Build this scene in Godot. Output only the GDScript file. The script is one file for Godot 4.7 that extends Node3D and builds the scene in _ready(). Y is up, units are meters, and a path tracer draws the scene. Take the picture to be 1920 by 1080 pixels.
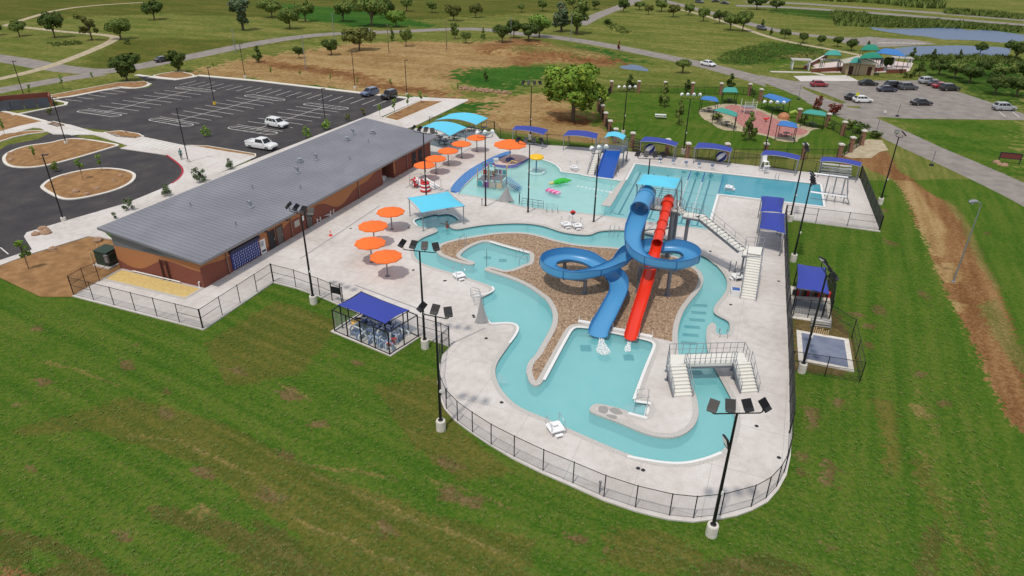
extends Node3D

# ---------------------------------------------------------------- mesh builder
class MB:
	var v := PackedVector3Array()
	var n := PackedVector3Array()
	var u := PackedVector2Array()
	var c := PackedColorArray()
	var tint := Color(1,1,1)
	var tinted := false

	func tri(a: Vector3,b: Vector3,d: Vector3,na: Vector3,nb: Vector3,nd: Vector3) -> void:
		if (b - a).cross(d - a).dot(na + nb + nd) > 0.0:
			v.append(a); v.append(d); v.append(b)
			n.append(na); n.append(nd); n.append(nb)
			u.append(Vector2(a.x,a.z)); u.append(Vector2(d.x,d.z)); u.append(Vector2(b.x,b.z))
		else:
			v.append(a); v.append(b); v.append(d)
			n.append(na); n.append(nb); n.append(nd)
			u.append(Vector2(a.x,a.z)); u.append(Vector2(b.x,b.z)); u.append(Vector2(d.x,d.z))
		if tinted:
			c.append(tint); c.append(tint); c.append(tint)

	func quad(a: Vector3,b: Vector3,d: Vector3,e: Vector3,nn: Vector3) -> void:
		tri(a,b,d,nn,nn,nn)
		tri(a,d,e,nn,nn,nn)

	# quad whose normal is worked out; `out` is a hint for the side it faces
	func face(a: Vector3,b: Vector3,d: Vector3,e: Vector3,out: Vector3) -> void:
		var nn := (d - a).cross(e - b).normalized()
		if nn.dot(out) < 0.0:
			nn = -nn
		quad(a,b,d,e,nn)

	func box(t: Transform3D,s: Vector3) -> void:
		var h := s * 0.5
		for ax in 3:
			for sg in [-1.0,1.0]:
				var nn := Vector3.ZERO
				nn[ax] = sg
				var p: Array[Vector3] = []
				for q in [[-1,-1],[1,-1],[1,1],[-1,1]]:
					var w := Vector3.ZERO
					w[ax] = sg * h[ax]
					w[(ax + 1) % 3] = q[0] * h[(ax + 1) % 3]
					w[(ax + 2) % 3] = q[1] * h[(ax + 2) % 3]
					p.append(t * w)
				quad(p[0],p[1],p[2],p[3],(t.basis * nn).normalized())

	func bx(x: float,y: float,z: float,sx: float,sy: float,sz: float,turn := 0.0) -> void:
		box(Transform3D(Basis(Vector3.UP,turn),Vector3(x,y,z)),Vector3(sx,sy,sz))

	# a box from a to b with a rectangular section: width w (level), height h
	func bar(a: Vector3,b: Vector3,w: float,h: float) -> void:
		var f := (b - a).normalized()
		var r := f.cross(Vector3.UP)
		if r.length() < 0.01:
			r = Vector3.RIGHT
		r = r.normalized()
		var up := r.cross(f).normalized()
		box(Transform3D(Basis(r,up,-f),(a + b) * 0.5),Vector3(w,h,a.distance_to(b)))

	func tube(pts: Array,rad,sides := 8,caps := true) -> void:
		var k := pts.size()
		var up := Vector3.UP
		var f0: Vector3 = (pts[1] - pts[0]).normalized()
		if absf(f0.y) > 0.95:
			up = Vector3.RIGHT
		var r := f0.cross(up).normalized()
		var rings: Array = []
		var nrm: Array = []
		for i in k:
			var f: Vector3
			if i == 0: f = f0
			elif i == k - 1: f = (pts[i] - pts[i - 1]).normalized()
			else: f = (pts[i + 1] - pts[i - 1]).normalized()
			r = (r - f * r.dot(f)).normalized()
			var s := f.cross(r)
			var rr: float = rad[i] if rad is Array else rad
			var ring: Array[Vector3] = []
			var nn: Array[Vector3] = []
			for j in sides:
				var a := TAU * j / sides
				var d := r * cos(a) + s * sin(a)
				nn.append(d)
				ring.append(pts[i] + d * rr)
			rings.append(ring)
			nrm.append(nn)
			if caps and (i == 0 or i == k - 1):
				var fn := -f if i == 0 else f
				for j in range(1,sides - 1):
					tri(ring[0],ring[j],ring[j + 1],fn,fn,fn)
		for i in k - 1:
			for j in sides:
				var j2 := (j + 1) % sides
				tri(rings[i][j],rings[i][j2],rings[i + 1][j2],nrm[i][j],nrm[i][j2],nrm[i + 1][j2])
				tri(rings[i][j],rings[i + 1][j2],rings[i + 1][j],nrm[i][j],nrm[i + 1][j2],nrm[i + 1][j])

	func rod(a: Vector3,b: Vector3,r: float,sides := 6) -> void:
		tube([a,b],r,sides)

	# profile of (radius, height) points turned about the vertical axis
	func lathe(at: Vector3,prof: Array,sides := 16) -> void:
		for i in prof.size() - 1:
			var p: Vector2 = prof[i]
			var q: Vector2 = prof[i + 1]
			var t := (q - p)
			var nn2 := Vector2(t.y,-t.x).normalized()
			for j in sides:
				var a := TAU * j / sides
				var b := TAU * (j + 1) / sides
				var da := Vector3(cos(a),0,sin(a))
				var db := Vector3(cos(b),0,sin(b))
				var na := da * nn2.x + Vector3.UP * nn2.y
				var nb := db * nn2.x + Vector3.UP * nn2.y
				var A := at + da * p.x + Vector3.UP * p.y
				var B := at + db * p.x + Vector3.UP * p.y
				var D := at + db * q.x + Vector3.UP * q.y
				var E := at + da * q.x + Vector3.UP * q.y
				if p.x > 0.0001: tri(A,B,D,na,nb,nb)
				if q.x > 0.0001: tri(A,D,E,na,nb,na)

	func sheet(poly: PackedVector2Array,y: float) -> void:
		var ix := Geometry2D.triangulate_polygon(poly)
		for i in range(0,ix.size(),3):
			var a := poly[ix[i]]
			var b := poly[ix[i + 1]]
			var d := poly[ix[i + 2]]
			tri(Vector3(a.x,y,a.y),Vector3(b.x,y,b.y),Vector3(d.x,y,d.y),Vector3.UP,Vector3.UP,Vector3.UP)

	# vertical faces along an outline; side = 1 faces away from the inside of a polygon, -1 into it
	func wall(poly: PackedVector2Array,y0: float,y1: float,side := 1.0,closed := true) -> void:
		var ccw := 1.0 if Geometry2D.is_polygon_clockwise(poly) else -1.0
		var k := poly.size()
		for i in (k if closed else k - 1):
			var a := poly[i]
			var b := poly[(i + 1) % k]
			if a.distance_to(b) < 0.002: continue
			var t := (b - a).normalized()
			var nn := Vector3(t.y,0,-t.x) * side * -ccw
			quad(Vector3(a.x,y0,a.y),Vector3(b.x,y0,b.y),Vector3(b.x,y1,b.y),Vector3(a.x,y1,a.y),nn)

	func prism(poly: PackedVector2Array,y0: float,y1: float) -> void:
		sheet(poly,y1)
		wall(poly,y0,y1)

	# a sheet with holes: the plane is cut into strips through every hole, so each piece is free of holes
	func sheet_holes(poly: PackedVector2Array,holes: Array,y: float) -> void:
		var xs: Array[float] = []
		var lo := 1e9
		var hi := -1e9
		for p in poly:
			lo = minf(lo,p.x); hi = maxf(hi,p.x)
		for h in holes:
			var a := 1e9
			var b := -1e9
			for p in h:
				a = minf(a,p.x); b = maxf(b,p.x)
			xs.append((a + b) * 0.5 + 0.0137)
		xs.append(lo - 1.0); xs.append(hi + 1.0)
		xs.sort()
		for i in xs.size() - 1:
			var strip := PackedVector2Array([Vector2(xs[i],-2000),Vector2(xs[i + 1],-2000),Vector2(xs[i + 1],2000),Vector2(xs[i],2000)])
			var bits: Array = Geometry2D.intersect_polygons(poly,strip)
			for h in holes:
				var nxt: Array = []
				for b in bits:
					nxt.append_array(Geometry2D.clip_polygons(b,h))
				bits = nxt
			for b in bits:
				sheet(b,y)

	func mesh() -> ArrayMesh:
		var arr := []
		arr.resize(Mesh.ARRAY_MAX)
		arr[Mesh.ARRAY_VERTEX] = v
		arr[Mesh.ARRAY_NORMAL] = n
		arr[Mesh.ARRAY_TEX_UV] = u
		arr[Mesh.ARRAY_TEX_UV2] = u
		if tinted: arr[Mesh.ARRAY_COLOR] = c
		var m := ArrayMesh.new()
		m.add_surface_from_arrays(Mesh.PRIMITIVE_TRIANGLES,arr)
		return m

# ---------------------------------------------------------------- naming and placing
var used := {}
var mats := {}
var rng := RandomNumberGenerator.new()

func numbered(parent: Node,called: String) -> String:
	var key := str(parent.get_instance_id()) + "/" + called
	var k: int = used.get(key,0)
	used[key] = k + 1
	return called if k == 0 else "%s_%03d" % [called,k]

func tag(o: Node,label: String,category: String,group := "",kind := "") -> void:
	if label: o.set_meta("label",label)
	if category: o.set_meta("category",category)
	if group: o.set_meta("group",group)
	if kind: o.set_meta("kind",kind)

func thing(called: String,label: String,category: String,at: Vector3,turn := 0.0,group := "") -> Node3D:
	var o := Node3D.new()
	o.name = numbered(self,called)
	add_child(o)
	o.position = at
	o.rotation.y = turn
	tag(o,label,category,group)
	return o

func part(called: String,b: MB,m,parent: Node) -> MeshInstance3D:
	return part_mesh(called,b.mesh(),m,parent)

func part_mesh(called: String,me: Mesh,m,parent: Node) -> MeshInstance3D:
	if m is String: m = mats[m]
	var o := MeshInstance3D.new()
	o.mesh = me
	o.material_override = m
	o.name = numbered(parent,called)
	parent.add_child(o)
	return o

func solid(called: String,b: MB,m,label: String,category: String,group := "") -> MeshInstance3D:
	var o := part(called,b,m,self)
	tag(o,label,category,group)
	return o

func setting(called: String,b: MB,m,kind := "structure") -> MeshInstance3D:
	var o := part(called,b,m,self)
	o.set_meta("kind",kind)
	return o

func copy(o: Node3D,label: String,at: Vector3,turn := 0.0) -> Node3D:
	var base: String = String(o.name)
	if base.length() > 4 and base[-4] == "_" and base.right(3).is_valid_int(): base = base.left(-4)
	var r: Node3D = o.duplicate()
	r.name = numbered(self,base)
	add_child(r)
	r.position = at
	r.rotation.y = turn
	if label: r.set_meta("label",label)
	return r

func P(a: Array) -> PackedVector2Array:
	var r := PackedVector2Array()
	for i in range(0,a.size(),2): r.append(Vector2(a[i],a[i + 1]))
	return r

func smooth(poly: PackedVector2Array,rounds := 2,closed := true) -> PackedVector2Array:
	var q := poly
	for r in rounds:
		var o := PackedVector2Array()
		var k := q.size()
		if not closed: o.append(q[0])
		for i in (k if closed else k - 1):
			var a := q[i]
			var b := q[(i + 1) % k]
			o.append(a.lerp(b,0.25)); o.append(a.lerp(b,0.75))
		if not closed: o.append(q[k - 1])
		q = o
	return q

func grow(poly: PackedVector2Array,d: float) -> PackedVector2Array:
	var r := Geometry2D.offset_polygon(poly,d,Geometry2D.JOIN_ROUND)
	var best := PackedVector2Array()
	var area := -1.0
	for p in r:
		var bb := 0.0
		for i in p.size(): bb += p[i].cross(p[(i + 1) % p.size()])
		if absf(bb) > area:
			area = absf(bb); best = p
	return best

# outline of a band of width w along a path
func band(path: PackedVector2Array,w: float) -> PackedVector2Array:
	var l := PackedVector2Array()
	var r := PackedVector2Array()
	for i in path.size():
		var t := (path[mini(i + 1,path.size() - 1)] - path[maxi(i - 1,0)]).normalized()
		var nn := Vector2(-t.y,t.x) * w * 0.5
		l.append(path[i] + nn); r.append(path[i] - nn)
	r.reverse()
	l.append_array(r)
	return l

func ragged(poly: PackedVector2Array,step: float,amount: float,seed_: int) -> PackedVector2Array:
	var nz := FastNoiseLite.new()
	nz.seed = seed_; nz.frequency = 0.35 / step; nz.fractal_octaves = 3
	var o := PackedVector2Array()
	for i in poly.size():
		var a := poly[i]
		var b := poly[(i + 1) % poly.size()]
		var k := maxi(1,int(a.distance_to(b) / step))
		for j in k:
			var p := a.lerp(b,float(j) / k)
			o.append(p + Vector2(nz.get_noise_2d(p.x,p.y),nz.get_noise_2d(p.x + 300,p.y - 90)) * amount)
	return o

# ---------------------------------------------------------------- materials
func C(r: int,g: int,b: int,a := 255) -> Color:
	return Color8(r,g,b,a)

func mat(key: String,col: Color,rough := 0.8,metal := 0.0) -> StandardMaterial3D:
	if key in mats: return mats[key]
	var m := StandardMaterial3D.new()
	m.resource_name = key
	m.albedo_color = col
	m.roughness = rough
	m.metallic = metal
	mats[key] = m
	return m

func noise_image(size: int,freq: float,oct: int,seed_: int,cell := false) -> PackedByteArray:
	var nz := FastNoiseLite.new()
	nz.seed = seed_
	nz.frequency = freq
	nz.noise_type = FastNoiseLite.TYPE_CELLULAR if cell else FastNoiseLite.TYPE_SIMPLEX_SMOOTH
	if cell: nz.cellular_return_type = FastNoiseLite.RETURN_CELL_VALUE
	nz.fractal_type = FastNoiseLite.FRACTAL_NONE if oct < 2 else FastNoiseLite.FRACTAL_FBM
	nz.fractal_octaves = oct
	var im := nz.get_seamless_image(size,size)
	im.convert(Image.FORMAT_L8)
	return im.get_data()

func tile_texture(size: int,layers: Array,ramp: Array) -> ImageTexture:
	var acc := PackedFloat32Array()
	acc.resize(size * size)
	var total := 0.0
	for l in layers:
		var d := noise_image(size,l[0],l[1],l[3],l[4])
		var w: float = l[2]
		total += w
		for i in size * size: acc[i] += d[i] * w
	var lut := PackedByteArray()
	var k := ramp.size() - 1
	for i in 256:
		var f := clampf((i / 255.0 - 0.22) / 0.56,0.0,1.0) * k
		var a := mini(int(f),k - 1)
		var col: Color = ramp[a].lerp(ramp[a + 1],f - a)
		lut.append(col.r8); lut.append(col.g8); lut.append(col.b8)
	var out := PackedByteArray()
	out.resize(size * size * 3)
	for i in size * size:
		var q := clampi(int(acc[i] / total),0,255) * 3
		out[i * 3] = lut[q]; out[i * 3 + 1] = lut[q + 1]; out[i * 3 + 2] = lut[q + 2]
	return ImageTexture.create_from_image(Image.create_from_data(size,size,false,Image.FORMAT_RGB8,out))

func tile_mat(key: String,tex: Texture2D,metres: float,rough := 0.9,detail: Texture2D = null,detail_metres := 1.0) -> StandardMaterial3D:
	var m := mat(key,Color.WHITE,rough)
	m.albedo_texture = tex
	m.uv1_triplanar = true
	m.uv1_world_triplanar = true
	m.uv1_scale = Vector3.ONE / metres
	if detail:
		m.detail_enabled = true
		m.detail_albedo = detail
		m.detail_blend_mode = BaseMaterial3D.BLEND_MODE_MUL
		m.detail_uv_layer = BaseMaterial3D.DETAIL_UV_2
		m.uv2_triplanar = true
		m.uv2_world_triplanar = true
		m.uv2_scale = Vector3.ONE / detail_metres
	return m

# ---------------------------------------------------------------- the ground's colours
# class codes of the ground map: 0 park grass, 1 lawn, 2 tan dirt, 3 red dirt, 4 fresh sod, 5 weeds, 6 worn sod, 7 bare soil, 8 straw
const RAMPS := [
	[[96,112,52],[121,126,66],[150,144,90]],
	[[66,102,34],[88,116,43],[110,122,57]],
	[[150,118,82],[176,144,104],[190,162,122]],
	[[122,84,58],[148,108,76],[170,132,98]],
	[[52,94,38],[64,106,42],[84,116,50]],
	[[48,76,30],[66,96,38],[96,116,52]],
	[[84,98,42],[102,106,50],[124,118,64]],
	[[98,92,54],[118,102,70],[142,122,92]],
	[[96,104,54],[128,118,72],[160,138,94]],
	[[80,92,42],[97,98,51],[118,110,68]]]

func fill_poly(cls: PackedByteArray,w: int,h: int,r: Rect2,poly: PackedVector2Array,value: int) -> void:
	var q := PackedVector2Array()
	var lo := 1e9
	var hi := -1e9
	for p in poly:
		var s := Vector2((p.x - r.position.x) / r.size.x * w,(p.y - r.position.y) / r.size.y * h)
		q.append(s)
		lo = minf(lo,s.y); hi = maxf(hi,s.y)
	for y in range(maxi(0,int(lo)),mini(h - 1,int(hi)) + 1):
		var xs: Array[float] = []
		var yc := y + 0.5
		for i in q.size():
			var a := q[i]
			var b := q[(i + 1) % q.size()]
			if (a.y <= yc) != (b.y <= yc):
				xs.append(a.x + (yc - a.y) / (b.y - a.y) * (b.x - a.x))
		xs.sort()
		for i in range(0,xs.size() - 1,2):
			for x in range(maxi(0,int(xs[i] + 0.5)),mini(w,int(xs[i + 1] + 0.5))):
				cls[y * w + x] = value

# noise stretched along a direction, computed small and enlarged
func streak_image(w: int,h: int,r: Rect2,angle: float,along: float,across: float,seed_: int) -> PackedByteArray:
	var nz := FastNoiseLite.new()
	nz.seed = seed_; nz.frequency = 1.0; nz.fractal_octaves = 3
	var sw := w / 3
	var sh := h / 3
	var d := PackedByteArray()
	d.resize(sw * sh)
	var ca := cos(angle)
	var sa := sin(angle)
	for y in sh:
		for x in sw:
			var px := r.position.x + r.size.x * x / sw
			var py := r.position.y + r.size.y * y / sh
			var n := nz.get_noise_2d((px * ca + py * sa) / along,(-px * sa + py * ca) / across)
			d[y * sw + x] = clampi(int(128 + n * 190),0,255)
	var im := Image.create_from_data(sw,sh,false,Image.FORMAT_L8,d)
	im.resize(w,h,Image.INTERPOLATE_BILINEAR)
	return im.get_data()

func plain_noise(w: int,h: int,freq: float,oct: int,seed_: int) -> PackedByteArray:
	var nz := FastNoiseLite.new()
	nz.seed = seed_; nz.frequency = freq; nz.fractal_octaves = oct
	var im := nz.get_image(w,h)
	im.convert(Image.FORMAT_L8)
	return im.get_data()

func ground_map(w: int,h: int,r: Rect2,base: int,polys: Array,streak: PackedByteArray,warp: float,seed_: int) -> ImageTexture:
	var cls := PackedByteArray()
	cls.resize(w * h)
	cls.fill(base)
	for p in polys:
		fill_poly(cls,w,h,r,p[1],p[0])
	var n1 := plain_noise(w,h,0.02,4,seed_)
	var n2 := plain_noise(w,h,0.16,3,seed_ + 1)
	var n3 := plain_noise(w,h,0.45,2,seed_ + 2)
	var lut := PackedByteArray()
	for rp in RAMPS:
		for i in 256:
			var f := i / 255.0 * 2.0
			var k := mini(1,int(f))
			for ch in 3: lut.append(int(lerpf(rp[k][ch],rp[k + 1][ch],f - k)))
	var out := PackedByteArray()
	out.resize(w * h * 3)
	var kw := int(warp * 16.0)
	for y in h:
		for x in w:
			var i := y * w + x
			var a := n2[i]
			var b := n3[i]
			var sx := clampi(x + (((a - 128) * kw) >> 10) + ((b - 128) >> 6),0,w - 1)
			var sy := clampi(y + (((n1[i] + b - 256) * kw) >> 11) + ((a - 128) >> 6),0,h - 1)
			var q := clampi(((streak[i] * 4 + n1[i] * 2 + a * 4 + b * 6) >> 4) * 3 - 256,0,255)
			q = (cls[sy * w + sx] * 256 + q) * 3
			var o := i * 3
			out[o] = lut[q]; out[o + 1] = lut[q + 1]; out[o + 2] = lut[q + 2]
	return ImageTexture.create_from_image(Image.create_from_data(w,h,false,Image.FORMAT_RGB8,out))

func map_mat(key: String,tex: Texture2D,r: Rect2,grain: Texture2D,grain_metres: float) -> StandardMaterial3D:
	var m := mat(key,Color.WHITE,1.0)
	m.metallic_specular = 0.1
	m.albedo_texture = tex
	m.uv1_scale = Vector3(1.0 / r.size.x,1.0 / r.size.y,1)
	m.uv1_offset = Vector3(-r.position.x / r.size.x,-r.position.y / r.size.y,0)
	m.detail_enabled = true
	m.detail_albedo = grain
	m.detail_blend_mode = BaseMaterial3D.BLEND_MODE_MUL
	m.detail_uv_layer = BaseMaterial3D.DETAIL_UV_2
	m.uv2_scale = Vector3.ONE / grain_metres
	return m

# ---------------------------------------------------------------- the scene
const Y_GROUND := -0.12
var deck_poly: PackedVector2Array
var river_poly: PackedVector2Array
var pool_poly: PackedVector2Array
var island_poly: PackedVector2Array

func _ready() -> void:
	var cam := Camera3D.new()
	cam.name = "camera"
	cam.position = Vector3(0,33,0)
	cam.rotation_degrees = Vector3(-28.1,0,0.77)
	cam.fov = 46.40
	cam.near = 0.5
	cam.far = 6000
	add_child(cam)
	cam.current = true

	var env := Environment.new()
	var sky := Sky.new()
	var sm := ProceduralSkyMaterial.new()
	sm.sky_top_color = Color(0.69,0.715,0.755)
	sm.sky_horizon_color = Color(0.85,0.855,0.86)
	sm.sky_curve = 0.18
	sm.ground_bottom_color = Color(0.35,0.36,0.30)
	sm.ground_horizon_color = Color(0.75,0.78,0.80)
	sm.sun_angle_max = 0.0
	sky.sky_material = sm
	env.background_mode = Environment.BG_SKY
	env.sky = sky
	env.tonemap_mode = Environment.TONE_MAPPER_LINEAR
	env.tonemap_exposure = 1.2
	env.ssao_enabled = true
	env.ssil_enabled = true
	env.sdfgi_enabled = true
	var we := WorldEnvironment.new()
	we.environment = env
	add_child(we)

	var sun := DirectionalLight3D.new()
	sun.name = "sun"
	sun.light_energy = 0.62
	sun.light_color = Color(1.0,0.965,0.91)
	sun.light_angular_distance = 3.0
	sun.shadow_enabled = true
	add_child(sun)
	sun.look_at_from_position(Vector3(-0.22,1.0,0.36) * 50.0,Vector3.ZERO)

	rng.seed = 20240
	materials()
	outlines()
	ground()
	roads()
	parking()
	right_park_grounds()
	deck_and_pools()
	bathhouse()
	slide_tower()
	bridge()
	fences()
	lights()
	shades()
	pool_furniture()
	splash_play()
	yard()
	playground()
	far_park()
	vehicles()
	trees()
	lawn_clumps()
	people()

func materials() -> void:
	# concrete
	var conc := tile_texture(512,[[0.006,3,1.0,11,false],[0.05,4,0.8,12,false],[0.3,1,0.5,13,false]],[C(192,186,181),C(206,199,195),C(214,208,205),C(221,218,215)])
	var speck := tile_texture(256,[[0.3,2,1.0,21,false]],[C(225,225,225),C(246,246,246),C(255,255,255)])
	tile_mat("concrete",conc,27.0,0.85,speck,1.9)
	var conc2 := tile_texture(256,[[0.02,4,1.0,14,false],[0.3,1,0.7,15,false]],[C(196,190,182),C(212,207,199),C(222,217,210)])
	tile_mat("kerb",conc2,3.0,0.9)
	var cop := tile_texture(256,[[0.04,3,1.0,16,false],[0.35,1,1.2,17,false]],[C(166,162,158),C(186,182,178),C(202,199,195)])
	tile_mat("coping",cop,2.0,0.85)
	var asp := tile_texture(512,[[0.008,4,1.2,31,false],[0.06,3,0.6,32,false],[0.45,1,0.8,33,false]],[C(46,44,47),C(57,54,57),C(66,62,64),C(80,75,74)])
	tile_mat("asphalt",asp,22.0,0.95,speck,2.1)
	var old := tile_texture(512,[[0.01,4,1.0,34,false],[0.45,1,0.6,35,false]],[C(126,118,114),C(140,132,127),C(152,144,138)])
	tile_mat("old_asphalt",old,18.0,0.95,speck,2.3)
	var path_t := tile_texture(256,[[0.02,4,1.0,36,false],[0.4,1,0.6,37,false]],[C(150,136,112),C(168,154,128),C(182,170,144)])
	tile_mat("path_gravel",path_t,9.0,0.95)
	var mul := tile_texture(512,[[0.01,3,0.8,41,false],[0.1,3,0.8,42,false],[0.5,1,1.0,43,false]],[C(106,76,46),C(134,98,60),C(154,116,74),C(172,136,94)])
	tile_mat("mulch",mul,9.0,1.0)
	var grav := tile_texture(512,[[0.09,1,1.0,51,true],[0.012,3,0.35,52,false],[0.5,1,0.3,53,false]],[C(112,90,72),C(142,117,95),C(162,136,112),C(184,160,136)])
	tile_mat("gravel",grav,4.2,1.0)
	tile_mat("sand",tile_texture(256,[[0.03,4,1.0,55,false],[0.45,1,0.6,56,false]],[C(192,166,104),C(204,178,116),C(212,188,128)]),4.0,1.0)
	tile_mat("plaster",tile_texture(256,[[0.015,4,1.0,57,false]],[C(190,224,220),C(202,232,228)]),11.0,0.8)
	var rubber := tile_texture(256,[[0.02,4,1.0,58,false],[0.4,1,0.6,59,false]],[C(150,96,92),C(168,112,106),C(180,126,118)])
	tile_mat("rubber",rubber,5.0,0.95)
	tile_mat("blue_surface",tile_texture(256,[[0.03,4,1.0,60,false],[0.4,1,0.7,61,false]],[C(66,112,172),C(78,128,190),C(90,140,198)]),4.0,0.8)
	tile_mat("indigo_surface",tile_texture(256,[[0.03,4,1.0,62,false],[0.4,1,0.7,63,false]],[C(72,84,142),C(84,98,160),C(94,108,168)]),4.0,0.8)
	tile_mat("pink_concrete",tile_texture(256,[[0.02,4,1.0,64,false],[0.4,1,0.6,65,false]],[C(196,176,172),C(206,188,184),C(214,198,194)]),6.0,0.85)
	tile_mat("brick",tile_texture(512,[[0.03,3,0.6,71,false],[0.3,1,1.0,72,true]],[C(106,58,48),C(124,70,57),C(138,82,67)]),4.0,0.92)
	tile_mat("tan_brick",tile_texture(512,[[0.03,3,0.6,73,false],[0.3,1,1.0,74,true]],[C(150,98,62),C(168,112,72),C(182,126,84)]),4.0,0.92)
	tile_mat("park_brick",tile_texture(256,[[0.3,1,1.0,75,true]],[C(118,84,66),C(140,102,82),C(152,116,96)]),1.5,0.92)
	tile_mat("stone",tile_texture(256,[[0.03,4,1.0,76,false],[0.3,2,0.6,77,false]],[C(130,96,76),C(160,128,104),C(188,164,142)]),1.6,0.95)
	var rf := tile_texture(256,[[0.006,3,1.0,78,false],[0.2,2,0.4,79,false]],[C(122,123,132),C(130,131,140),C(138,138,147)])
	tile_mat("roof_metal",rf,16.0,0.5)
	mats["roof_metal"].metallic = 0.15
	tile_mat("blue_pad",tile_texture(256,[[0.01,4,1.0,80,false],[0.3,2,0.4,81,false]],[C(104,112,134),C(114,122,144),C(122,130,150)]),6.0,0.9)
	# plain ones
	mat("white",C(226,226,226),0.55)
	mat("white_plastic",C(236,236,238),0.4)
	mat("paint_white",C(214,212,208),0.9)
	mat("paint_red",C(164,44,58),0.85)
	mat("paint_yellow",C(226,182,40),0.7)
	mat("black_metal",C(26,26,30),0.45,0.2)
	mat("lamp_black",C(30,30,36),0.5)
	mat("lamp_lens",C(238,240,242),0.2)
	mat("galvanized",C(150,154,160),0.45,0.5)
	mat("grey_steel",C(122,126,136),0.45,0.3)
	mat("steel",C(186,190,196),0.28,0.85)
	mat("stair_white",C(222,220,214),0.7)
	mat("slide_blue",C(80,150,200),0.32)
	mat("slide_red",C(224,58,34),0.22)
	mat("slide_royal",C(34,82,168),0.25)
	mat("canvas_orange",C(246,116,48),0.85)
	mat("canvas_cyan",C(96,200,232),0.85)
	mat("canvas_navy",C(50,66,156),0.85)
	mat("canvas_blue",C(58,118,186),0.85)
	mat("canvas_teal",C(62,150,140),0.85)
	mat("canvas_green",C(20,128,104),0.85)
	for k in ["canvas_orange","canvas_cyan","canvas_navy","canvas_blue","canvas_teal","canvas_green"]:
		mats[k].backlight_enabled = true
		mats[k].backlight = mats[k].albedo_color * 0.3
	mat("lane_blue",C(6,36,62),0.7)
	mat("drain_dark",C(16,40,50),0.8)
	mat("tile_band",C(52,72,88),0.3)
	mat("dark",C(40,40,44),0.8)
	mat("door_grey",C(92,84,82),0.6)
	mat("gable_grey",C(112,116,122),0.6,0.2)
	mat("brown_metal",C(66,34,28),0.55,0.1)
	mat("navy_panel",C(34,48,116),0.6)
	mat("red",C(200,40,44),0.6)
	mat("cone_orange",C(232,84,62),0.7)
	mat("yellow",C(240,184,24),0.5)
	mat("dark_green",C(34,56,44),0.6)
	mat("bin_grey",C(72,78,72),0.7)
	mat("toy_green",C(60,190,70),0.4)
	mat("toy_pink",C(226,96,164),0.4)
	mat("wood",C(112,86,62),0.9)
	mat("pole_wood",C(112,98,84),0.9)
	mat("tyre",C(22,22,24),0.9)
	mat("rim",C(150,152,156),0.35,0.7)
	mat("car_glass",C(18,22,28),0.08)
	mat("tail_red",C(150,22,24),0.3)
	mat("head_lens",C(220,224,228),0.15)
	mat("skin",C(150,104,80),0.6)
	var link := mat("chain_link",C(44,44,50,46),0.6)
	link.transparency = BaseMaterial3D.TRANSPARENCY_ALPHA
	var screen := mat("wind_screen",C(30,30,40,215),0.9)
	screen.transparency = BaseMaterial3D.TRANSPARENCY_ALPHA
	var rip := FastNoiseLite.new()
	rip.seed = 8; rip.frequency = 0.035; rip.fractal_octaves = 3
	var rim := rip.get_seamless_image(256,256)
	rim.bump_map_to_normal_map(3.0)
	var ripple := ImageTexture.create_from_image(rim)
	for w in [["water_river",C(112,197,205,142)],["water_leisure",C(132,206,208,100)],["water_lap",C(22,168,184,112)],["water_dive",C(4,156,182,175)],["water_spa",C(70,168,170,140)]]:
		var wm := mat(w[0],w[1],0.06)
		wm.transparency = BaseMaterial3D.TRANSPARENCY_ALPHA
		wm.normal_enabled = true
		wm.normal_texture = ripple
		wm.normal_scale = 0.35
		wm.uv1_triplanar = true
		wm.uv1_world_triplanar = true
		wm.uv1_scale = Vector3.ONE / 3.5
	mat("pond",C(84,104,134),0.4)
	mats["pond"].metallic_specular = 0.3
	var foam := mat("foam",C(240,246,248,235),0.6)
	foam.transparency = BaseMaterial3D.TRANSPARENCY_ALPHA

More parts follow.
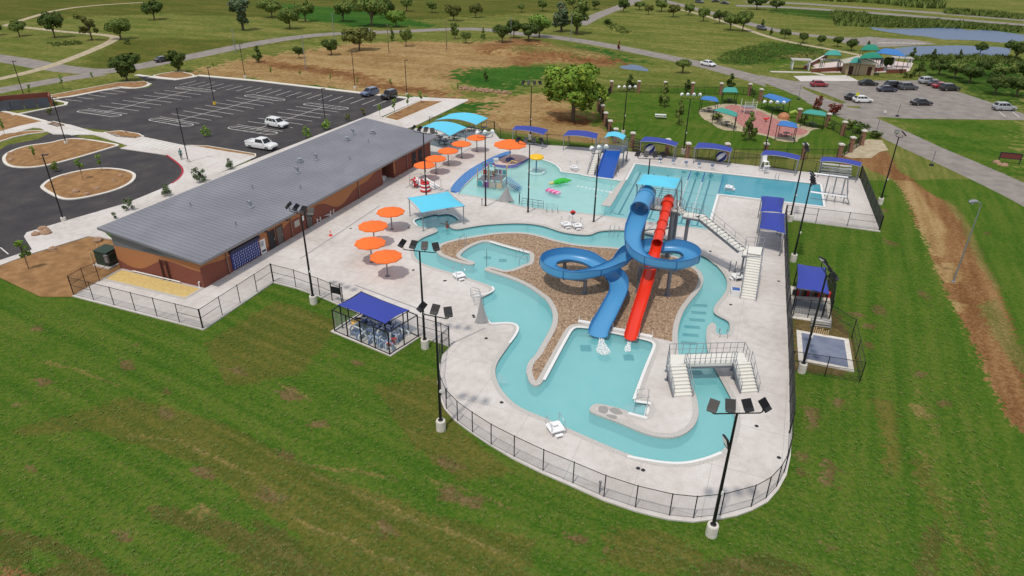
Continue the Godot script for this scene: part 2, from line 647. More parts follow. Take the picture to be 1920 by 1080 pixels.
func outlines() -> void:
	deck_poly = P([-44.18,-58.89,-28.5,-52.82,-25.1,-62.4,-22.34,-61.17,-19.4,-59.42,-17.33,-57.94,-8.23,-52.04,-6.24,-51.04,-5.48,-50.51,-6.01,-49.3,-6.14,-47.82,-6.08,-45.27,-5.77,-43.48,-5.18,-41.79,-4.23,-40.35,-3.03,-39.11,-1.51,-37.68,0.16,-36.28,2.19,-34.87,4.2,-33.65,6.14,-32.44,8.11,-31.53,9.14,-31.17,10.21,-30.85,11.7,-30.69,13.46,-30.96,14.64,-31.26,15.74,-31.73,17.03,-32.49,18.1,-33.59,19.14,-34.98,20.09,-36.86,21.13,-39.49,21.62,-40.73,24.14,-47.89,26.36,-54.51,29.07,-62.63,33.58,-75.98,35.65,-82.09,46.29,-78.28,53.2,-99.3,44,-102.4,38.8,-104.5,26.8,-108.8,19,-111.8,15.5,-112.9,5.8,-114.8,-2.6,-118.3,-3.7,-122.9,-8.4,-125.3,-16.5,-126.4,-21.7,-120.9,-40.62,-67.08,-42.49,-65.1])
	river_poly = smooth(P([-12.66,-80.08,-11.63,-81.02,-11.2,-81.28,-10.25,-82.06,-9.81,-81.76,-8.53,-82.31,-7.53,-81.48,-6.9,-80.13,-7.34,-79.23,-7.97,-78.63,-8.03,-78.05,-7.51,-77.21,-6.73,-77.1,-5.66,-77.7,-3.7,-78.63,-1.24,-79.15,1.02,-79.38,3.05,-79.01,4.37,-78.19,5.96,-76.69,7.78,-76.01,9.56,-75.83,10.5,-76.93,11.54,-77.39,14.07,-77.6,16.42,-76.72,19.25,-74.39,21.65,-70.74,22.36,-69.69,22.87,-67.74,22.85,-68.42,23.19,-65.99,23.08,-64.08,22.51,-62.25,21.81,-60.87,20.76,-59.35,20.03,-58.06,19.83,-57.18,20.19,-56.5,20.77,-55.81,20.87,-55.18,20.22,-53.1,18.98,-53.22,19.53,-54.99,19.21,-55.39,18.62,-54.72,18.23,-53.67,17.81,-51.97,17.52,-50.35,17.43,-48.13,17.63,-44.95,17.71,-43.18,17.5,-41.94,17.57,-42.14,17.13,-40.39,16.44,-38.73,15.23,-37.16,14.02,-36.53,12.36,-35.98,10.83,-36.03,9.38,-36.36,8.14,-37.02,6.09,-38.35,4.15,-39.69,2.35,-40.93,0.69,-41.98,-0.31,-43.32,-1.03,-44.87,-1.37,-46.67,-1.22,-48.09,-0.72,-49.51,0.15,-51.83,0.64,-53.57,0.5,-54.53,-0.21,-54.9,-1.14,-54.78,-2.14,-54.55,-2.69,-56.44,-3.11,-58.11,-3.28,-59.53,-2.29,-60.46,-1.84,-61.34,-2.14,-62.13,-2.82,-62.68,-3.81,-63.29,-5,-64.22,-6.82,-65.31,-8.36,-66.17,-9.95,-67.19,-10.77,-68.3,-11.31,-69.7,-11.58,-71.7,-11.41,-73.23,-10.85,-74.5,-9.29,-76.18,-9.29,-76.84,-9.84,-77.67,-11.41,-77.45,-12.37,-78.62]),2)
	island_poly = smooth(P([-8.98,-71.73,-8.86,-70.62,-8.39,-69.56,-7.29,-68.65,-6.02,-67.77,-4.68,-67.13,-4.18,-67.41,-4.29,-68.05,-5.07,-68.49,-6.04,-69.39,-5.8,-70.36,-5.08,-71.86,-3.99,-73.16,-3.06,-73.66,-0.59,-72,1.95,-70.55,2.04,-69.64,1.91,-67.78,1.35,-67.54,0.27,-66.39,-0.71,-65.88,-1.4,-66.23,-2.5,-66.93,-3.11,-66.24,-2.95,-65.81,-0.88,-64.53,0.56,-63.43,1.86,-62.05,2.92,-60.34,3.44,-59.61,3.9,-57.8,4.03,-56.42,3.89,-54.74,3.54,-53.45,2.8,-51.3,2.11,-49.27,1.63,-48.57,1.35,-47.62,1.29,-46.57,1.35,-46.57,1.48,-45.44,1.91,-44.81,2.35,-44.94,2.67,-45.47,4.07,-49.46,5.31,-53.03,5.75,-53.98,6.22,-54.31,7.33,-54.1,9.13,-53.43,10.66,-52.82,12.74,-52.02,13.04,-51.51,12.83,-50.63,11.87,-48.4,10.88,-45.84,9.89,-43.21,10,-42.95,11.11,-42.77,10.58,-40.9,9.16,-41.35,9.15,-41.79,7.89,-42.32,6.87,-42.63,6.43,-42.4,6.15,-41.9,6.23,-41.5,7.69,-40.68,8.99,-39.82,9.85,-39.2,10.83,-38.74,11.99,-38.64,13.05,-39.11,14.05,-40.14,14.66,-41.55,14.91,-43.1,14.99,-44.29,14.89,-45.74,14.72,-47.67,14.77,-49.71,15.19,-51.9,15.55,-53.6,16.21,-55.72,17.1,-57.81,18.4,-60.02,19.41,-61.57,20.22,-63.18,20.67,-64.63,20.79,-66.13,20.51,-67,20.16,-68.25,19.5,-69.62,18.16,-70.58,15.83,-71.38,12.95,-72.19,10.98,-72.57,7.85,-72.93,5.2,-74.24,3.18,-75.78,1.55,-76.46,-0.09,-76.57,-2.28,-76.22,-4.42,-75.25,-6.52,-74.33,-7.73,-73.55,-8.61,-72.7]),2)
	pool_poly = P([-7.8,-89.7,-6.5,-89.4,-2.1,-87.6,-0.6,-86.5,1.3,-85.2,4.02,-84.35,4.72,-84.06,6.5,-83.96,15.78,-81.11,24.58,-78.17,29.1,-90.7,42.5,-86.6,45.8,-95.8,19.5,-104.6,16.9,-96.7,13.8,-87.4,13.2,-85.7,12,-86.1,12.2,-86.8,16.1,-96.3,11.1,-98.3,10.1,-99.1,7.4,-100.2,7.2,-101.6,6.8,-103.4,6,-104.8,4.6,-106.3,3.2,-107.5,2.5,-106.4,1,-103.1,-0.1,-101.6,-1.5,-101.5,-2.9,-102.2,-3.6,-102.9,-4.9,-100.2,-6.1,-96.8,-7.2,-92.8])

func ground() -> void:
	var grass := tile_texture(512,[[0.05,3,0.5,101,false],[0.22,3,1.0,102,false],[0.6,1,0.8,103,false]],[C(150,152,138),C(206,208,194),C(240,241,232),C(255,255,250)])
	var near := Rect2(-64,-128,136,114)
	var far := Rect2(-300,-460,640,446)
	# where soil, sod and weeds lie
	var wide := [
		[6,P([-202.2,-269.3,-149.7,-302.9,-56.6,-285.4,-15.3,-308.9,33,-336.4,57.7,-370,67.5,-435.7,-298.5,-405.6])],
		[0,P([-139.4,-252.8,-107.6,-298,-83,-274.1,-86.6,-231.6,-124.5,-234.2])],
		[4,P([-116.4,-354.1,-63.9,-324.2,-30,-274.8,-61.4,-268.4,-94.8,-299.6])],
		[6,P([-107.5,-164.1,-129,-227.7,-112.7,-235.3,-86.6,-231.6,-65.7,-253.1,-71.3,-233,-93.6,-199.6,-102,-186.1])],
		[2,P([-82.5,-164.5,-83.2,-182.7,-77.7,-195.5,-65.7,-213.5,-55.7,-226.2,-36.8,-237.4,-18.5,-231.9,-6.6,-242.8,7.9,-239.1,18.4,-223.9,26.6,-214.2,34.7,-203.4,29.1,-196,19.1,-202.2,6.6,-196,-0.8,-192.1,-16.2,-183,-16.1,-169,-13.1,-154.6,-9.7,-145.3,-23.8,-148.6,-34.5,-155.5,-63,-167.7,-79.4,-173.4])],
		[3,P([-73.6,-198.9,-60.1,-191.3,-49.3,-186,-38.6,-175.6,-31.1,-167.6,-19.6,-157.6,-13,-151.1,-13.2,-147.2,-25.5,-155.8,-40.1,-167,-53.3,-180,-70.8,-190.5])],
		[3,P([-14.4,-221,-1.2,-245.8,7.1,-243.4,9.5,-234.4,4.1,-226.7,-9,-211.2])],
		[8,P([-1,-224.9,19.6,-228.1,24.1,-221.7,27.7,-209.4,14.6,-203.7,-0.8,-195.8])],
		[3,P([-1,-211.9,10.9,-208,20.8,-204.2,27.7,-209.4,30.9,-198.3,24.6,-189.5,18.9,-191.1,15.7,-202.6,-0.8,-191.3])],
		[4,P([19.6,-233.8,25.7,-228.6,34.6,-202.5,37,-198.8,34.5,-197.5,29.2,-202.6,24.7,-219.1,19.9,-226.7])],
		[4,P([-16.5,-182.6,-8.7,-188.1,-0.8,-192.1,5.8,-192.2,11.6,-190.6,7.9,-178.8,-0.7,-164.9,-0.6,-157.4,-9.4,-162,-15.2,-170.3])],
		[2,P([-14.4,-153.4,-7.1,-151.2,0,-155.5,8.1,-159.4,11.1,-148.6,14.9,-133.8,17.3,-122.9,16.7,-116.5,9.2,-118.2,-0.4,-123.4,-6,-127,-10,-136.8,-9.8,-144.3])],
		[3,P([5,-140.9,10.5,-139.8,16.5,-133.9,13.5,-129.6,8,-132.6])],
		[4,P([-78.5,-171.4,-62.5,-166.5,-34.4,-155,-10,-147.3,-11.2,-144.3,-33.9,-152.2,-61.5,-163.4,-77.9,-168.7])],
		[4,P([-11.2,-148.3,-5.8,-148.6,-6.7,-142.6,-9.1,-136,-12,-132.4,-13.8,-135.7])],
		[1,P([-11.9,-130.7,-3.3,-122.6,6.3,-118,17.3,-115.2,16.1,-112.6,6.1,-114.4,-3.2,-117.6,-6.2,-121.7])],
		[0,P([20.8,-195.4,30.5,-180.4,44.5,-181.4,57.7,-178.8,54,-168.5,19.9,-166.2,18.6,-179.6])],
		[5,P([59,-206,65.5,-219.9,75.3,-231.6,85.4,-239.7,78.3,-218.4,73.1,-202.6,61.5,-199.5])],
		[5,P([86.9,-244.5,96.4,-239.2,99.1,-222.7,93.2,-212.3,83.2,-209.1,75,-208.4])],
		[8,P([80.9,-218.6,93.2,-221.7,93.4,-214.7,83.9,-211,78.7,-212.3])],
		[1,P([19.2,-163.7,27.2,-163,61.1,-170.2,68.5,-158.6,71.1,-142.3,71,-131.4,65.6,-120.9,57,-112,48.8,-112.2,20.4,-117.4,18.3,-126.7])],
		[1,P([76.2,-138.9,105.1,-137.8,77.9,-97.4,74.3,-109.1,73.6,-121.3])],
		[8,P([107.6,-270.3,140,-298.1,138.7,-276.5,112.9,-254])],
		[5,P([125.1,-360.3,154.6,-351.7,176.8,-331.6,216.2,-306.4,195.5,-275.3,181.3,-287.6,155.3,-289,141.4,-293.9,138.9,-316.8,118.9,-341.3])],
		[0,P([116.9,-335.4,136.8,-311.7,141.6,-289.7,147.9,-274.4,131.8,-261.9,114.8,-258.5,101.6,-273.5,101.8,-289.7])],
		[5,P([118.4,-211.9,155.2,-214.8,110,-146.8,107,-157,110,-178.8,107.9,-185.9])],
		[1,P([75,-208.4,93.4,-209.9,79.1,-202,67.9,-186.8])],
		[0,P([186.7,-432.3,316.5,-452,250.5,-354,194.6,-361.7])],
	]
	var trail := P([55.3,-111.3,61.7,-114.7,64.3,-114.3,64.3,-113.2,61,-103,61.3,-100.4,60.4,-94.9,60.7,-90.4,60.1,-86.3,57.91,-80.17,54.65,-73.52,53.21,-69.82,51.53,-63.27,49.22,-58.14,46.52,-52.23,46.08,-50.47,38.76,-39.54,38.51,-41.33,39,-43.07,40.67,-47.87,42.77,-53.74,44.87,-60.75,45.78,-63.11,47.85,-68.96,50.84,-76.55,51.93,-80.85,54.8,-88.1,56.6,-93.6,58.1,-99.3,56.5,-103.5,56.6,-106.9,52.8,-105.4,53.5,-109.7])
	var mine := [
		[6,P([-27.73,-50.84,-23.54,-58.86,-16.2,-54.88,-17.76,-46.13,-23.38,-44.51])],
		[6,P([-11.25,-44.78,-6.4,-46.4,-3.86,-39.58,0.17,-35.14,-3.44,-34.05,-7.68,-38.31])],
		[1,P([-43.98,-57.21,-35.24,-54.38,-27.73,-50.84,-28.55,-44.4,-38.04,-47.22,-45.64,-50.39,-49.46,-56.01])],
		[6,P([-37.05,-38.9,-30.41,-42.93,-21.58,-39.84,-11.37,-33.91,-4.59,-31.2,1.52,-29.16,0.84,-25.74,-13.66,-25.51,-22.22,-30.89,-30.52,-34.56])],
		[1,P([-37.81,-37.7,-31.58,-39.01,-22.26,-35.77,-12.94,-29.33,-16.76,-27.28,-24.89,-29.54,-32.96,-30.7])],
		[1,P([29.78,-62.65,39.65,-77,44.26,-75.53,35.77,-43,28.43,-26.17,18.56,-26.01,19.32,-33.01])],
		[6,P([28.94,-44.06,30.73,-43.75,29.01,-39.65,27.08,-35.39,26.05,-35.37,27.9,-39.62])],
		[8,P([31.87,-43.26,32.8,-43.19,32.43,-41.52,31.51,-41.74])],
		[6,P([28.52,-36.75,30.05,-37.48,28.97,-34.78,27.89,-30.02,28.76,-27.17,27.42,-26.78,27.75,-30.66,27.93,-34.89])],
		[9,P([25.9,-30.2,27.6,-31.31,26.81,-29.59,24.65,-26.83,23.55,-26.81])],
		[3,trail],
		[2,P([58.1,-99,60.7,-98.5,58.1,-89.8,56.12,-82.81,54.97,-79.2,53.03,-76.63,51.29,-72.66,49.77,-70.78,49.11,-71.85,52.05,-80.41,55.4,-89.2])],
		[2,P([47.85,-68.96,50.41,-69.73,49.45,-66.01,47.93,-64.39,46.65,-64.66])],
		[2,P([44.96,-61.04,46.18,-59.95,44.91,-58.02,44.12,-58.27])],
		[8,P([47.11,-59.7,50.12,-61.47,46.57,-52.68,46.25,-50.9,44.01,-47.56,43.83,-49.57,45.25,-54.52])],
		[8,P([61,-91,61.2,-87.3,58.26,-79.32,54.02,-69.15,51.97,-63.29,51.24,-63.27,53.21,-69.82,54.95,-74.3,58.09,-81.06])],
		[7,P([28.78,-62.03,30.08,-61.95,32.1,-58.75,31.39,-52.3,29.78,-48.02,28.16,-47.04,24.86,-47.9,24.03,-47.88])],
		[9,P([-31.73,-29.64,-30.12,-29.45,-27.69,-28.98,-25.45,-27.91,-23.93,-27.17,-22.66,-26.26,-22.18,-26.82,-22.22,-26,-29.17,-25.89])],
		[3,P([-29.72,-26.7,-27.86,-26.45,-26.6,-25.93,-29.17,-25.89])],
		[1,P([-28.55,-28.16,-26.87,-27.89,-26.26,-27.13,-27.86,-26.45,-28.46,-26.9])],
		[9,P([-16.16,-30.55,-14.05,-29.73,-11.12,-27.37,-9.44,-26.2,-12.95,-26.14,-14.97,-27.12])],
		[9,P([-23.62,-31.31,-21.78,-31.8,-20.63,-31.14,-18.17,-30.52,-15.72,-29.28,-14.82,-27.13,-16.19,-27.87,-19.9,-29.84,-22.52,-30.44])],
		[8,P([-20.68,-31.25,-19.85,-31.72,-18.6,-31.17,-19.59,-30.27])],
		[9,P([11.01,-27.73,15.09,-28.58,17.89,-27.46,16.71,-25.98,10.28,-25.88])],
		[6,P([6.26,-30.51,9.56,-30.13,11.75,-28.13,8.89,-26.58,5.29,-27.64])],
	]
	# worn squares of sod, each a patch of its own outline
	var worn := [P([-16.51,-37.41,-15.21,-36.59,-15.31,-35.64,-17,-36.55]),P([-16.73,-33.5,-14.6,-32.51,-14.91,-31.69,-16.91,-32.71]),P([-8.3,-30.69,-6.88,-29.96,-7.32,-29.12,-8.44,-29.41]),P([-4.69,-33.9,-3.48,-33.43,-2.23,-31.69,-4.85,-32.81]),P([-3.46,-33.07,-1.57,-32.63,-2.23,-31.69,-3.47,-32.13]),P([-5.51,-36.37,-4.6,-36.8,-3.27,-35.47,-3.87,-34.81]),
		P([-44.7,-53.4,-43.87,-53.66,-43.26,-52.49,-44.23,-52.47]),P([-33.87,-47.93,-32.73,-48.16,-31.92,-46.77,-32.83,-46.36]),P([-39.41,-45.26,-38.55,-45.46,-37.23,-44.75,-38.29,-44.18]),P([-27.36,-40.99,-26.87,-41.49,-25.76,-40.86,-25.81,-40.06,-27.03,-40.51]),P([-24.02,-46.76,-23.12,-47.38,-21.96,-46.04,-23.14,-46.2]),P([-28.38,-44.04,-27.82,-44.23,-27.18,-43.53,-27.84,-43.34]),P([-34.12,-50.68,-33.29,-50.7,-33.44,-50.04]),P([-39.05,-42.06,-37.91,-41.92,-38,-41.41,-38.72,-41.56]),
		P([-18.94,-43.89,-18.09,-44.63,-16.19,-42.9,-17.77,-42.52]),P([-15.41,-40.44,-14.3,-40.46,-13.83,-39.38,-15.3,-39.66]),P([-13.97,-48.2,-13.41,-48.83,-12.74,-47.82,-13.5,-47.6]),P([-16.06,-49.18,-15.64,-49.4,-15.26,-48.78]),
		P([23.15,-42.73,24.15,-42.58,23.35,-40.3,22.42,-39.97]),P([25.89,-43.99,26.79,-43.84,26.45,-42.8,25.57,-42.44]),P([42.76,-63.02,43.44,-62.45,42.78,-60.7,42.11,-61.25]),P([33.49,-58.25,34.58,-58.01,34.22,-57.22,33.29,-57.19]),P([33.77,-55.93,34.95,-55.72,34.36,-54.72,33.57,-54.94]),P([34.61,-48.13,35.44,-47.95,35.03,-46.96,34.22,-46.94]),P([34.2,-44,35.18,-44.02,34.69,-43.15,33.93,-43.13]),P([36.41,-59.68,37.38,-59.43,36.47,-57.28,35.66,-57.78]),P([32.14,-52.32,32.99,-52.57,32.71,-51.44,31.97,-51.43]),
		P([22.3,-36.91,23.07,-36.24,22.05,-34.03,21.1,-34.01]),P([20.59,-37.71,21.22,-37.58,20.85,-36.6,20.28,-36.59]),P([20.08,-35.78,20.64,-35.79,20.34,-35,19.93,-35.13]),
		P([45.51,-76.78,46.71,-75.21,46.28,-74.02,45.2,-74.77]),P([59.38,-78.93,60.51,-79.39,59.01,-77.24]),P([50.4,-86.9,50.9,-86.5,50.13,-84.96,49.8,-85.4]),
		P([3.53,-29.92,4.84,-29.63,4.45,-29.01,3.41,-29.4]),P([5.57,-28.82,6.38,-28.74,5.99,-28.23]),P([8.64,-28.67,8.93,-28.48,8.64,-27.79]),P([13.56,-27.78,14.49,-27.69,14.19,-27.22,13.3,-27.39]),P([19.24,-29.46,19.78,-29.37,19.45,-28.75,19.04,-28.75]),
		P([-22.13,-35.24,-21.27,-35.39,-20.08,-34.5,-20.37,-33.86,-21.66,-34.34]),P([-24.73,-29.55,-23.37,-29.15,-23.12,-28.35,-24.13,-28.73]),P([-33.74,-34.89,-33.01,-35.03,-32.5,-34.52,-33.23,-34.38])]
	for w in worn: mine.append([7,w])
	# seams between strips of sod
	for s in [P([-17.1,-36.55,-12,-35.04,-7.65,-34.35]),P([-13.76,-34.75,-9.46,-32.49,-5,-30.31,-0.27,-28.23]),P([-13.44,-30.49,-9.74,-28.97,-6.22,-27.26,-4.56,-26.46]),P([-5.65,-34.39,-3.59,-33.68,0.02,-31.9]),P([-40.53,-47.57,-36.7,-46.47,-31.67,-44.14]),P([-28.14,-38.48,-24.56,-37.97,-17.54,-34.55]),P([30.05,-37.48,28.95,-34.91]),P([32.2,-34.97,30.72,-31.37,28.68,-27.17]),P([29.59,-33.92,28.68,-31.55,27.37,-28.98]),P([33.65,-45.43,32.47,-41.6,31.85,-39.7]),P([-8.94,-31.57,-3.28,-29.7]),P([-19.18,-44.97,-15.68,-42.57])]:
		mine.append([8,band(s,0.22)])
	for a in mine: wide.append(a)
	var wf := 1280
	var hf := 892
	var tex_far := ground_map(wf,hf,far,0,wide,streak_image(wf,hf,far,0.35,34.0,9.0,7),7.0,300)
	var wn := 1224
	var hn := 1026
	var left := streak_image(wn,hn,near,0.513,26.0,1.2,9)
	var right := streak_image(wn,hn,near,1.98,26.0,1.2,10)
	for i in left.size():
		if i % wn > 760: left[i] = right[i]
	var close := []
	close.append_array(wide)
	var tex_near := ground_map(wn,hn,near,1,[[0,P([-64,-128,72,-128,72,-100,-64,-88])]] + close,left,3.0,500)
	var nr := PackedVector2Array([near.position,near.position + Vector2(near.size.x,0),near.end,near.position + Vector2(0,near.size.y)])
	var fr := PackedVector2Array([far.position,far.position + Vector2(far.size.x,0),far.end,far.position + Vector2(0,far.size.y)])
	var b := MB.new()
	b.sheet_holes(nr,[grow(deck_poly,-0.4)],Y_GROUND)
	setting("lawn",b,map_mat("lawn",tex_near,near,grass,9.0))
	b = MB.new()
	b.sheet_holes(fr,[nr],Y_GROUND)
	setting("park_ground",b,map_mat("park_ground",tex_far,far,grass,24.0))
	b = MB.new()
	b.sheet_holes(P([-2500,-4000,2500,-4000,2500,600,-2500,600]),[fr],Y_GROUND)
	setting("ground",b,tile_mat("open_land",tile_texture(256,[[0.02,4,1.0,105,false]],[C(82,103,42),C(112,120,58),C(136,132,76)]),90.0,1.0))
	# the low mound of soil beyond the lawn
	b = MB.new()
	var c0 := Vector2(7.2,-214.6)
	var ax := (Vector2(19.1,-202.2) - Vector2(-10.7,-215.1)).normalized()
	var ay := Vector2(-ax.y,ax.x)
	var nz := FastNoiseLite.new()
	nz.seed = 4; nz.frequency = 0.08
	var gx := 30
	var gy := 14
	var pts := []
	for j in gy + 1:
		for i in gx + 1:
			var s := i / float(gx) * 2.0 - 1.0
			var t := j / float(gy) * 2.0 - 1.0
			var q := c0 + ax * s * 27.0 + ay * t * 10.0
			var hgt := 1.8 * pow(maxf(0.0,1.0 - s * s),1.2) * pow(maxf(0.0,1.0 - t * t),1.2) * (1.0 + 0.4 * nz.get_noise_2d(q.x,q.y))
			pts.append(Vector3(q.x,Y_GROUND - 0.05 + hgt,q.y))
	for j in gy:
		for i in gx:
			var a: Vector3 = pts[j * (gx + 1) + i]
			var e: Vector3 = pts[j * (gx + 1) + i + 1]
			var d: Vector3 = pts[(j + 1) * (gx + 1) + i + 1]
			var g: Vector3 = pts[(j + 1) * (gx + 1) + i]
			b.face(a,e,d,g,Vector3.UP)
	setting("dirt_mound",b,"park_ground")

func strip(called: String,path: PackedVector2Array,w: float,y: float,m: String,rounds := 2) -> void:
	var b := MB.new()
	var c := smooth(path,rounds,false)
	for i in c.size() - 1:
		var n0 := (c[mini(i + 1,c.size() - 1)] - c[maxi(i - 1,0)]).normalized().orthogonal() * w * 0.5
		var n1 := (c[mini(i + 2,c.size() - 1)] - c[i]).normalized().orthogonal() * w * 0.5
		b.quad(Vector3(c[i].x + n0.x,y,c[i].y + n0.y),Vector3(c[i + 1].x + n1.x,y,c[i + 1].y + n1.y),Vector3(c[i + 1].x - n1.x,y,c[i + 1].y - n1.y),Vector3(c[i].x - n0.x,y,c[i].y - n0.y),Vector3.UP)
	setting(called,b,mats[m])

func roads() -> void:
	strip("park_road",P([-148.9,-196,-133.6,-188.5,-117.6,-178.7,-104.3,-174.5,-99.1,-183.1,-96,-191.5,-91.4,-201.6,-86.4,-216.9,-77.5,-236.1,-65,-250.4,-43.5,-256.7,-21.3,-267.9,-9.2,-266.1,1.6,-255.5,12.9,-249.8,25.6,-237.1,36.8,-222.2,47.8,-205.4,54.9,-194.6,63.6,-173.7,68.3,-152,70.4,-138.1,71.2,-127.5,71.8,-116.8,73.2,-107.4,74.5,-93.5,74.4,-85.7]),7.2,Y_GROUND + 0.012,"old_asphalt")
	strip("road",P([-116.3,-149.3,-113,-156.9,-108.6,-165.9,-103.5,-173.1]),6.0,Y_GROUND + 0.008,"old_asphalt")
	strip("road",P([25,-284,36.1,-319.1,56.4,-369.8,69.3,-407.8]),6.5,Y_GROUND + 0.008,"old_asphalt")
	strip("road",P([76.9,-409,90.6,-339,95.4,-296.9,101.3,-269.7,114,-256.7,127.5,-252.7]),6.0,Y_GROUND + 0.008,"old_asphalt")
	strip("highway",P([123.7,-390.5,144.7,-393.5,172.5,-371.8,203.1,-348.2,228.4,-321]),9.0,Y_GROUND + 0.008,"old_asphalt")
	strip("highway",P([112.6,-371.9,135.9,-368.3,163.1,-350.3,191.3,-327,216.1,-302.8]),9.0,Y_GROUND + 0.008,"old_asphalt")
	strip("path",P([-124.1,-162.3,-122.2,-171.1,-121.7,-181.4,-123.7,-199,-129.7,-231.2,-136.9,-239.3,-153.4,-244.3,-172.2,-253.7,-185.8,-259.8]),3.0,Y_GROUND + 0.016,"path_gravel")
	strip("path",P([-185.8,-259.8,-192.8,-286.1,-198.8,-313.8,-193.3,-333.2,-178.5,-348.1]),2.6,Y_GROUND + 0.016,"path_gravel",2)
	strip("path",P([76.7,-356.6,83.8,-331.4,88.8,-289.2,90.7,-255.9,96.2,-239.8,102.9,-227.8,107.3,-216.8]),2.6,Y_GROUND + 0.016,"path_gravel")
	var b := MB.new()
	b.sheet(P([111.2,-249.9,129.4,-261,134.3,-257,142.6,-254.4,145,-244.2,133,-239.5,120.9,-235,113.8,-240.8]),Y_GROUND + 0.016)
	setting("lakeside_lot",b,"old_asphalt")
	b = MB.new()
	for i in 9:
		var q := Vector2(126.5,-245.6).lerp(Vector2(140.3,-245.6),i / 8.0)
		b.bx(q.x,Y_GROUND + 0.022,q.y,3.2,0.004,0.5,0.2)
	setting("lakeside_lot_markings",b,"paint_white")
	# ponds
	for pn in [["pond",P([142.3,-290.6,147.5,-284.1,156.1,-285.4,165,-287.1,172.1,-291.2,178.5,-290.2,179,-283.7,185.1,-285.1,189.2,-281.6,194,-272.2,183.5,-256.6,170.9,-249.6,164.7,-254.8,153.2,-256.4,151,-263,146.7,-266.1,142.9,-274.6,141,-281.4])],["pond",P([125.1,-233.1,133.1,-238.1,143.1,-239.8,150.8,-242.3,156.4,-241,161.9,-239.7,165.3,-236,153.4,-219.5,143.1,-216.2,131.7,-217.8,124.1,-215.2,119.7,-221.8])],["pond",P([234.6,-418.9,248.8,-429.4,226.1,-387.2,219.8,-383.5])],["creek",P([29,-192.9,32.8,-196.3,34.8,-194.3,36.3,-188.4,35.6,-186,31.6,-188.1,29,-189.8])]]:
		b = MB.new()
		b.sheet(ragged(pn[1],4.0 if pn[0] == "pond" else 0.8,1.4 if pn[0] == "pond" else 0.3,5),Y_GROUND + 0.02)
		setting(pn[0],b,"pond")
	# riprap beside the creek
	b = MB.new()
	rng.seed = 77
	for i in 160:
		var q := Vector2(-11.9,-161.1).lerp(Vector2(-1.5,-156.6),rng.randf()) + Vector2(rng.randf_range(-1.2,1.2),rng.randf_range(-1.4,1.4))
		b.box(Transform3D(Basis.from_euler(Vector3(rng.randf() * 3,rng.randf() * 3,0)),Vector3(q.x,Y_GROUND + 0.1,q.y)),Vector3(0.5,0.3,0.4) * rng.randf_range(0.6,1.3))
	var rip := solid("riprap",b,"stone","pale riprap stones along the ditch in the green field","stones")
	rip.set_meta("kind","stuff")

func slab(called: String,poly: PackedVector2Array,y1: float,m: String) -> MeshInstance3D:
	var b := MB.new()
	b.prism(poly,Y_GROUND - 0.06,y1)
	return setting(called,b,mats[m])

func kerbed_bed(called: String,poly: PackedVector2Array,kw: float,m := "mulch") -> void:
	var inner := grow(poly,-kw)
	var b := MB.new()
	b.sheet_holes(poly,[inner],0.03)
	b.wall(poly,Y_GROUND - 0.05,0.03)
	b.wall(inner,Y_GROUND - 0.05,0.03,-1.0)
	setting("kerb",b,"kerb")
	b = MB.new()
	# soil heaped a little towards the middle
	var mid := grow(inner,-0.8)
	b.sheet_holes(inner,[mid],0.0)
	b.wall(mid,0.0,0.035)
	b.sheet(mid,0.035)
	setting(called,b,mats[m])

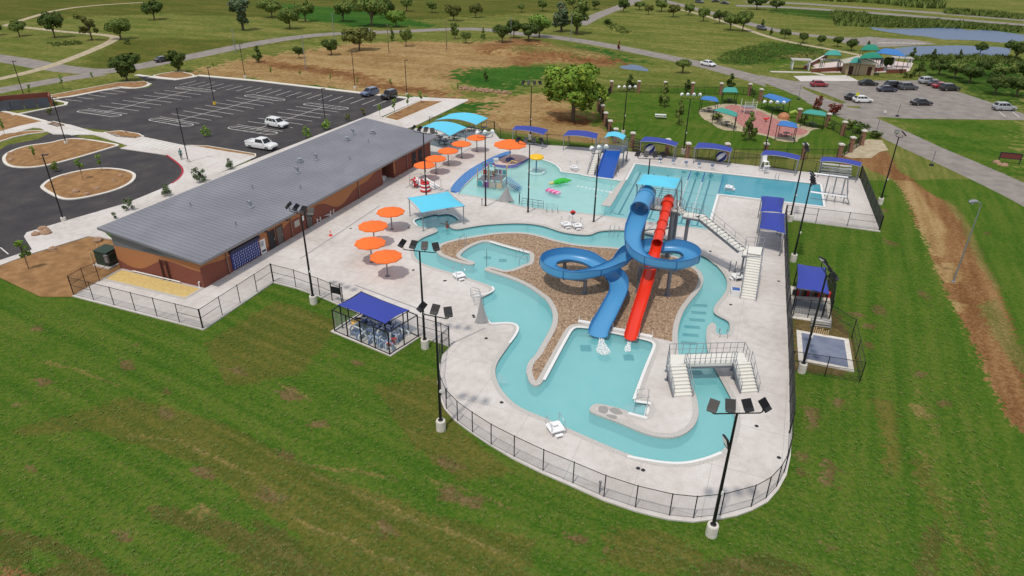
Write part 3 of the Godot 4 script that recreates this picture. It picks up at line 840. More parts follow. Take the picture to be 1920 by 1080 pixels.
func parking() -> void:
	var ya := Y_GROUND + 0.02
	var b := MB.new()
	b.sheet(P([-96.3,-131.2,-95.1,-134.3,-92,-139.5,-94.4,-142.3,-97.5,-144.1,-94.5,-150.1,-90.9,-157.2,-86.5,-155.7,-84.3,-157.6,-84.9,-161.2,-93.8,-171,-92,-171.8,-81.2,-167.8,-79,-171.3,-62.3,-165.8,-34.2,-153.9,-23.3,-149.1,-28.2,-134.9,-31.3,-127.2,-36.4,-116,-41.2,-104,-54.5,-109.3,-66.6,-117.9,-74.5,-120.8,-82.1,-123,-89.7,-126.5]),ya)
	setting("parking_lot",b,"asphalt")
	b = MB.new()
	b.sheet(P([-83,-103.6,-84.7,-107.9,-85.4,-111,-82.6,-114.4,-82.9,-118.7,-79.6,-118,-66.1,-110.3,-63.2,-108.9,-56.3,-105.9,-52.3,-101.5,-50.3,-98.3,-49.3,-94.6,-49.5,-90.8,-51.75,-84.4,-56.11,-78.18,-58.65,-74.31,-58.31,-73.24,-55.26,-69.99,-55.24,-67.16,-57.51,-65.74,-65.51,-72.69]),ya)
	setting("drop_off_loop",b,"asphalt")
	# pavements with a kerb step
	slab("pavement",P([-90.3,-122,-88.9,-126.5,-82.4,-123.9,-75.7,-119.5,-65.2,-116.5,-55.4,-111.4,-51.3,-110.2,-41.8,-105.8,-44.8,-96,-41.4,-104.7,-37.7,-113.3,-29.1,-133.9,-23.9,-148.4,-22.3,-149.9,-20.3,-148.7,-26.3,-133,-22.7,-130,-15,-147.7,-10.1,-148.4,-18.8,-126.2,-22.7,-120.8,-42.42,-77.57,-51.2,-76.42,-47.42,-72.7,-50.76,-73.57,-54.36,-68.58,-56.28,-64.79,-57.17,-66.08,-55.03,-69.64,-58.31,-73.24,-58.73,-74.43,-56.19,-78.31,-51.83,-84.55,-49.6,-91,-49.3,-94.9,-50.2,-98.3,-52.3,-101.6,-56.4,-106.1,-65.7,-109.4,-65.2,-111.1,-74.5,-117.4,-81.7,-117.4,-86.4,-121.3]),0.0,"concrete")
	# the lot's long kerb along its far side and the walk beside it
	slab("kerb",band(P([-94.1,-171.7,-86.5,-168.1,-81.9,-166.5,-79,-170.7,-78.8,-172.1,-62.5,-166.5,-34.3,-154.4,-22.8,-149.7]),1.3),0.02,"kerb")
	slab("kerb",band(smooth(P([-107.5,-139.1,-105.7,-142.6,-103.5,-146.2,-97.3,-144,-90.9,-156.7,-86.9,-156,-85.1,-158.1,-85.8,-161.6]),1,false),0.8),0.02,"kerb")
	slab("pavement",P([-23.9,-148.4,-22.4,-151.2,-10.2,-149.3,-10.1,-147.7,-15,-147.1,-23.7,-147.6]),0.006,"concrete")
	slab("kerb",band(P([-103.9,-134.7,-95.9,-130.5,-88.5,-126.2]),0.7),0.014,"kerb")
	slab("kerb",band(P([-97.6,-130.4,-95,-135,-92.6,-139.4,-93.5,-141.4,-96.8,-143.2]),0.7),0.018,"kerb")
	slab("pavement",P([-92.5,-117.3,-90.9,-122.9,-88.9,-126.5,-86.6,-125.1,-88.4,-119.8,-89.6,-113.2]),0.008,"concrete")
	# planted beds
	kerbed_bed("planting_bed",smooth(P([-88,-110.9,-86.9,-116.7,-83.2,-119.2,-84.9,-120,-89.7,-118.8,-91.9,-116.5]),1),0.3)
	kerbed_bed("planting_bed",smooth(P([-81.4,-103.3,-82.7,-106.9,-81.9,-110.5,-79.1,-112.1,-78.2,-114.4,-75.8,-115.4,-67.5,-112,-66.6,-111.2,-67.3,-109.6,-69.4,-104.3,-72.1,-99.4,-75.1,-98.4,-78.2,-99.5]),2),0.45)
	kerbed_bed("planting_bed",smooth(P([-67.4,-90.8,-68,-94.3,-66.3,-97.5,-63.5,-99.3,-60.3,-99,-57.4,-97.5,-55.9,-95.5,-55.1,-92.3,-55.9,-88.9,-58.8,-85.8,-60.9,-85.4,-63.2,-86.9,-66.5,-89.6]),2),0.45)
	kerbed_bed("planting_bed",P([-73.7,-119,-71.4,-120.4,-67.1,-118.6,-65.2,-116.8,-66,-115,-70,-115.9]),0.25)
	kerbed_bed("planting_bed",P([-88.2,-124.5,-87,-126.3,-83.6,-124.3,-82.5,-122.9,-83.9,-121.9]),0.25)
	kerbed_bed("planting_bed",P([-55.6,-111.8,-51.9,-111.6,-42.3,-107.4,-41.8,-106,-47.4,-108.1]),0.2)
	kerbed_bed("planting_bed",P([-25.9,-132.4,-20.3,-148.3,-15,-147.6,-22.6,-129.7]),0.3)
	kerbed_bed("planting_bed",P([-93.8,-162.1,-88.4,-164.1,-85.9,-161.6,-85.1,-157.8,-87,-156.2,-90.7,-157.5,-97.8,-144,-101.2,-147.7]),0.3)
	kerbed_bed("planting_bed",smooth(P([-90.1,-171.6,-86.2,-177.6,-79.7,-172.7,-79.1,-169,-81.8,-167.1,-88.5,-169.5]),1),0.4)
	b = MB.new()
	b.sheet(P([-54.32,-68.51,-50.71,-73.49,-47.28,-72.59,-45.57,-69.94,-43.15,-66.18,-42.02,-64.68,-42.52,-61.37,-43.85,-58.79,-47.3,-58.75,-53.96,-62.65,-54.58,-62.33,-56.28,-64.79]),Y_GROUND + 0.05)
	setting("planting_bed",b,"mulch")
	b = MB.new()
	b.sheet(P([-103.7,-133.6,-97.7,-131.7,-89.5,-127.4,-89.1,-125.5,-90.7,-121.1,-92.5,-117.3]),Y_GROUND + 0.05)
	setting("planting_bed",b,"mulch")
	# markings
	b = MB.new()
	var y := ya + 0.005
	var rows := [[Vector2(-81.8,-133.9),Vector2(-73.3,-155.4),9,Vector2(-85.8,-138.6),Vector2(-75.5,-134.6)],
		[Vector2(-64.8,-127.8),Vector2(-55,-147.9),9,Vector2(-68.9,-131.6),Vector2(-58.8,-127.8)],
		[Vector2(-47.6,-122.8),Vector2(-39.8,-140.7),7,Vector2(-50.9,-126.5),Vector2(-41.1,-123.8)]]
	for r in rows:
		b.sheet(band(PackedVector2Array([r[0],r[1]]),0.13),y)
		var dir: Vector2 = (r[1] - r[0]).normalized()
		var across: Vector2 = Vector2(-dir.y,dir.x)
		var len: float = r[0].distance_to(r[1])
		var k := int(len / 2.75)
		for i in k:
			var q: Vector2 = r[0] + dir * (1.0 + i * 2.75)
			b.sheet(band(PackedVector2Array([q - across * 5.4,q + across * 5.4]),0.12),y + 0.004)
		for e in [0,1]:
			var o: Vector2 = (r[0] - dir * 0.9) if e == 0 else (r[1] + dir * 0.9)
			var loop := PackedVector2Array()
			for s in [-1.0,1.0]:
				for a in 9:
					var th := -PI / 2 + PI * a / 8.0
					loop.append(o + across * s * (4.4 + cos(th) * 1.1) + (dir * sin(th) * 1.1 * s))
			var inner := grow(loop,-0.13)
			b.sheet_holes(loop,[inner],y + 0.008)
			for i in 6:
				var q: Vector2 = o + across * (-4.4 + i * 1.75)
				var bit: Array = Geometry2D.intersect_polygons(band(PackedVector2Array([q - dir * 1.3 - across * 0.6,q + dir * 1.3 + across * 0.6]),0.12),inner)
				for z in bit: b.sheet(z,y + 0.008)
	# stalls along the far kerb
	var f0 := Vector2(-77.6,-166.1)
	var f1 := Vector2(-25.2,-146.4)
	var fd := (f1 - f0).normalized()
	var fa := Vector2(-fd.y,fd.x)
	if fa.y < 0: fa = -fa
	for i in int(f0.distance_to(f1) / 2.75):
		var q := f0 + fd * (1.0 + i * 2.75)
		b.sheet(band(PackedVector2Array([q,q + fa * 5.4]),0.12),y)
	for s in [P([-95.6,-144.5,-91.1,-142.9]),P([-94.4,-146.8,-90,-145.1]),P([-93.6,-149.5,-88.7,-147.5]),P([-92.1,-151.6,-87.7,-150.3]),P([-91.1,-154.2,-86.8,-152.3])]: b.sheet(band(s,0.12),y)
	for s in [P([-59.11,-70.24,-57.02,-68.5])]: b.sheet(band(s,0.12),y)
	setting("parking_markings",b,"paint_white")
	for cw in [[Vector2(-82.6,-119.2),Vector2(-80.8,-120.8),Vector2(-77.7,-116.5),Vector2(-75.5,-118.2)],[Vector2(-65.3,-111.5),Vector2(-64.3,-114.9),Vector2(-57.5,-108.6),Vector2(-56.6,-111.2)]]:
		b = MB.new()
		for i in 8:
			var f := (i + 0.2) / 8.0
			b.sheet(band(PackedVector2Array([cw[0].lerp(cw[2],f),cw[1].lerp(cw[3],f)]),0.42),0.008)
		setting("crosswalk_markings",b,"paint_white")
	b = MB.new()
	b.sheet(band(smooth(P([-56.4,-106.1,-52.3,-101.5,-50.2,-98.3,-49.3,-94.9,-49.4,-92.5]),2,false),0.3),0.012)
	setting("fire_lane_paint",b,"paint_red")

func right_park_grounds() -> void:
	var b := MB.new()
	b.sheet(P([64.5,-182.8,70.9,-175.3,87.8,-177,103.6,-178.4,102.4,-173.3,106.3,-165.3,107,-157,107.7,-140.8,105.5,-137.6,79.5,-137.7,75.4,-138.8,70.2,-136.6,67.6,-143.2,66.6,-160.2,61.6,-173.9]),Y_GROUND + 0.02)
	setting("parking_lot",b,"old_asphalt")
	slab("pavement",P([73,-182,87.9,-184.1,87.7,-176.6,72.4,-175.3]),-0.06,"concrete")
	slab("pavement",band(P([69,-187.9,80.1,-187.7,81.8,-184.1]),1.5),-0.07,"concrete")
	b = MB.new()
	var p0 := Vector2(101.9,-140.5)
	for i in 4:
		var q := p0 + Vector2(2.6 * i,0.6 * i)
		b.sheet(band(PackedVector2Array([q,q + Vector2(1.8,-5.0)]),0.14),Y_GROUND + 0.026)
	setting("parking_markings",b,"paint_white")
	# grassy verges
	for g in [P([70.6,-168.7,72.3,-160.5,73.8,-151.7,72.3,-150.3,70.3,-156.9,69.7,-167.1]),P([72.4,-148.4,75.1,-147.9,74.6,-146.3,72,-146.9]),P([62.4,-172.2,65.2,-157.2,64.7,-147.9,59.2,-151.5,58.8,-161.1])]:
		b = MB.new()
		b.prism(ragged(g,1.0,0.3,6),Y_GROUND,Y_GROUND + 0.035)
		setting("grass_verge",b,"park_ground")
	# access apron at the corner of the fenced park
	b = MB.new()
	b.sheet(P([55.5,-111.3,60.7,-117.9,64.6,-121.6,67,-121.1,65.2,-114.9,63.1,-113.7,59.9,-110,56.5,-109.8]),Y_GROUND + 0.016)
	setting("pavement",b,"path_gravel")
	# playground surface
	b = MB.new()
	b.sheet(smooth(P([38.4,-142.9,43.7,-148,47.5,-149.6,50.3,-147.4,52.1,-144.7,53,-141.3,55.1,-133.1,57.1,-130.2,59.3,-128.8,56.8,-127.9,54.4,-123.6,51.6,-121.1,51.1,-119.1,47.9,-119.1,46.8,-122.5,44.9,-124.5,42.4,-126.1,39.1,-126.7,38.6,-133,37.8,-134.6]),1),Y_GROUND + 0.01)
	setting("playground_paving",b,"path_gravel")
	b = MB.new()
	b.sheet(smooth(P([44.6,-145.7,47.5,-148.2,49.7,-145.5,51.5,-142.9,52.4,-137,53.8,-130.7,55,-128.6,56.1,-127.5,54.3,-124.2,51.6,-123.4,48.5,-121.9,46.4,-124.5,44.4,-128,43.8,-132.5,45,-140.8]),1),Y_GROUND + 0.016)
	setting("playground_surface",b,"rubber")

func cut(polys: Array,holes: Array) -> Array:
	var bits := polys
	for h in holes:
		var nxt: Array = []
		for b in bits: nxt.append_array(Geometry2D.clip_polygons(b,h))
		bits = nxt
	return bits

func deck_and_pools() -> void:
	var zero := P([-8.2,-89.4,-7.6,-89.7,-4.9,-99.3,-3.3,-102,-0.1,-100.8,2.9,-106.5,2.9,-108.4,-0.9,-111.8,-3.7,-104.7,-9.7,-91.9])
	var b := MB.new()
	b.sheet_holes(deck_poly,[river_poly,pool_poly],0.0)
	b.wall(deck_poly,Y_GROUND - 0.1,0.0)
	setting("pool_deck",b,"concrete")
	# coping: a band a little proud of the deck
	b = MB.new()
	b.sheet_holes(grow(river_poly,0.42),[river_poly],0.02)
	b.wall(grow(river_poly,0.42),0.0,0.02)
	b.sheet_holes(grow(pool_poly,0.40),[pool_poly,zero],0.02)
	b.wall(grow(pool_poly,0.40),-0.02,0.016)
	b.wall(river_poly,-0.06,0.02,-1.0)
	b.wall(pool_poly,-0.06,0.016,-1.0)
	setting("pool_coping",b,"coping")
	# waterline tiles, walls and floors
	b = MB.new()
	b.wall(grow(river_poly,0.03),-0.32,-0.061,-1.0)
	setting("waterline_tiles",b,"tile_band")
	b = MB.new()
	b.wall(grow(river_poly,0.035),-1.12,-0.32,-1.0)
	b.sheet(grow(river_poly,0.04),-1.1)
	b.wall(grow(pool_poly,0.02),-3.25,-0.06,-1.0)
	var lap := P([19.3,-107,33.3,-102.9,29.1,-90.9,24.4,-76.16,10.41,-77.35,12.5,-85.8,16.6,-96.6])
	var dive := P([33.3,-102.9,53.2,-98.1,43.27,-82.36,29.1,-90.9])
	var lap_bits: Array = Geometry2D.intersect_polygons(pool_poly,lap)
	var dive_bits: Array = Geometry2D.intersect_polygons(pool_poly,dive)
	var shallow := cut([pool_poly],[lap,dive])
	for p in lap_bits:
		b.sheet(p,-1.3)
	for p in dive_bits:
		b.sheet(p,-3.2)
		b.wall(grow(p,0.01),-3.22,-1.28,-1.0)
	var e0 := Vector2(-7.8,-89.7)
	var dir := (Vector2(12.5,-85.8) - e0).normalized()
	for p in shallow:
		var ix := Geometry2D.triangulate_polygon(p)
		for i in range(0,ix.size(),3):
			var q: Array[Vector3] = []
			for k in 3:
				var s: Vector2 = p[ix[i + k]]
				q.append(Vector3(s.x,-0.16 - maxf(0.0,(s - e0).dot(dir)) * 0.035,s.y))
			var nn := (q[2] - q[0]).cross(q[1] - q[0]).normalized()
			if nn.y < 0: nn = -nn
			b.tri(q[0],q[1],q[2],nn,nn,nn)
	for p in lap_bits: b.wall(grow(p,0.015),-1.3,-0.9,-1.0)
	setting("pool_floor",b,"plaster")
	# water
	b = MB.new()
	b.sheet(river_poly,-0.15)
	setting("lazy_river_water",b,"water_river")
	for w in [["leisure_pool_water",shallow,"water_leisure"],["lap_pool_water",lap_bits,"water_lap"],["diving_well_water",dive_bits,"water_dive"]]:
		b = MB.new()
		for p in w[1]: b.sheet(p,-0.075)
		setting(w[0],b,mats[w[2]])
	# island between the arms of the river
	var isl := thing_setting("island")
	b = MB.new()
	var gap := P([11.87,-53.01,14.74,-51.8,15.64,-47.69,16.21,-41.26,14.17,-36.48,4.31,-36.28,5.28,-45.01,8.45,-45.08])
	var soil: Array = cut([grow(island_poly,-0.5)],[gap])
	b.sheet_holes(island_poly,soil,0.01)
	b.wall(island_poly,-1.1,0.01)
	part("island_coping",b,"coping",isl)
	var walk: Array = Geometry2D.intersect_polygons(grow(island_poly,-0.45),gap)
	b = MB.new()
	for p in walk: b.sheet(p,0.016)
	part("island_walkway",b,"concrete",isl)
	b = MB.new()
	for p in soil: b.sheet(p,-0.015)
	part("island_gravel",b,"gravel",isl)
	# loose cobbles lying on the gravel
	var peb := MB.new()
	rng.seed = 5
	for p in soil:
		var lo := Vector2(1e9,1e9)
		var hi := -lo
		for q in p:
			lo = lo.min(q); hi = hi.max(q)
		var want := int((hi.x - lo.x) * (hi.y - lo.y) * 5.0)
		for i in want:
			var q := Vector2(rng.randf_range(lo.x,hi.x),rng.randf_range(lo.y,hi.y))
			if not Geometry2D.is_point_in_polygon(q,p): continue
			var s := rng.randf_range(0.04,0.09)
			var g := rng.randf_range(0.75,1.3)
			peb.tinted = true
			peb.tint = Color(0.31 * g,0.22 * g,0.155 * g)
			var at := Vector3(q.x,0.0,q.y)
			var an := rng.randf() * TAU
			var A := at + Vector3(cos(an),-0.2,sin(an)) * s
			var B := at + Vector3(cos(an + 1.9),-0.25,sin(an + 1.9)) * s
			var D := at + Vector3(cos(an + 4.2),-0.2,sin(an + 4.2)) * s
			var top := at + Vector3(0,s * 0.3,0)
			for t3 in [[A,B],[B,D],[D,A]]:
				var nn := ((t3[0] as Vector3) - top).cross((t3[1] as Vector3) - top).normalized()
				if nn.y < 0: nn = -nn
				peb.tri(t3[0],t3[1],top,nn,nn,nn)
	var pm := mat("pebble",Color.WHITE,1.0)
	pm.vertex_color_use_as_albedo = true
	var po := part("cobbles",peb,pm,isl)
	po.set_meta("kind","stuff")
	# white gutters round the plunge pool and beside the small pool
	var gut := MB.new()
	for path in [P([2.76,-45.66,5.3,-52.91,5.74,-53.86,6.21,-54.19,7.26,-54.02]),P([9.18,-53.31,10.59,-52.77]),P([11.58,-52.4,12.72,-51.93,12.97,-51.4,12.78,-50.63,11.85,-48.4,10.85,-45.84,9.87,-43.19]),P([-2.73,-73.46,-0.59,-71.95,1.95,-70.43]),P([9.85,-42.95,11.15,-42.67]),P([9.14,-41.43,10.52,-40.85])]:
		var sp := smooth(path,2,false)
		for i in sp.size() - 1:
			gut.bar(Vector3(sp[i].x,0.03,sp[i].y),Vector3(sp[i + 1].x,0.03,sp[i + 1].y),0.26,0.06)
	for path in [P([8.38,-36.59,9.37,-36.31,10.83,-35.97,12.35,-35.93,14.01,-36.47,15.2,-37.11]),P([-2.69,-56.41,-2.14,-54.51,-1.14,-54.65,-0.21,-54.75,0.47,-54.46,0.65,-53.69,0.39,-52.59,-0.17,-51.22]),P([-3.61,-59.97,-2.27,-60.61,-1.84,-61.36,-2.09,-62.04]),P([-9.82,-81.86,-8.54,-82.43,-7.53,-81.54,-6.91,-80.28]),P([-12.04,-77.99,-12.67,-79.34,-12.66,-80.08,-11.64,-81.08])]:
		var sp := smooth(path,2,false)
		for i in sp.size() - 1:
			gut.bar(Vector3(sp[i].x,0.03,sp[i].y),Vector3(sp[i + 1].x,0.03,sp[i + 1].y),0.22,0.05)
	for path in [P([19.5,-104.9,45.9,-96.1,42.6,-86.6,29.2,-91,24.59,-78.34]),P([19.5,-104.9,16.9,-96.7]),P([4.6,-106.4,6,-104.9,6.8,-103.5,7.3,-101.6,7.4,-100.2,10.1,-99.2,11.1,-98.4,16.1,-96.4])]:
		for i in path.size() - 1:
			gut.bar(Vector3(path[i].x,0.02,path[i].y),Vector3(path[i + 1].x,0.02,path[i + 1].y),0.30,0.05)
	setting("pool_gutter",gut,"white")
	# painted bands at the zero-depth entry
	for z in [["blue_entry_band",P([-9.2,-90.8,-8.6,-95,-7.2,-100,-5.5,-103.7,-3.2,-108,-0.9,-111,-0.2,-110.1,-1.5,-107.7,-3.1,-104.8,-4.9,-100.7,-6.1,-97.4,-7.2,-93.4,-7.8,-89.7]),"blue_surface",0.012],["indigo_entry_band",P([2.5,-106.2,1.3,-103.5,0.2,-101.7,-1.4,-101.5,-3.1,-102.3,-3.1,-103.5,-1.2,-102.9,0.2,-103.4,1.4,-105.1,2.5,-107.3]),"indigo_surface",0.014],["pink_entry_paving",P([-3.1,-104.7,-1.5,-107.6,0,-109.7,2.5,-107.5,1.4,-105.2,0.1,-103.5,-1.2,-103,-3.1,-103.6]),"pink_concrete",0.010]]:
		b = MB.new()
		b.sheet(smooth(z[1],1),z[3])
		setting(z[0],b,mats[z[2]])
	# joints in the deck and the long trench drain
	b = MB.new()
	var open := [grow(river_poly,0.44),grow(pool_poly,0.42)]
	var ang := atan2(-0.931,0.365)
	var du := Vector2(cos(ang),sin(ang))
	var dv := Vector2(-du.y,du.x)
	for k in range(-14,20):
		var q := Vector2(-10,-75) + dv * k * 4.6
		for piece in Geometry2D.intersect_polygons(band(PackedVector2Array([q - du * 90,q + du * 90]),0.035),grow(deck_poly,-0.1)):
			for bit in cut([piece],open): b.sheet(bit,0.005)
	for k in range(-16,16):
		var q := Vector2(0,-75) + du * k * 5.2
		for piece in Geometry2D.intersect_polygons(band(PackedVector2Array([q - dv * 90,q + dv * 90]),0.035),grow(deck_poly,-0.1)):
			for bit in cut([piece],open): b.sheet(bit,0.005)
	setting("deck_joints",b,mat("joint",C(176,172,168),0.9))
	b = MB.new()
	for path in [P([-23.89,-68.06,-17.9,-84.82]),P([-13.9,-97.3,-11.4,-101.9,-9.6,-106.9,-7.3,-112.5]),P([-16.45,-62.02,-8.87,-57.01]),P([-5.45,-50.95,-2.45,-53.77]),P([-15.5,-91.9,-14.1,-95.6])]:
		b.sheet(band(path,0.16),0.009)
	setting("trench_drain",b,mat("drain_grey",C(150,148,150),0.8))
	# drains in the deck
	b = MB.new()
	for q in P([8.95,-35.41,9.27,-35.24,18.68,-40.12,19.19,-36.68,21.99,-58.87,28.62,-64.18,-2.29,-51.99,-10.81,-65.62,-7.18,-63.24,-3.71,-56.08,-3.62,-55.76,-2.31,-51.99,-0.7,-42.59,23.18,-71.57,-20.11,-76.9,-13.01,-77.52,-10.81,-65.67,-7.09,-63.25,23.17,-71.64]):
		b.lathe(Vector3(q.x,0,q.y),[Vector2(0.16,0.0),Vector2(0.15,0.014),Vector2(0.0,0.014)],10)
	setting("deck_drains",b,"dark")
	pool_marks()

func thing_setting(called: String) -> Node3D:
	var o := Node3D.new()
	o.name = numbered(self,called)
	add_child(o)
	o.set_meta("kind","structure")
	return o

func grate(q: Vector2,w: float,d: float,turn: float,y: float) -> void:
	var o := thing("floor_grate","","grate",Vector3(q.x,y,q.y),turn,"dark grates on the pool floors")
	var b := MB.new()
	for s in [-1.0,1.0]:
		b.bx(s * (w / 2 - 0.03),0.02,0,0.06,0.04,d)
		b.bx(0,0.02,s * (d / 2 - 0.03),w - 0.121,0.04,0.06)
	part("frame",b,"drain_dark",o)
	b = MB.new()
	var k := int(w / 0.09)
	for i in k: b.bx(-w / 2 + 0.09 + (w - 0.18) * i / (k - 1),0.015,0,0.055,0.024,d - 0.13)
	part("bars",b,"drain_dark",o)
	b = MB.new()
	b.bx(0,0.002,0,w - 0.1,0.004,d - 0.1)
	part("sump",b,"dark",o)
	last = o

var last: Node3D

func pool_marks() -> void:
	var names := ["first","second","third","fourth","fifth","sixth"]
	var sp := P([19.46,-60.57,18.96,-59.05,18.47,-57.59,17.66,-56.22,17.15,-54.74,16.68,-53.32])
	for i in 6:
		grate(sp[i],1.45,0.5,-0.10,-1.098)
		last.set_meta("label","dark river floor grate, %s of the row above the footbridge" % names[i])
	for a in [[Vector2(16.15,-48.57),1.2,0.6,"dark grate on river floor just below the white footbridge"],[Vector2(7.74,-76.92),1.5,0.6,"dark river floor grate beside the white guard stands"],[Vector2(6.89,-52.2),1.0,1.0,"dark square floor drain left of the blue slide's splash"],[Vector2(10.64,-50.76),0.9,0.9,"dark square floor drain in front of the red slide"],[Vector2(-2.92,-71.27),0.8,0.7,"dark square drain in the small vortex pool beside thin pole"],[Vector2(-1.13,-70.61),0.9,0.8,"dark square drain near the far side of the small vortex pool"],[Vector2(-10.74,-80.86),0.8,0.6,"dark square drain in the spa pool under the cyan shade"],[Vector2(14.3,-97),0.9,0.5,"dark drain in the leisure pool in front of the wide blue slide"]]:
		grate(a[0],a[1],a[2],0.0,-1.098 if a[0].y > -95.0 else -1.0)
		last.set_meta("label",a[3])
	# lane lines on the floor of the lap pool
	var t0 := Vector2(20.7,-105)
	var t5 := Vector2(30.8,-101)
	var b0 := Vector2(14.5,-86.1)
	var b5 := Vector2(24.32,-82.34)
	var b := MB.new()
	for i in 6:
		var a := t0.lerp(t5,i / 5.0)
		var e := b0.lerp(b5,i / 5.0)
		var f := (e - a).normalized()
		var r := Vector2(-f.y,f.x)
		b.sheet(band(PackedVector2Array([a,e]),0.27),-1.293)
		for q in [a,e]: b.sheet(band(PackedVector2Array([q - r * 0.75,q + r * 0.75]),0.27),-1.289)
	b.sheet(band(P([17.1,-98.6,29.8,-93.8]),0.1),-1.285)
	setting("lane_lines",b,"lane_blue")
	# targets on the end wall
	b = MB.new()
	for q in P([23.2,-103.8,25,-103,26.9,-102.3,28.8,-101.6,30.7,-100.9]):
		b.bx(q.x,-0.5,q.y + 0.12,0.28,0.8,0.03,-0.32)
		b.bx(q.x,-0.45,q.y + 0.14,0.8,0.26,0.03,-0.32)
	setting("wall_targets",b,"lane_blue")
	# floating lane ropes
	var ends := [[Vector2(27.7,-101.4),Vector2(20.13,-79.4),"floating lane rope nearest the slide tower stairs, white with blue ends"],[Vector2(29.7,-100.7),Vector2(22.1,-78.6),"floating lane rope nearer the diving well, white with blue ends"]]
	for e in ends:
		var o := thing("lane_rope",e[2],"lane rope",Vector3(e[0].x,-0.08,e[0].y),0.0,"lane ropes in the lap pool")
		var d: Vector2 = e[1] - e[0]
		var wb := MB.new()
		var bb := MB.new()
		var k := int(d.length() / 0.30)
		for i in k:
			var f := float(i) / k
			var q := d * f
			var dst := bb if f < 0.2 or f > 0.78 else wb
			if dst == wb and i % 2 == 1: continue
			var ax := Vector3(d.x,0,d.y).normalized() * (0.09 if dst == wb else 0.12)
			dst.rod(Vector3(q.x,0.02,q.y) - ax,Vector3(q.x,0.02,q.y) + ax,0.085,8)
		part("white_floats",wb,"white_plastic",o).set_meta("kind","stuff")
		part("blue_floats",bb,"slide_royal",o).set_meta("kind","stuff")
		var cb := MB.new()
		cb.rod(Vector3(0,0.02,0),Vector3(d.x,0.02,d.y),0.012,5)
		part("cable",cb,"dark",o)
	var ro := thing("divider_rope","thin blue rope floating between lap lanes and the diving well","rope",Vector3(32.4,-100,0).x * Vector3.RIGHT)
	var ra := Vector2(32.4,-100)
	var rb := Vector2(29.3,-91.2)
	ro.position = Vector3(ra.x,-0.06,ra.y)
	var cb := MB.new()
	cb.rod(Vector3.ZERO,Vector3(rb.x - ra.x,0,rb.y - ra.y),0.05,6)
	part("rope",cb,"slide_royal",ro)
	# splashes where the slides end
	for s in [[P([8.13,-52.56,8.46,-52.64,8.48,-51.74,8.7,-50.85,8.83,-49.99,8.4,-49.63,7.86,-49.76,7.6,-50.25,7.88,-51.42]),"white splash spreading from the foot of the blue slide",900],[P([10.63,-51.79,10.92,-51.8,10.74,-50.91,10.7,-50.33,10.21,-50.24,10.14,-50.6]),"small white splash at the foot of the red slide",320]]:
		var sb := MB.new()
		rng.seed = 91 + s[2]
		var lo := Vector2(1e9,1e9)
		var hi := -lo
		for q in s[0]:
			lo = lo.min(q); hi = hi.max(q)
		var cen := (lo + hi) * 0.5
		var made := 0
		var tries := 0
		while made < s[2] and tries < 6000:
			tries += 1
			var q := Vector2(rng.randf_range(lo.x,hi.x),rng.randf_range(lo.y,hi.y))
			if not Geometry2D.is_point_in_polygon(q,s[0]): continue
			made += 1
			var hgt := rng.randf() * rng.randf() * 0.22 - 0.04
			var r := rng.randf_range(0.015,0.055)
			sb.lathe(Vector3(q.x,-0.1 + hgt,q.y),[Vector2(0.001,-r),Vector2(r * 0.8,-r * 0.5),Vector2(r,0),Vector2(r * 0.7,r * 0.5),Vector2(0.001,r * 0.8)],6)
		var so := solid("splash",sb,"foam",s[1],"splash")
		so.set_meta("kind","stuff")
	# grey mats and steps
	var mo := thing("rubber_mats","grey rubber mats lying on the long finger of the island","mats",Vector3.ZERO)
	for p in [P([6.87,-42.18,7.4,-42.31,7.72,-42.01,7.45,-41.3,6.86,-41.55]),P([7.63,-41.92,8.29,-42.15,8.75,-41.45,8.61,-41.23,7.95,-41.31]),P([7.44,-41.24,7.83,-41.22,8.25,-41.05,8.09,-40.67,7.77,-40.78,7.47,-41])]:
		b = MB.new()
		b.prism(smooth(p,1),0.016,0.04)
		part("mat",b,mat("mat_grey",C(150,148,146),0.9),mo)
	# stairs into the plunge pool, into the river and the spa
	for st in [[Vector2(9.61,-42.27),Vector2(10.96,-41.88),5,2.4,"wide white pool steps in the corner of the plunge pool"],[Vector2(-1.26,-46.9),Vector2(-2.47,-46.1),5,2.2,"river entry steps beside the grey covered chair lift"],[Vector2(-10.39,-80.16),Vector2(-10.95,-82.6),5,1.9,"steps down into the spa pool under the cyan shade"]]:
		var o := thing("pool_steps",st[4],"steps",Vector3(st[1].x,0,st[1].y))
		var d: Vector2 = st[0] - st[1]
		var f := Vector3(d.x,0,d.y).normalized()
		for i in st[2]:
			b = MB.new()
			b.box(Transform3D(Basis.looking_at(f,Vector3.UP),f * (0.2 + i * 0.42) + Vector3(0,-0.12 - i * 0.17 - 0.4,0)),Vector3(st[3],0.8,0.42 - 0.003))
			part("step",b,"white",o)

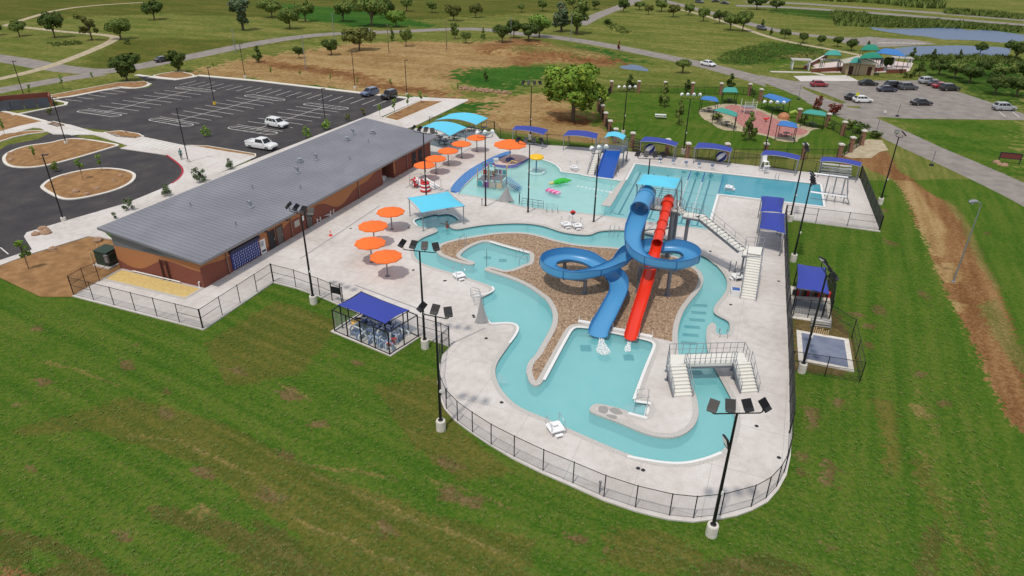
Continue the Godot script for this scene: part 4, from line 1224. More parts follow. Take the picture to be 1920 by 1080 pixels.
func bathhouse() -> void:
	var turn := atan2(0.931,0.365)
	var o := thing("bathhouse","long brick bathhouse with grey shed roof beside the pool deck","building",Vector3(-31.68,0,-60.85),turn)
	var L := 49.6
	var W := 11.7
	# height of the wavy line where the red brick turns tan
	var wave := func(s: float) -> float: return clampf(1.55 + 0.75 * sin(s * 0.42 + 0.6) + 0.35 * sin(s * 0.9 + 2.0),0.5,2.6)
	var eave := func(z: float) -> float: return 3.05 + (-z) / W * 1.25
	var red := MB.new()
	var tan_ := MB.new()
	# front wall, open at the recess
	var x := 0.0
	while x < L:
		var x2 := minf(x + 0.4,L)
		if not (x >= 34.7 and x2 <= 38.15):
			var h1: float = wave.call(x)
			var h2: float = wave.call(x2)
			if x > 38.0:
				h1 = 3.0; h2 = 3.0
			red.quad(Vector3(x,-0.1,0),Vector3(x2,-0.1,0),Vector3(x2,h2,0),Vector3(x,h1,0),Vector3.BACK)
			tan_.quad(Vector3(x,h1,0.004),Vector3(x2,h2,0.004),Vector3(x2,3.05,0.004),Vector3(x,3.05,0.004),Vector3.BACK)
			tan_.quad(Vector3(x,h1,0),Vector3(x2,h2,0),Vector3(x2,h2,0.004),Vector3(x,h1,0.004),Vector3.DOWN)
		x = x2
	# recess
	for s in [34.8,38.0]:
		red.quad(Vector3(s,-0.1,0),Vector3(s,-0.1,-4.0),Vector3(s,3.4,-4.0),Vector3(s,3.2,0),Vector3(1.0 if s < 36 else -1.0,0,0))
	red.quad(Vector3(34.8,-0.1,-4.0),Vector3(38.0,-0.1,-4.0),Vector3(38.0,3.4,-4.0),Vector3(34.8,3.4,-4.0),Vector3.BACK)
	# end walls and rear wall
	for e in [0.0,L]:
		var z := 0.0
		while z > -W + 0.01:
			var z2 := maxf(z - 0.4,-W)
			var h1: float = minf(wave.call(z * 0.9 + 4.0 + e),2.5)
			var h2: float = minf(wave.call(z2 * 0.9 + 4.0 + e),2.5)
			var out := Vector3(-1 if e == 0.0 else 1,0,0)
			red.quad(Vector3(e,-0.1,z),Vector3(e,-0.1,z2),Vector3(e,h2,z2),Vector3(e,h1,z),out)
			tan_.quad(Vector3(e,h1,z) + out * 0.004,Vector3(e,h2,z2) + out * 0.004,Vector3(e,2.75,z2) + out * 0.004,Vector3(e,2.75,z) + out * 0.004,out)
			z = z2
	red.quad(Vector3(0,-0.1,-W),Vector3(L,-0.1,-W),Vector3(L,2.75,-W),Vector3(0,2.75,-W),Vector3.FORWARD)
	part("red_brick_wall",red,"brick",o)
	part("tan_brick_wall",tan_,"tan_brick",o)
	# grey metal gables above the brick, with louvres
	var g := MB.new()
	for e in [0.0,L]:
		var out := Vector3(-1 if e == 0.0 else 1,0,0)
		g.quad(Vector3(e,2.75,0),Vector3(e,2.75,-W),Vector3(e,eave.call(-W),-W),Vector3(e,3.05,0),out)
	g.quad(Vector3(0,2.75,-W),Vector3(L,2.75,-W),Vector3(L,eave.call(-W),-W),Vector3(0,eave.call(-W),-W),Vector3.FORWARD)
	part("gable_panel",g,"gable_grey",o)
	var lv := MB.new()
	for i in 6:
		lv.box(Transform3D(Basis(),Vector3(-0.03,2.92 + i * 0.06,-6.2)),Vector3(0.05,0.035,3.0 - i * 0.42))
	part("louvre",lv,"grey_steel",o)
	# roof: a thin slab with standing seams
	var r := MB.new()
	var x0 := -0.45
	var x1 := L + 1.3
	var zf := 0.75
	var zb := -12.85
	var slope: float = (4.75 - 3.2) / (zf - zb)
	var ry := func(z: float) -> float: return 3.2 + (zf - z) * slope
	var up := Vector3(0,1,slope).normalized()
	var th := 0.22
	var A := Vector3(x0,ry.call(zf),zf)
	var B := Vector3(x1,ry.call(zf),zf)
	var D := Vector3(x1,ry.call(zb),zb)
	var E := Vector3(x0,ry.call(zb),zb)
	var dn := Vector3(0,-th,0)
	r.quad(A,B,D,E,up)
	r.quad(A + dn,B + dn,D + dn,E + dn,-up)
	var roof := part("roof",r,"roof_metal",o)
	var fs := MB.new()
	for q in [[A,B,Vector3.BACK],[B,D,Vector3.RIGHT],[D,E,Vector3.FORWARD],[E,A,Vector3.LEFT]]:
		fs.quad(q[0],q[1],q[1] + dn,q[0] + dn,q[2])
	part("fascia",fs,mat("fascia",C(126,128,138),0.5,0.2),roof)
	var seam := MB.new()
	var sx := x0 + 0.02
	while sx < x1:
		seam.bar(Vector3(sx,ry.call(zf) + 0.015,zf - 0.01),Vector3(sx,ry.call(zb) + 0.015,zb + 0.01),0.026,0.03)
		sx += 0.61
	var se := part("seams",seam,"roof_metal",roof)
	se.set_meta("kind","stuff")
	var gt := MB.new()
	gt.box(Transform3D(Basis(),Vector3((x0 + x1) / 2,3.06,zf + 0.075)),Vector3(x1 - x0,0.13,0.13))
	part("gutter",gt,mat("gutter_grey",C(116,112,112),0.5),o)
	for s in [3.6,14.2,28.6,41.9]:
		var dsp := MB.new()
		dsp.box(Transform3D(Basis(),Vector3(s,1.45,0.07)),Vector3(0.16,2.9,0.12))
		dsp.bar(Vector3(s,2.9,0.07),Vector3(s,3.0,zf),0.14,0.1)
		part("downspout",dsp,mat("downspout",C(128,96,84),0.5),o)
	# doors
	for d in [[10.2,1.0,"dark"],[11.6,1.0,"door_grey"],[17.1,1.0,"door_grey"],[43.6,1.0,"dark"],[45.6,1.0,"dark"]]:
		var db := MB.new()
		db.bx(d[0] + d[1] / 2,1.06,0.02,d[1],2.12,0.06)
		var dd := part("door",db,mats[d[2]],o)
		var hb := MB.new()
		hb.bx(d[0] + d[1] - 0.12,1.05,0.08,0.05,0.22,0.06)
		part("handle",hb,"steel",dd)
		var fb := MB.new()
		for s in [-0.06,d[1] + 0.06]: fb.bx(d[0] + s,1.09,0.025,0.12,2.18,0.08)
		fb.bx(d[0] + d[1] / 2,2.2,0.025,d[1] + 0.24,0.12,0.08)
		part("door_frame",fb,"brown_metal",dd)
	# concession counter with patterned blue panel
	var pb := MB.new()
	pb.bx(6.35,1.12,0.05,4.35,1.95,0.1)
	var panel := part("blue_panel",pb,"navy_panel",o)
	var marks := MB.new()
	for i in 11:
		for j in 6:
			var px := 4.45 + i * 0.38 + (0.12 if j % 2 else 0.0)
			var py := 0.32 + j * 0.29
			marks.box(Transform3D(Basis(Vector3.BACK,0.7),Vector3(px,py,0.104)),Vector3(0.2,0.06,0.006))
			marks.box(Transform3D(Basis(Vector3.BACK,-0.7),Vector3(px,py,0.109)),Vector3(0.06,0.16,0.006))
	part("white_marks",marks,mat("mark_white",C(196,204,226),0.7),panel)
	var hood := MB.new()
	hood.box(Transform3D(Basis(),Vector3(6.35,2.28,0.14)),Vector3(4.6,0.34,0.28))
	part("shutter_box",hood,mat("shutter",C(28,34,70),0.6),o)
	var win := MB.new()
	win.bx(15.3,1.35,0.02,0.9,0.8,0.05)
	part("notice_board",win,mat("notice",C(170,166,160),0.6),o)
	win = MB.new()
	win.bx(16.45,1.6,0.04,0.3,0.6,0.08)
	part("electrical_box",win,"white",o)
	for s in [9.9,13.6,41.0]:
		var lb := MB.new()
		lb.bx(s,2.5,0.1,0.3,0.22,0.2)
		part("wall_light",lb,"lamp_black",o)
	# brown pipe ladder and white drain pipe on the end wall
	var pp := MB.new()
	for z in [-5.2,-4.4]:
		pp.tube([Vector3(-0.18,-0.05,z),Vector3(-0.18,2.35,z)],0.09,8)
	pp.rod(Vector3(-0.18,2.3,-5.2),Vector3(-0.18,2.3,-4.4),0.07,8)
	part("standpipe",pp,"brown_metal",o)
	pp = MB.new()
	pp.tube([Vector3(-0.25,0.02,-9.6),Vector3(-0.25,0.22,-9.6),Vector3(-0.25,0.26,-9.4),Vector3(-0.25,0.26,-2.9)],0.06,8)
	part("drain_pipe",pp,"white",o)
	# roof vents
	for vnt in [[12.6,-4.0,0],[8.0,-2.2,1],[24.5,-6.4,0],[27.8,-8.6,2],[30.0,-7.4,0],[39.5,-8.8,2],[42.5,-9.6,0],[44.8,-7.6,2],[41.0,-6.0,1],[17.0,-7.5,1],[9.0,-9.5,1],[20.5,-3.0,1],[33.0,-4.0,1]]:
		var vb := MB.new()
		var at := Vector3(vnt[0],ry.call(vnt[1]),vnt[1])
		if vnt[2] == 0:
			vb.lathe(at,[Vector2(0.3,-0.05),Vector2(0.3,0.12),Vector2(0.18,0.2),Vector2(0.16,0.5)],12)
			vb.tube([at + Vector3(0,0.5,0),at + Vector3(-0.02,0.72,0),at + Vector3(-0.2,0.86,0),at + Vector3(-0.42,0.82,0)],[0.16,0.17,0.18,0.19],10)
		elif vnt[2] == 1:
			vb.tube([at + Vector3(0,-0.05,0),at + Vector3(0,0.45,0)],0.06,8)
			vb.lathe(at,[Vector2(0.14,-0.03),Vector2(0.08,0.1),Vector2(0.06,0.12)],10)
		else:
			vb.bx(at.x,at.y + 0.1,at.z,0.9,0.26,0.7)
			vb.bx(at.x,at.y + 0.32,at.z,0.6,0.2,0.5)
			vb.lathe(at,[Vector2(0.2,0.4),Vector2(0.3,0.5),Vector2(0.26,0.6),Vector2(0.0,0.66)],10)
		part("roof_vent",vb,mats["steel"] if vnt[2] != 1 else mats["grey_steel"],roof)

func catmull(p: Array,per: int) -> Array:
	var out := []
	for i in p.size() - 1:
		var a: Vector3 = p[maxi(i - 1,0)]
		var b: Vector3 = p[i]
		var c: Vector3 = p[i + 1]
		var d: Vector3 = p[mini(i + 2,p.size() - 1)]
		for k in per:
			var t := float(k) / per
			out.append(0.5 * ((2.0 * b) + (c - a) * t + (2.0 * a - 5.0 * b + 4.0 * c - d) * t * t + (3.0 * b - a - 3.0 * c + d) * t * t * t))
	out.append(p[-1])
	return out

# frames along a path: [position, right, up, forward]
func frames(path: Array) -> Array:
	var out := []
	for i in path.size():
		var f: Vector3 = (path[mini(i + 1,path.size() - 1)] - path[maxi(i - 1,0)]).normalized()
		var r := f.cross(Vector3.UP).normalized()
		out.append([path[i],r,r.cross(f).normalized(),f])
	return out

# section of a trough at one frame: width w, left and right wall heights; or a closed tube when hl is 0
func section(f: Array,w: float,hl: float,hr: float,grow_by: float) -> Array:
	var out := []
	var o: Vector3 = f[0]
	if hl == 0.0:
		for k in 25:
			var a := TAU * k / 24.0
			out.append(o + f[2] * w / 2 + (f[1] * sin(a) - f[2] * cos(a)) * (w / 2 + grow_by))
		return out
	var d := 0.46
	out.append(o - f[1] * (w / 2 + grow_by) + Vector3.UP * hl)
	for k in 15:
		var a := lerpf(-PI / 2,PI / 2,k / 14.0)
		out.append(o + f[1] * sin(a) * (w / 2 + grow_by) + f[2] * (d - (d + grow_by) * cos(a)))
	out.append(o + f[1] * (w / 2 + grow_by) + Vector3.UP * hr)
	return out

func skin(b: MB,rows: Array,inward: bool,fr: Array) -> void:
	var nr := []
	for i in rows.size():
		var n := []
		for k in rows[i].size():
			var t: Vector3 = rows[i][mini(k + 1,rows[i].size() - 1)] - rows[i][maxi(k - 1,0)]
			var q: Vector3 = fr[i][3].cross(t).normalized()
			var c: Vector3 = (fr[i][0] as Vector3) + fr[i][2] * 0.6 - rows[i][k]
			if (q.dot(c) < 0.0) == inward: q = -q
			n.append(q)
		nr.append(n)
	for i in rows.size() - 1:
		for k in rows[i].size() - 1:
			b.tri(rows[i][k],rows[i][k + 1],rows[i + 1][k + 1],nr[i][k],nr[i][k + 1],nr[i + 1][k + 1])
			b.tri(rows[i][k],rows[i + 1][k + 1],rows[i + 1][k],nr[i][k],nr[i + 1][k + 1],nr[i + 1][k])

func trough(b: MB,fr: Array,w: Array,hl: Array,hr: Array) -> void:
	var a := []
	var c := []
	for i in fr.size():
		a.append(section(fr[i],w[i],hl[i],hr[i],0.0))
		c.append(section(fr[i],w[i],hl[i],hr[i],0.05))
	skin(b,a,true,fr)
	skin(b,c,false,fr)
	for i in [0,fr.size() - 1]:
		for k in a[i].size() - 1: b.face(a[i][k],a[i][k + 1],c[i][k + 1],c[i][k],fr[i][3] * (-1.0 if i == 0 else 1.0))

func rims(b: MB,fr: Array,w: Array,hl: Array,hr: Array,r: float) -> void:
	for s in 2:
		var pts := []
		for i in fr.size():
			var q := section(fr[i],w[i],hl[i],hr[i],0.03)
			pts.append(q[0] if s == 0 else q[-1])
		b.tube(pts,r,6)

func flange(b: MB,f: Array,w: float,hl: float,hr: float) -> void:
	var q := section(f,w,hl,hr,0.08)
	for i in q.size() - 1: b.bar(q[i],q[i + 1],0.07,0.07)

func stairs(o: Node3D,foot: Vector3,top: Vector3,width: float,n: int,rails := true) -> void:
	var run := Vector3(top.x - foot.x,0,top.z - foot.z)
	var f := run.normalized()
	var r := f.cross(Vector3.UP)
	var tread := run.length() / n
	var rise := (top.y - foot.y) / n
	var bs := Basis(r,Vector3.UP,-f)
	for i in n:
		var b := MB.new()
		var y := foot.y + rise * (i + 1)
		var ctr := foot + f * tread * (i + 0.5)
		b.box(Transform3D(bs,Vector3(ctr.x,y - 0.025,ctr.z)),Vector3(width,0.05,tread + 0.02))
		var q := foot + f * (tread * i + 0.02)
		b.box(Transform3D(bs,Vector3(q.x,y - 0.05 - (rise - 0.05) / 2,q.z)),Vector3(width,rise - 0.05,0.02))
		part("step",b,"stair_white",o)
	for s in [-1.0,1.0]:
		var b := MB.new()
		b.bar(foot + r * s * (width / 2 + 0.04) + Vector3(0,0.05,0),top + r * s * (width / 2 + 0.04) + Vector3(0,-0.06,0),0.07,0.28)
		part("stringer",b,"grey_steel",o)
		if rails:
			railing(o,[foot + r * s * (width / 2 + 0.04),top + r * s * (width / 2 + 0.04)],1.05,maxi(3,int(n / 3.0) + 1))

func railing(o: Node3D,pts: Array,h: float,posts: int,m := "galvanized",mids := 1) -> void:
	var b := MB.new()
	for i in pts.size() - 1:
		var a: Vector3 = pts[i]
		var c: Vector3 = pts[i + 1]
		b.rod(a + Vector3(0,h,0),c + Vector3(0,h,0),0.028,6)
		for k in mids: b.rod(a + Vector3(0,h * (k + 1) / (mids + 1.0),0),c + Vector3(0,h * (k + 1) / (mids + 1.0),0),0.02,6)
		for k in posts:
			var q := a.lerp(c,k / float(posts - 1))
			b.rod(q,q + Vector3(0,h,0),0.026,6)
	part("railing",b,mats[m],o)

func platform(o: Node3D,corners: PackedVector2Array,y: float,th: float,m := "stair_white") -> void:
	var b := MB.new()
	b.sheet(corners,y)
	b.wall(corners,y - th,y)
	var bb := MB.new()
	part("platform",b,mats[m],o)
	for i in corners.size():
		var a := corners[i]
		var c := corners[(i + 1) % corners.size()]
		bb.bar(Vector3(a.x,y - th - 0.1,a.y),Vector3(c.x,y - th - 0.1,c.y),0.1,0.2)
	part("edge_beam",bb,"grey_steel",o)

func column(o: Node3D,x: float,z: float,y1: float,r := 0.2,called := "column") -> void:
	var b := MB.new()
	b.rod(Vector3(x,-0.05,z),Vector3(x,y1,z),r,14)
	b.lathe(Vector3(x,0,z),[Vector2(r + 0.14,-0.05),Vector2(r + 0.14,0.05),Vector2(r,0.06)],14)
	part(called,b,"grey_steel",o)

func sail(b: MB,c: Array,rise: float,sag: float,barrel := false,th := 0.02) -> void:
	var n := 10
	var g := []
	for j in n + 1:
		for i in n + 1:
			var s := i / float(n)
			var t := j / float(n)
			var p: Vector3 = (c[0] as Vector3).lerp(c[1],s).lerp((c[3] as Vector3).lerp(c[2],s),t)
			var mid: Vector3 = (c[0] + c[1] + c[2] + c[3]) * 0.25
			var es := 4.0 * s * (1.0 - s)
			var et := 4.0 * t * (1.0 - t)
			var pull := maxf(es * (1.0 - et),et * (1.0 - es))
			p += (mid - p) * sag * pull * 0.5
			if barrel: p.y += rise * es
			else: p.y += rise * minf(es,et)
			g.append(p)
	for j in n:
		for i in n:
			var a: Vector3 = g[j * (n + 1) + i]
			var e: Vector3 = g[j * (n + 1) + i + 1]
			var d: Vector3 = g[(j + 1) * (n + 1) + i + 1]
			var h: Vector3 = g[(j + 1) * (n + 1) + i]
			b.face(a,e,d,h,Vector3.UP)
			var dn := Vector3(0,-th,0)
			b.face(a + dn,e + dn,d + dn,h + dn,Vector3.DOWN)
	for k in n:
		for q in [[k,k + 1],[n * (n + 1) + k,n * (n + 1) + k + 1],[k * (n + 1),(k + 1) * (n + 1)],[k * (n + 1) + n,(k + 1) * (n + 1) + n]]:
			var a: Vector3 = g[q[0]]
			var e: Vector3 = g[q[1]]
			b.face(a,e,e + Vector3(0,-th,0),a + Vector3(0,-th,0),a - g[n / 2 * (n + 1) + n / 2])

func slide_tower() -> void:
	# tower
	var o := thing("slide_tower","grey steel slide tower with long white stairs and cyan shade","slide tower",Vector3.ZERO)
	var pf := P([13.9,-71.15,18.15,-69.65,19.3,-72.95,15.05,-74.45])
	platform(o,pf,5.75,0.12)
	for c in [[14.37,-71.2],[17.8,-70.1],[18.9,-72.6],[15.2,-73.9]]: column(o,c[0],c[1],5.55,0.24)
	# shade over the platform
	var cy := 8.45
	var cs := [Vector3(13.54,-70.7,0),Vector3(17.56,-69.36,0),Vector3(18.85,-72.59,0),Vector3(14.69,-74.03,0)]
	var cc := []
	for q in cs: cc.append(Vector3(q.x,cy,q.y))
	var b := MB.new()
	sail(b,cc,0.5,0.1)
	part("shade",b,"canvas_cyan",o)
	for i in 4:
		b = MB.new()
		var q: Vector3 = cc[i]
		var f := Vector3(pf[i].x,5.75,pf[i].y)
		b.tube([f,Vector3(lerpf(f.x,q.x,0.6),8.0,lerpf(f.z,q.z,0.6)),q],0.07,8)
		part("shade_post",b,"galvanized",o)
	var P3 := func(i: int,t := 0.0,j := 0) -> Vector3:
		var a := pf[i].lerp(pf[j],t)
		return Vector3(a.x,5.75,a.y)
	railing(o,[P3.call(0),P3.call(0,0.08,1)],1.1,2)
	railing(o,[P3.call(0,0.42,1),P3.call(0,0.66,1)],1.1,4,"galvanized",3)
	railing(o,[P3.call(0),P3.call(3)],1.1,6,"galvanized",3)
	railing(o,[P3.call(3),P3.call(2)],1.1,7,"galvanized",3)
	railing(o,[P3.call(2),P3.call(2,0.55,1)],1.1,3,"galvanized",3)
	# start gate frames
	b = MB.new()
	for s in [0.12,0.4]:
		var q: Vector3 = P3.call(0,s,1)
		b.rod(q,q + Vector3(0,2.1,0),0.04,6)
	b.rod(P3.call(0,0.12,1) + Vector3(0,2.1,0),P3.call(0,0.4,1) + Vector3(0,2.1,0),0.04,6)
	part("start_frame",b,"galvanized",o)
	# upper flight, middle landing, long flight, low landing, bottom flight
	var m1 := P([18.75,-69.45,20.35,-68.75,20.95,-70.0,19.35,-70.7])
	stairs(o,Vector3(18.95,5.25,-69.95),Vector3(18.25,5.75,-70.6),1.25,3,false)
	platform(o,m1,5.25,0.12)
	railing(o,[Vector3(18.3,5.75,-69.8),Vector3(18.75,5.25,-69.45),Vector3(20.35,5.25,-68.75)],1.1,4)
	railing(o,[Vector3(18.75,5.75,-71.3),Vector3(19.35,5.25,-70.7),Vector3(20.95,5.25,-70.0)],1.1,4)
	column(o,19.5,-69.7,5.05,0.2)
	var lo := Vector3(24.41,-65.13,0)
	var hi := Vector3(20.63,-69.61,0)
	stairs(o,Vector3(lo.x,3.05,lo.y),Vector3(hi.x,5.25,hi.y),1.2,13)
	var low := P([24.24,-64.24,26.08,-63.97,27.04,-66.23,25.13,-66.4])
	platform(o,low,3.05,0.12)
	railing(o,[Vector3(low[3].x,3.05,low[3].y),Vector3(low[2].x,3.05,low[2].y),Vector3(low[1].x,3.05,low[1].y)],1.1,3)
	for i in 4: column(o,lerpf(low[i].x,(low[0].x + low[2].x) / 2,0.15),lerpf(low[i].y,(low[0].y + low[2].y) / 2,0.15),2.8,0.08)
	var f0 := Vector2(24.02,-59.95)
	var f1 := Vector2(25.54,-64.39)
	stairs(o,Vector3(f0.x,0,f0.y),Vector3(f1.x,3.05,f1.y),1.45,17)
	# braces from the tower columns to the flumes
	b = MB.new()
	b.rod(Vector3(14.37,3.4,-71.2),Vector3(13.2,4.6,-67.0),0.06,6)
	b.rod(Vector3(17.8,3.6,-70.1),Vector3(16.2,4.3,-67.4),0.06,6)
	b.rod(Vector3(14.37,2.6,-71.2),Vector3(17.8,3.6,-70.1),0.06,6)
	part("brace",b,"grey_steel",o)

	# blue flume: enclosed start, two loops, long run-out
	var raw := [[15.02,-71.58,6.15],[14.62,-70.41,6],[13.91,-68.7,5.6],[13.2,-66.83,5.1],[12.55,-64.75,4.6],[12.35,-63.03,4.25],[12.59,-61.27,4],[13.4,-60.16,3.8],[14.67,-59.8,3.65],[16.11,-59.91,3.5],[17.48,-60.82,3.35],[18.31,-62.1,3.2],[18.39,-63.5,3.05],[17.9,-64.55,2.95],[16.9,-65.12,2.85],[15.82,-65.3,2.75],[14.56,-65.54,2.62],[12.18,-64.29,2.4],[11,-62.8,2.25],[9.48,-61.61,2.1],[7.92,-60.79,1.98],[6.15,-60.48,1.88],[4.59,-61.33,1.78],[3.74,-62.97,1.68],[4.27,-64.59,1.58],[5.83,-65.52,1.48],[7.67,-65.22,1.36],[9,-64.11,1.2],[10.12,-62.69,1.05],[10.73,-61.04,0.95],[10.66,-59.22,0.84],[10.09,-57.63,0.7],[9.08,-55.16,0.46],[8.26,-53.31,0.24],[7.92,-52.31,0.06]]
	var pts := []
	for q in raw: pts.append(Vector3(q[0],q[2],q[1]))
	var path := catmull(pts,5)
	var fr := frames(path)
	o = thing("blue_water_slide","blue figure-eight water slide winding down over the gravel island","water slide",Vector3.ZERO)
	var cutoff := 11
	var n := fr.size()
	var turn := []
	for i in n:
		turn.append((fr[mini(i + 3,n - 1)][3] as Vector3).cross(fr[maxi(i - 3,0)][3]).y)
	for it in 8:
		var nb := turn.duplicate()
		for i in range(1,n - 1): nb[i] = (turn[i - 1] + turn[i] + turn[i + 1]) / 3.0
		turn = nb
	var w := []
	var hl := []
	var hr := []
	for i in n:
		var k := clampf(-turn[i] * 2.2,-1.0,1.0)
		w.append(1.85 if i < cutoff + 8 else 1.6 if i < n - 30 else 1.75)
		hl.append(clampf(0.62 - k * 0.55,0.5,1.15))
		hr.append(clampf(0.62 + k * 0.55,0.5,1.15))
	for it in 6:
		for i in range(1,n - 1): w[i] = (w[i - 1] + w[i] + w[i + 1]) / 3.0
	var tw := []
	var tz := []
	for i in cutoff + 1:
		tw.append(1.9); tz.append(0.0)
	b = MB.new()
	trough(b,fr.slice(0,cutoff + 1),tw,tz,tz)
	part("tube",b,"slide_blue",o)
	b = MB.new()
	trough(b,fr.slice(cutoff - 1),w.slice(cutoff - 1),hl.slice(cutoff - 1),hr.slice(cutoff - 1))
	part("flume",b,"slide_blue",o)
	b = MB.new()
	rims(b,fr.slice(cutoff - 1),w.slice(cutoff - 1),hl.slice(cutoff - 1),hr.slice(cutoff - 1),0.045)
	part("rim",b,mat("slide_blue_dark",C(44,104,160),0.35),o)
	var k := cutoff + 6
	while k < n - 4:
		b = MB.new()
		flange(b,fr[k],w[k],hl[k],hr[k])
		part("joint_flange",b,"slide_blue_dark",o)
		k += 9
	b = MB.new()
	flange(b,fr[cutoff],1.92,0.0,0.0)
	flange(b,fr[5],1.92,0.0,0.0)
	part("tube_collar",b,"slide_blue",o)
	# loop supports: columns with arms under the trough
	for sp in [[13.04,-61.35,2.9,8],[15.95,-60.67,2.75,10],[7.49,-60.97,1.5,21],[5.71,-65.94,1.25,24],[15.19,-72.26,3.9,5],[10.37,-60.25,0.5,31]]:
		column(o,sp[0],sp[1],sp[2],0.2,"support")
		b = MB.new()
		var tgt: Vector3 = pts[sp[3]]
		b.bar(Vector3(sp[0],sp[2] - 0.15,sp[1]),tgt + Vector3(0,-0.12,0),0.14,0.16)
		part("support_arm",b,"grey_steel",o)

	# red speed slide
	raw = [[17.35,-70.85,6.1],[17.19,-70.39,5.98],[16.7,-69.0,5.2],[16.05,-67.1,4.55],[15.42,-65.25,4.0],[14.85,-63.55,3.3],[14.2,-61.7,2.45],[13.5,-59.6,1.85],[12.98,-58.07,1.45],[12.38,-56.36,1.05],[11.62,-54.2,0.62],[11.1,-52.6,0.3],[10.82,-51.77,0.12]]
	pts = []
	for q in raw: pts.append(Vector3(q[0],q[2],q[1]))
	path = catmull(pts,5)
	fr = frames(path)
	o = thing("red_water_slide","straight red speed slide, a closed tube above and open below","water slide",Vector3.ZERO)
	var cu := 22
	n = fr.size()
	w = []; hl = []; hr = []; tw = []; tz = []
	for i in n:
		w.append(lerpf(0.95,1.12,clampf((i - cu) / 8.0,0.0,1.0))); hl.append(0.52); hr.append(0.52)
	for i in cu + 1:
		tw.append(1.15 if i < 7 else 0.95); tz.append(0.0)
	b = MB.new()
	trough(b,fr.slice(0,cu + 1),tw,tz,tz)
	part("tube",b,"slide_red",o)
	b = MB.new()
	trough(b,fr.slice(cu),w.slice(cu),hl.slice(cu),hr.slice(cu))
	part("flume",b,"slide_red",o)
	b = MB.new()
	rims(b,fr.slice(cu),w.slice(cu),hl.slice(cu),hr.slice(cu),0.04)
	part("rim",b,mat("slide_red_dark",C(196,52,34),0.35),o)
	for i in [6,10,14,18,22]:
		b = MB.new()
		flange(b,fr[i],tw[i] + 0.02,0.0,0.0)
		part("joint_flange",b,"slide_red_dark",o)
	for i in [29,35,41,47,53]:
		b = MB.new()
		flange(b,fr[i],w[i],0.5,0.5)
		part("joint_flange",b,"slide_red_dark",o)
	for sp in [[15.95,-66.8,4.45],[13.05,-58.3,1.4]]:
		column(o,sp[0],sp[1],sp[2],0.16,"support")
	# low white stands beside the slide ends
	for q in [[10.03,-53.62,"white steel stand between the ends of the two slides"],[12.36,-52.67,"white steel stand beside the end of the red slide"],[6.98,-54.91,"white concrete ledge left of the blue slide's end"]]:
		var lg := thing("ledge",q[2],"ledge",Vector3(q[0],0.0,q[1]),-0.33,"ledges beside the slide ends")
		b = MB.new()
		b.bx(0,0.09,0,1.3,0.16,0.4)
		part("slab",b,"white",lg)
		b = MB.new()
		for s in [-0.6,0.6]: b.rod(Vector3(s,0.16,-0.1),Vector3(s,0.6,-0.1),0.03,6)
		part("post",b,"white",lg)

func bridge() -> void:
	var o := thing("footbridge","white footbridge with grey rails and two flights over the lazy river","footbridge",Vector3.ZERO)
	var h := 1.65
	var l := P([12.91,-45.79,14.21,-45.82,14.53,-47.27,13.2,-47.23])
	var r := P([18.55,-46.18,19.6,-46.28,19.59,-47.66,18.84,-47.59])
	platform(o,l,h,0.12)
	platform(o,r,h,0.12)
	var span := P([14.24,-45.9,18.53,-46.19,18.82,-47.58,14.54,-47.28])
	platform(o,span,h + 0.003,0.3)
	var V := func(p: Vector2) -> Vector3: return Vector3(p.x,h,p.y)
	railing(o,[V.call(l[3]),V.call(r[2])],1.05,12)
	railing(o,[V.call(l[1]),V.call(r[0])],1.05,11)
	railing(o,[V.call(l[0]),V.call(l[3])],1.05,3)
	railing(o,[V.call(r[1]),V.call(r[2])],1.05,3)
	var fl := Vector2(13.84,-43.58)
	var tl := (l[0] + l[1]) * 0.5
	stairs(o,Vector3(fl.x,0.02,fl.y),Vector3(tl.x,h,tl.y),1.55,9)
	var frr := Vector2(19.37,-44.24)
	var tr := (r[0] + r[1]) * 0.5
	stairs(o,Vector3(frr.x,0.0,frr.y),Vector3(tr.x,h,tr.y),1.45,9)
	for q in [l,r]:
		for p in q: 
			var c: Vector2 = p.lerp((q[0] + q[2]) * 0.5,0.12)
			column(o,c.x,c.y,h - 0.3,0.07,"post")

func fence_run(called: String,label: String,group: String,path: PackedVector2Array,h: float,bay: float,y := 0.0,link := "chain_link",metal := "black_metal",mid_every := 0,closed_ends := true) -> Node3D:
	var o := thing(called,label,"fence",Vector3(path[0].x,y,path[0].y),0.0,group)
	var off := Vector3(path[0].x,0,path[0].y)
	# stops along the path
	var stops := PackedVector2Array()
	for i in path.size() - 1:
		var k := maxi(1,int(round(path[i].distance_to(path[i + 1]) / bay)))
		for j in k: stops.append(path[i].lerp(path[i + 1],j / float(k)))
	stops.append(path[-1])
	for i in stops.size():
		var q := Vector3(stops[i].x,0,stops[i].y) - off
		var b := MB.new()
		var thick := 0.05 if i == 0 or i == stops.size() - 1 else 0.038
		b.rod(q + Vector3(0,-0.05,0),q + Vector3(0,h + 0.06,0),thick,7)
		part("post",b,mats[metal],o)
		if i == stops.size() - 1: break
		var q2 := Vector3(stops[i + 1].x,0,stops[i + 1].y) - off
		b = MB.new()
		b.rod(q + Vector3(0,h,0),q2 + Vector3(0,h,0),0.026,6)
		b.rod(q + Vector3(0,0.06,0),q2 + Vector3(0,0.06,0),0.012,4)
		if mid_every > 0 and (i % mid_every == 0 or i == stops.size() - 2): b.rod(q + Vector3(0,h * 0.55,0),q2 + Vector3(0,h * 0.55,0),0.022,6)
		part("rail",b,mats[metal],o)
		b = MB.new()
		b.quad(q + Vector3(0,0.05,0),q2 + Vector3(0,0.05,0),q2 + Vector3(0,h,0),q + Vector3(0,h,0),(q2 - q).cross(Vector3.UP).normalized())
		part("mesh_panel",b,mats[link],o)
	return o

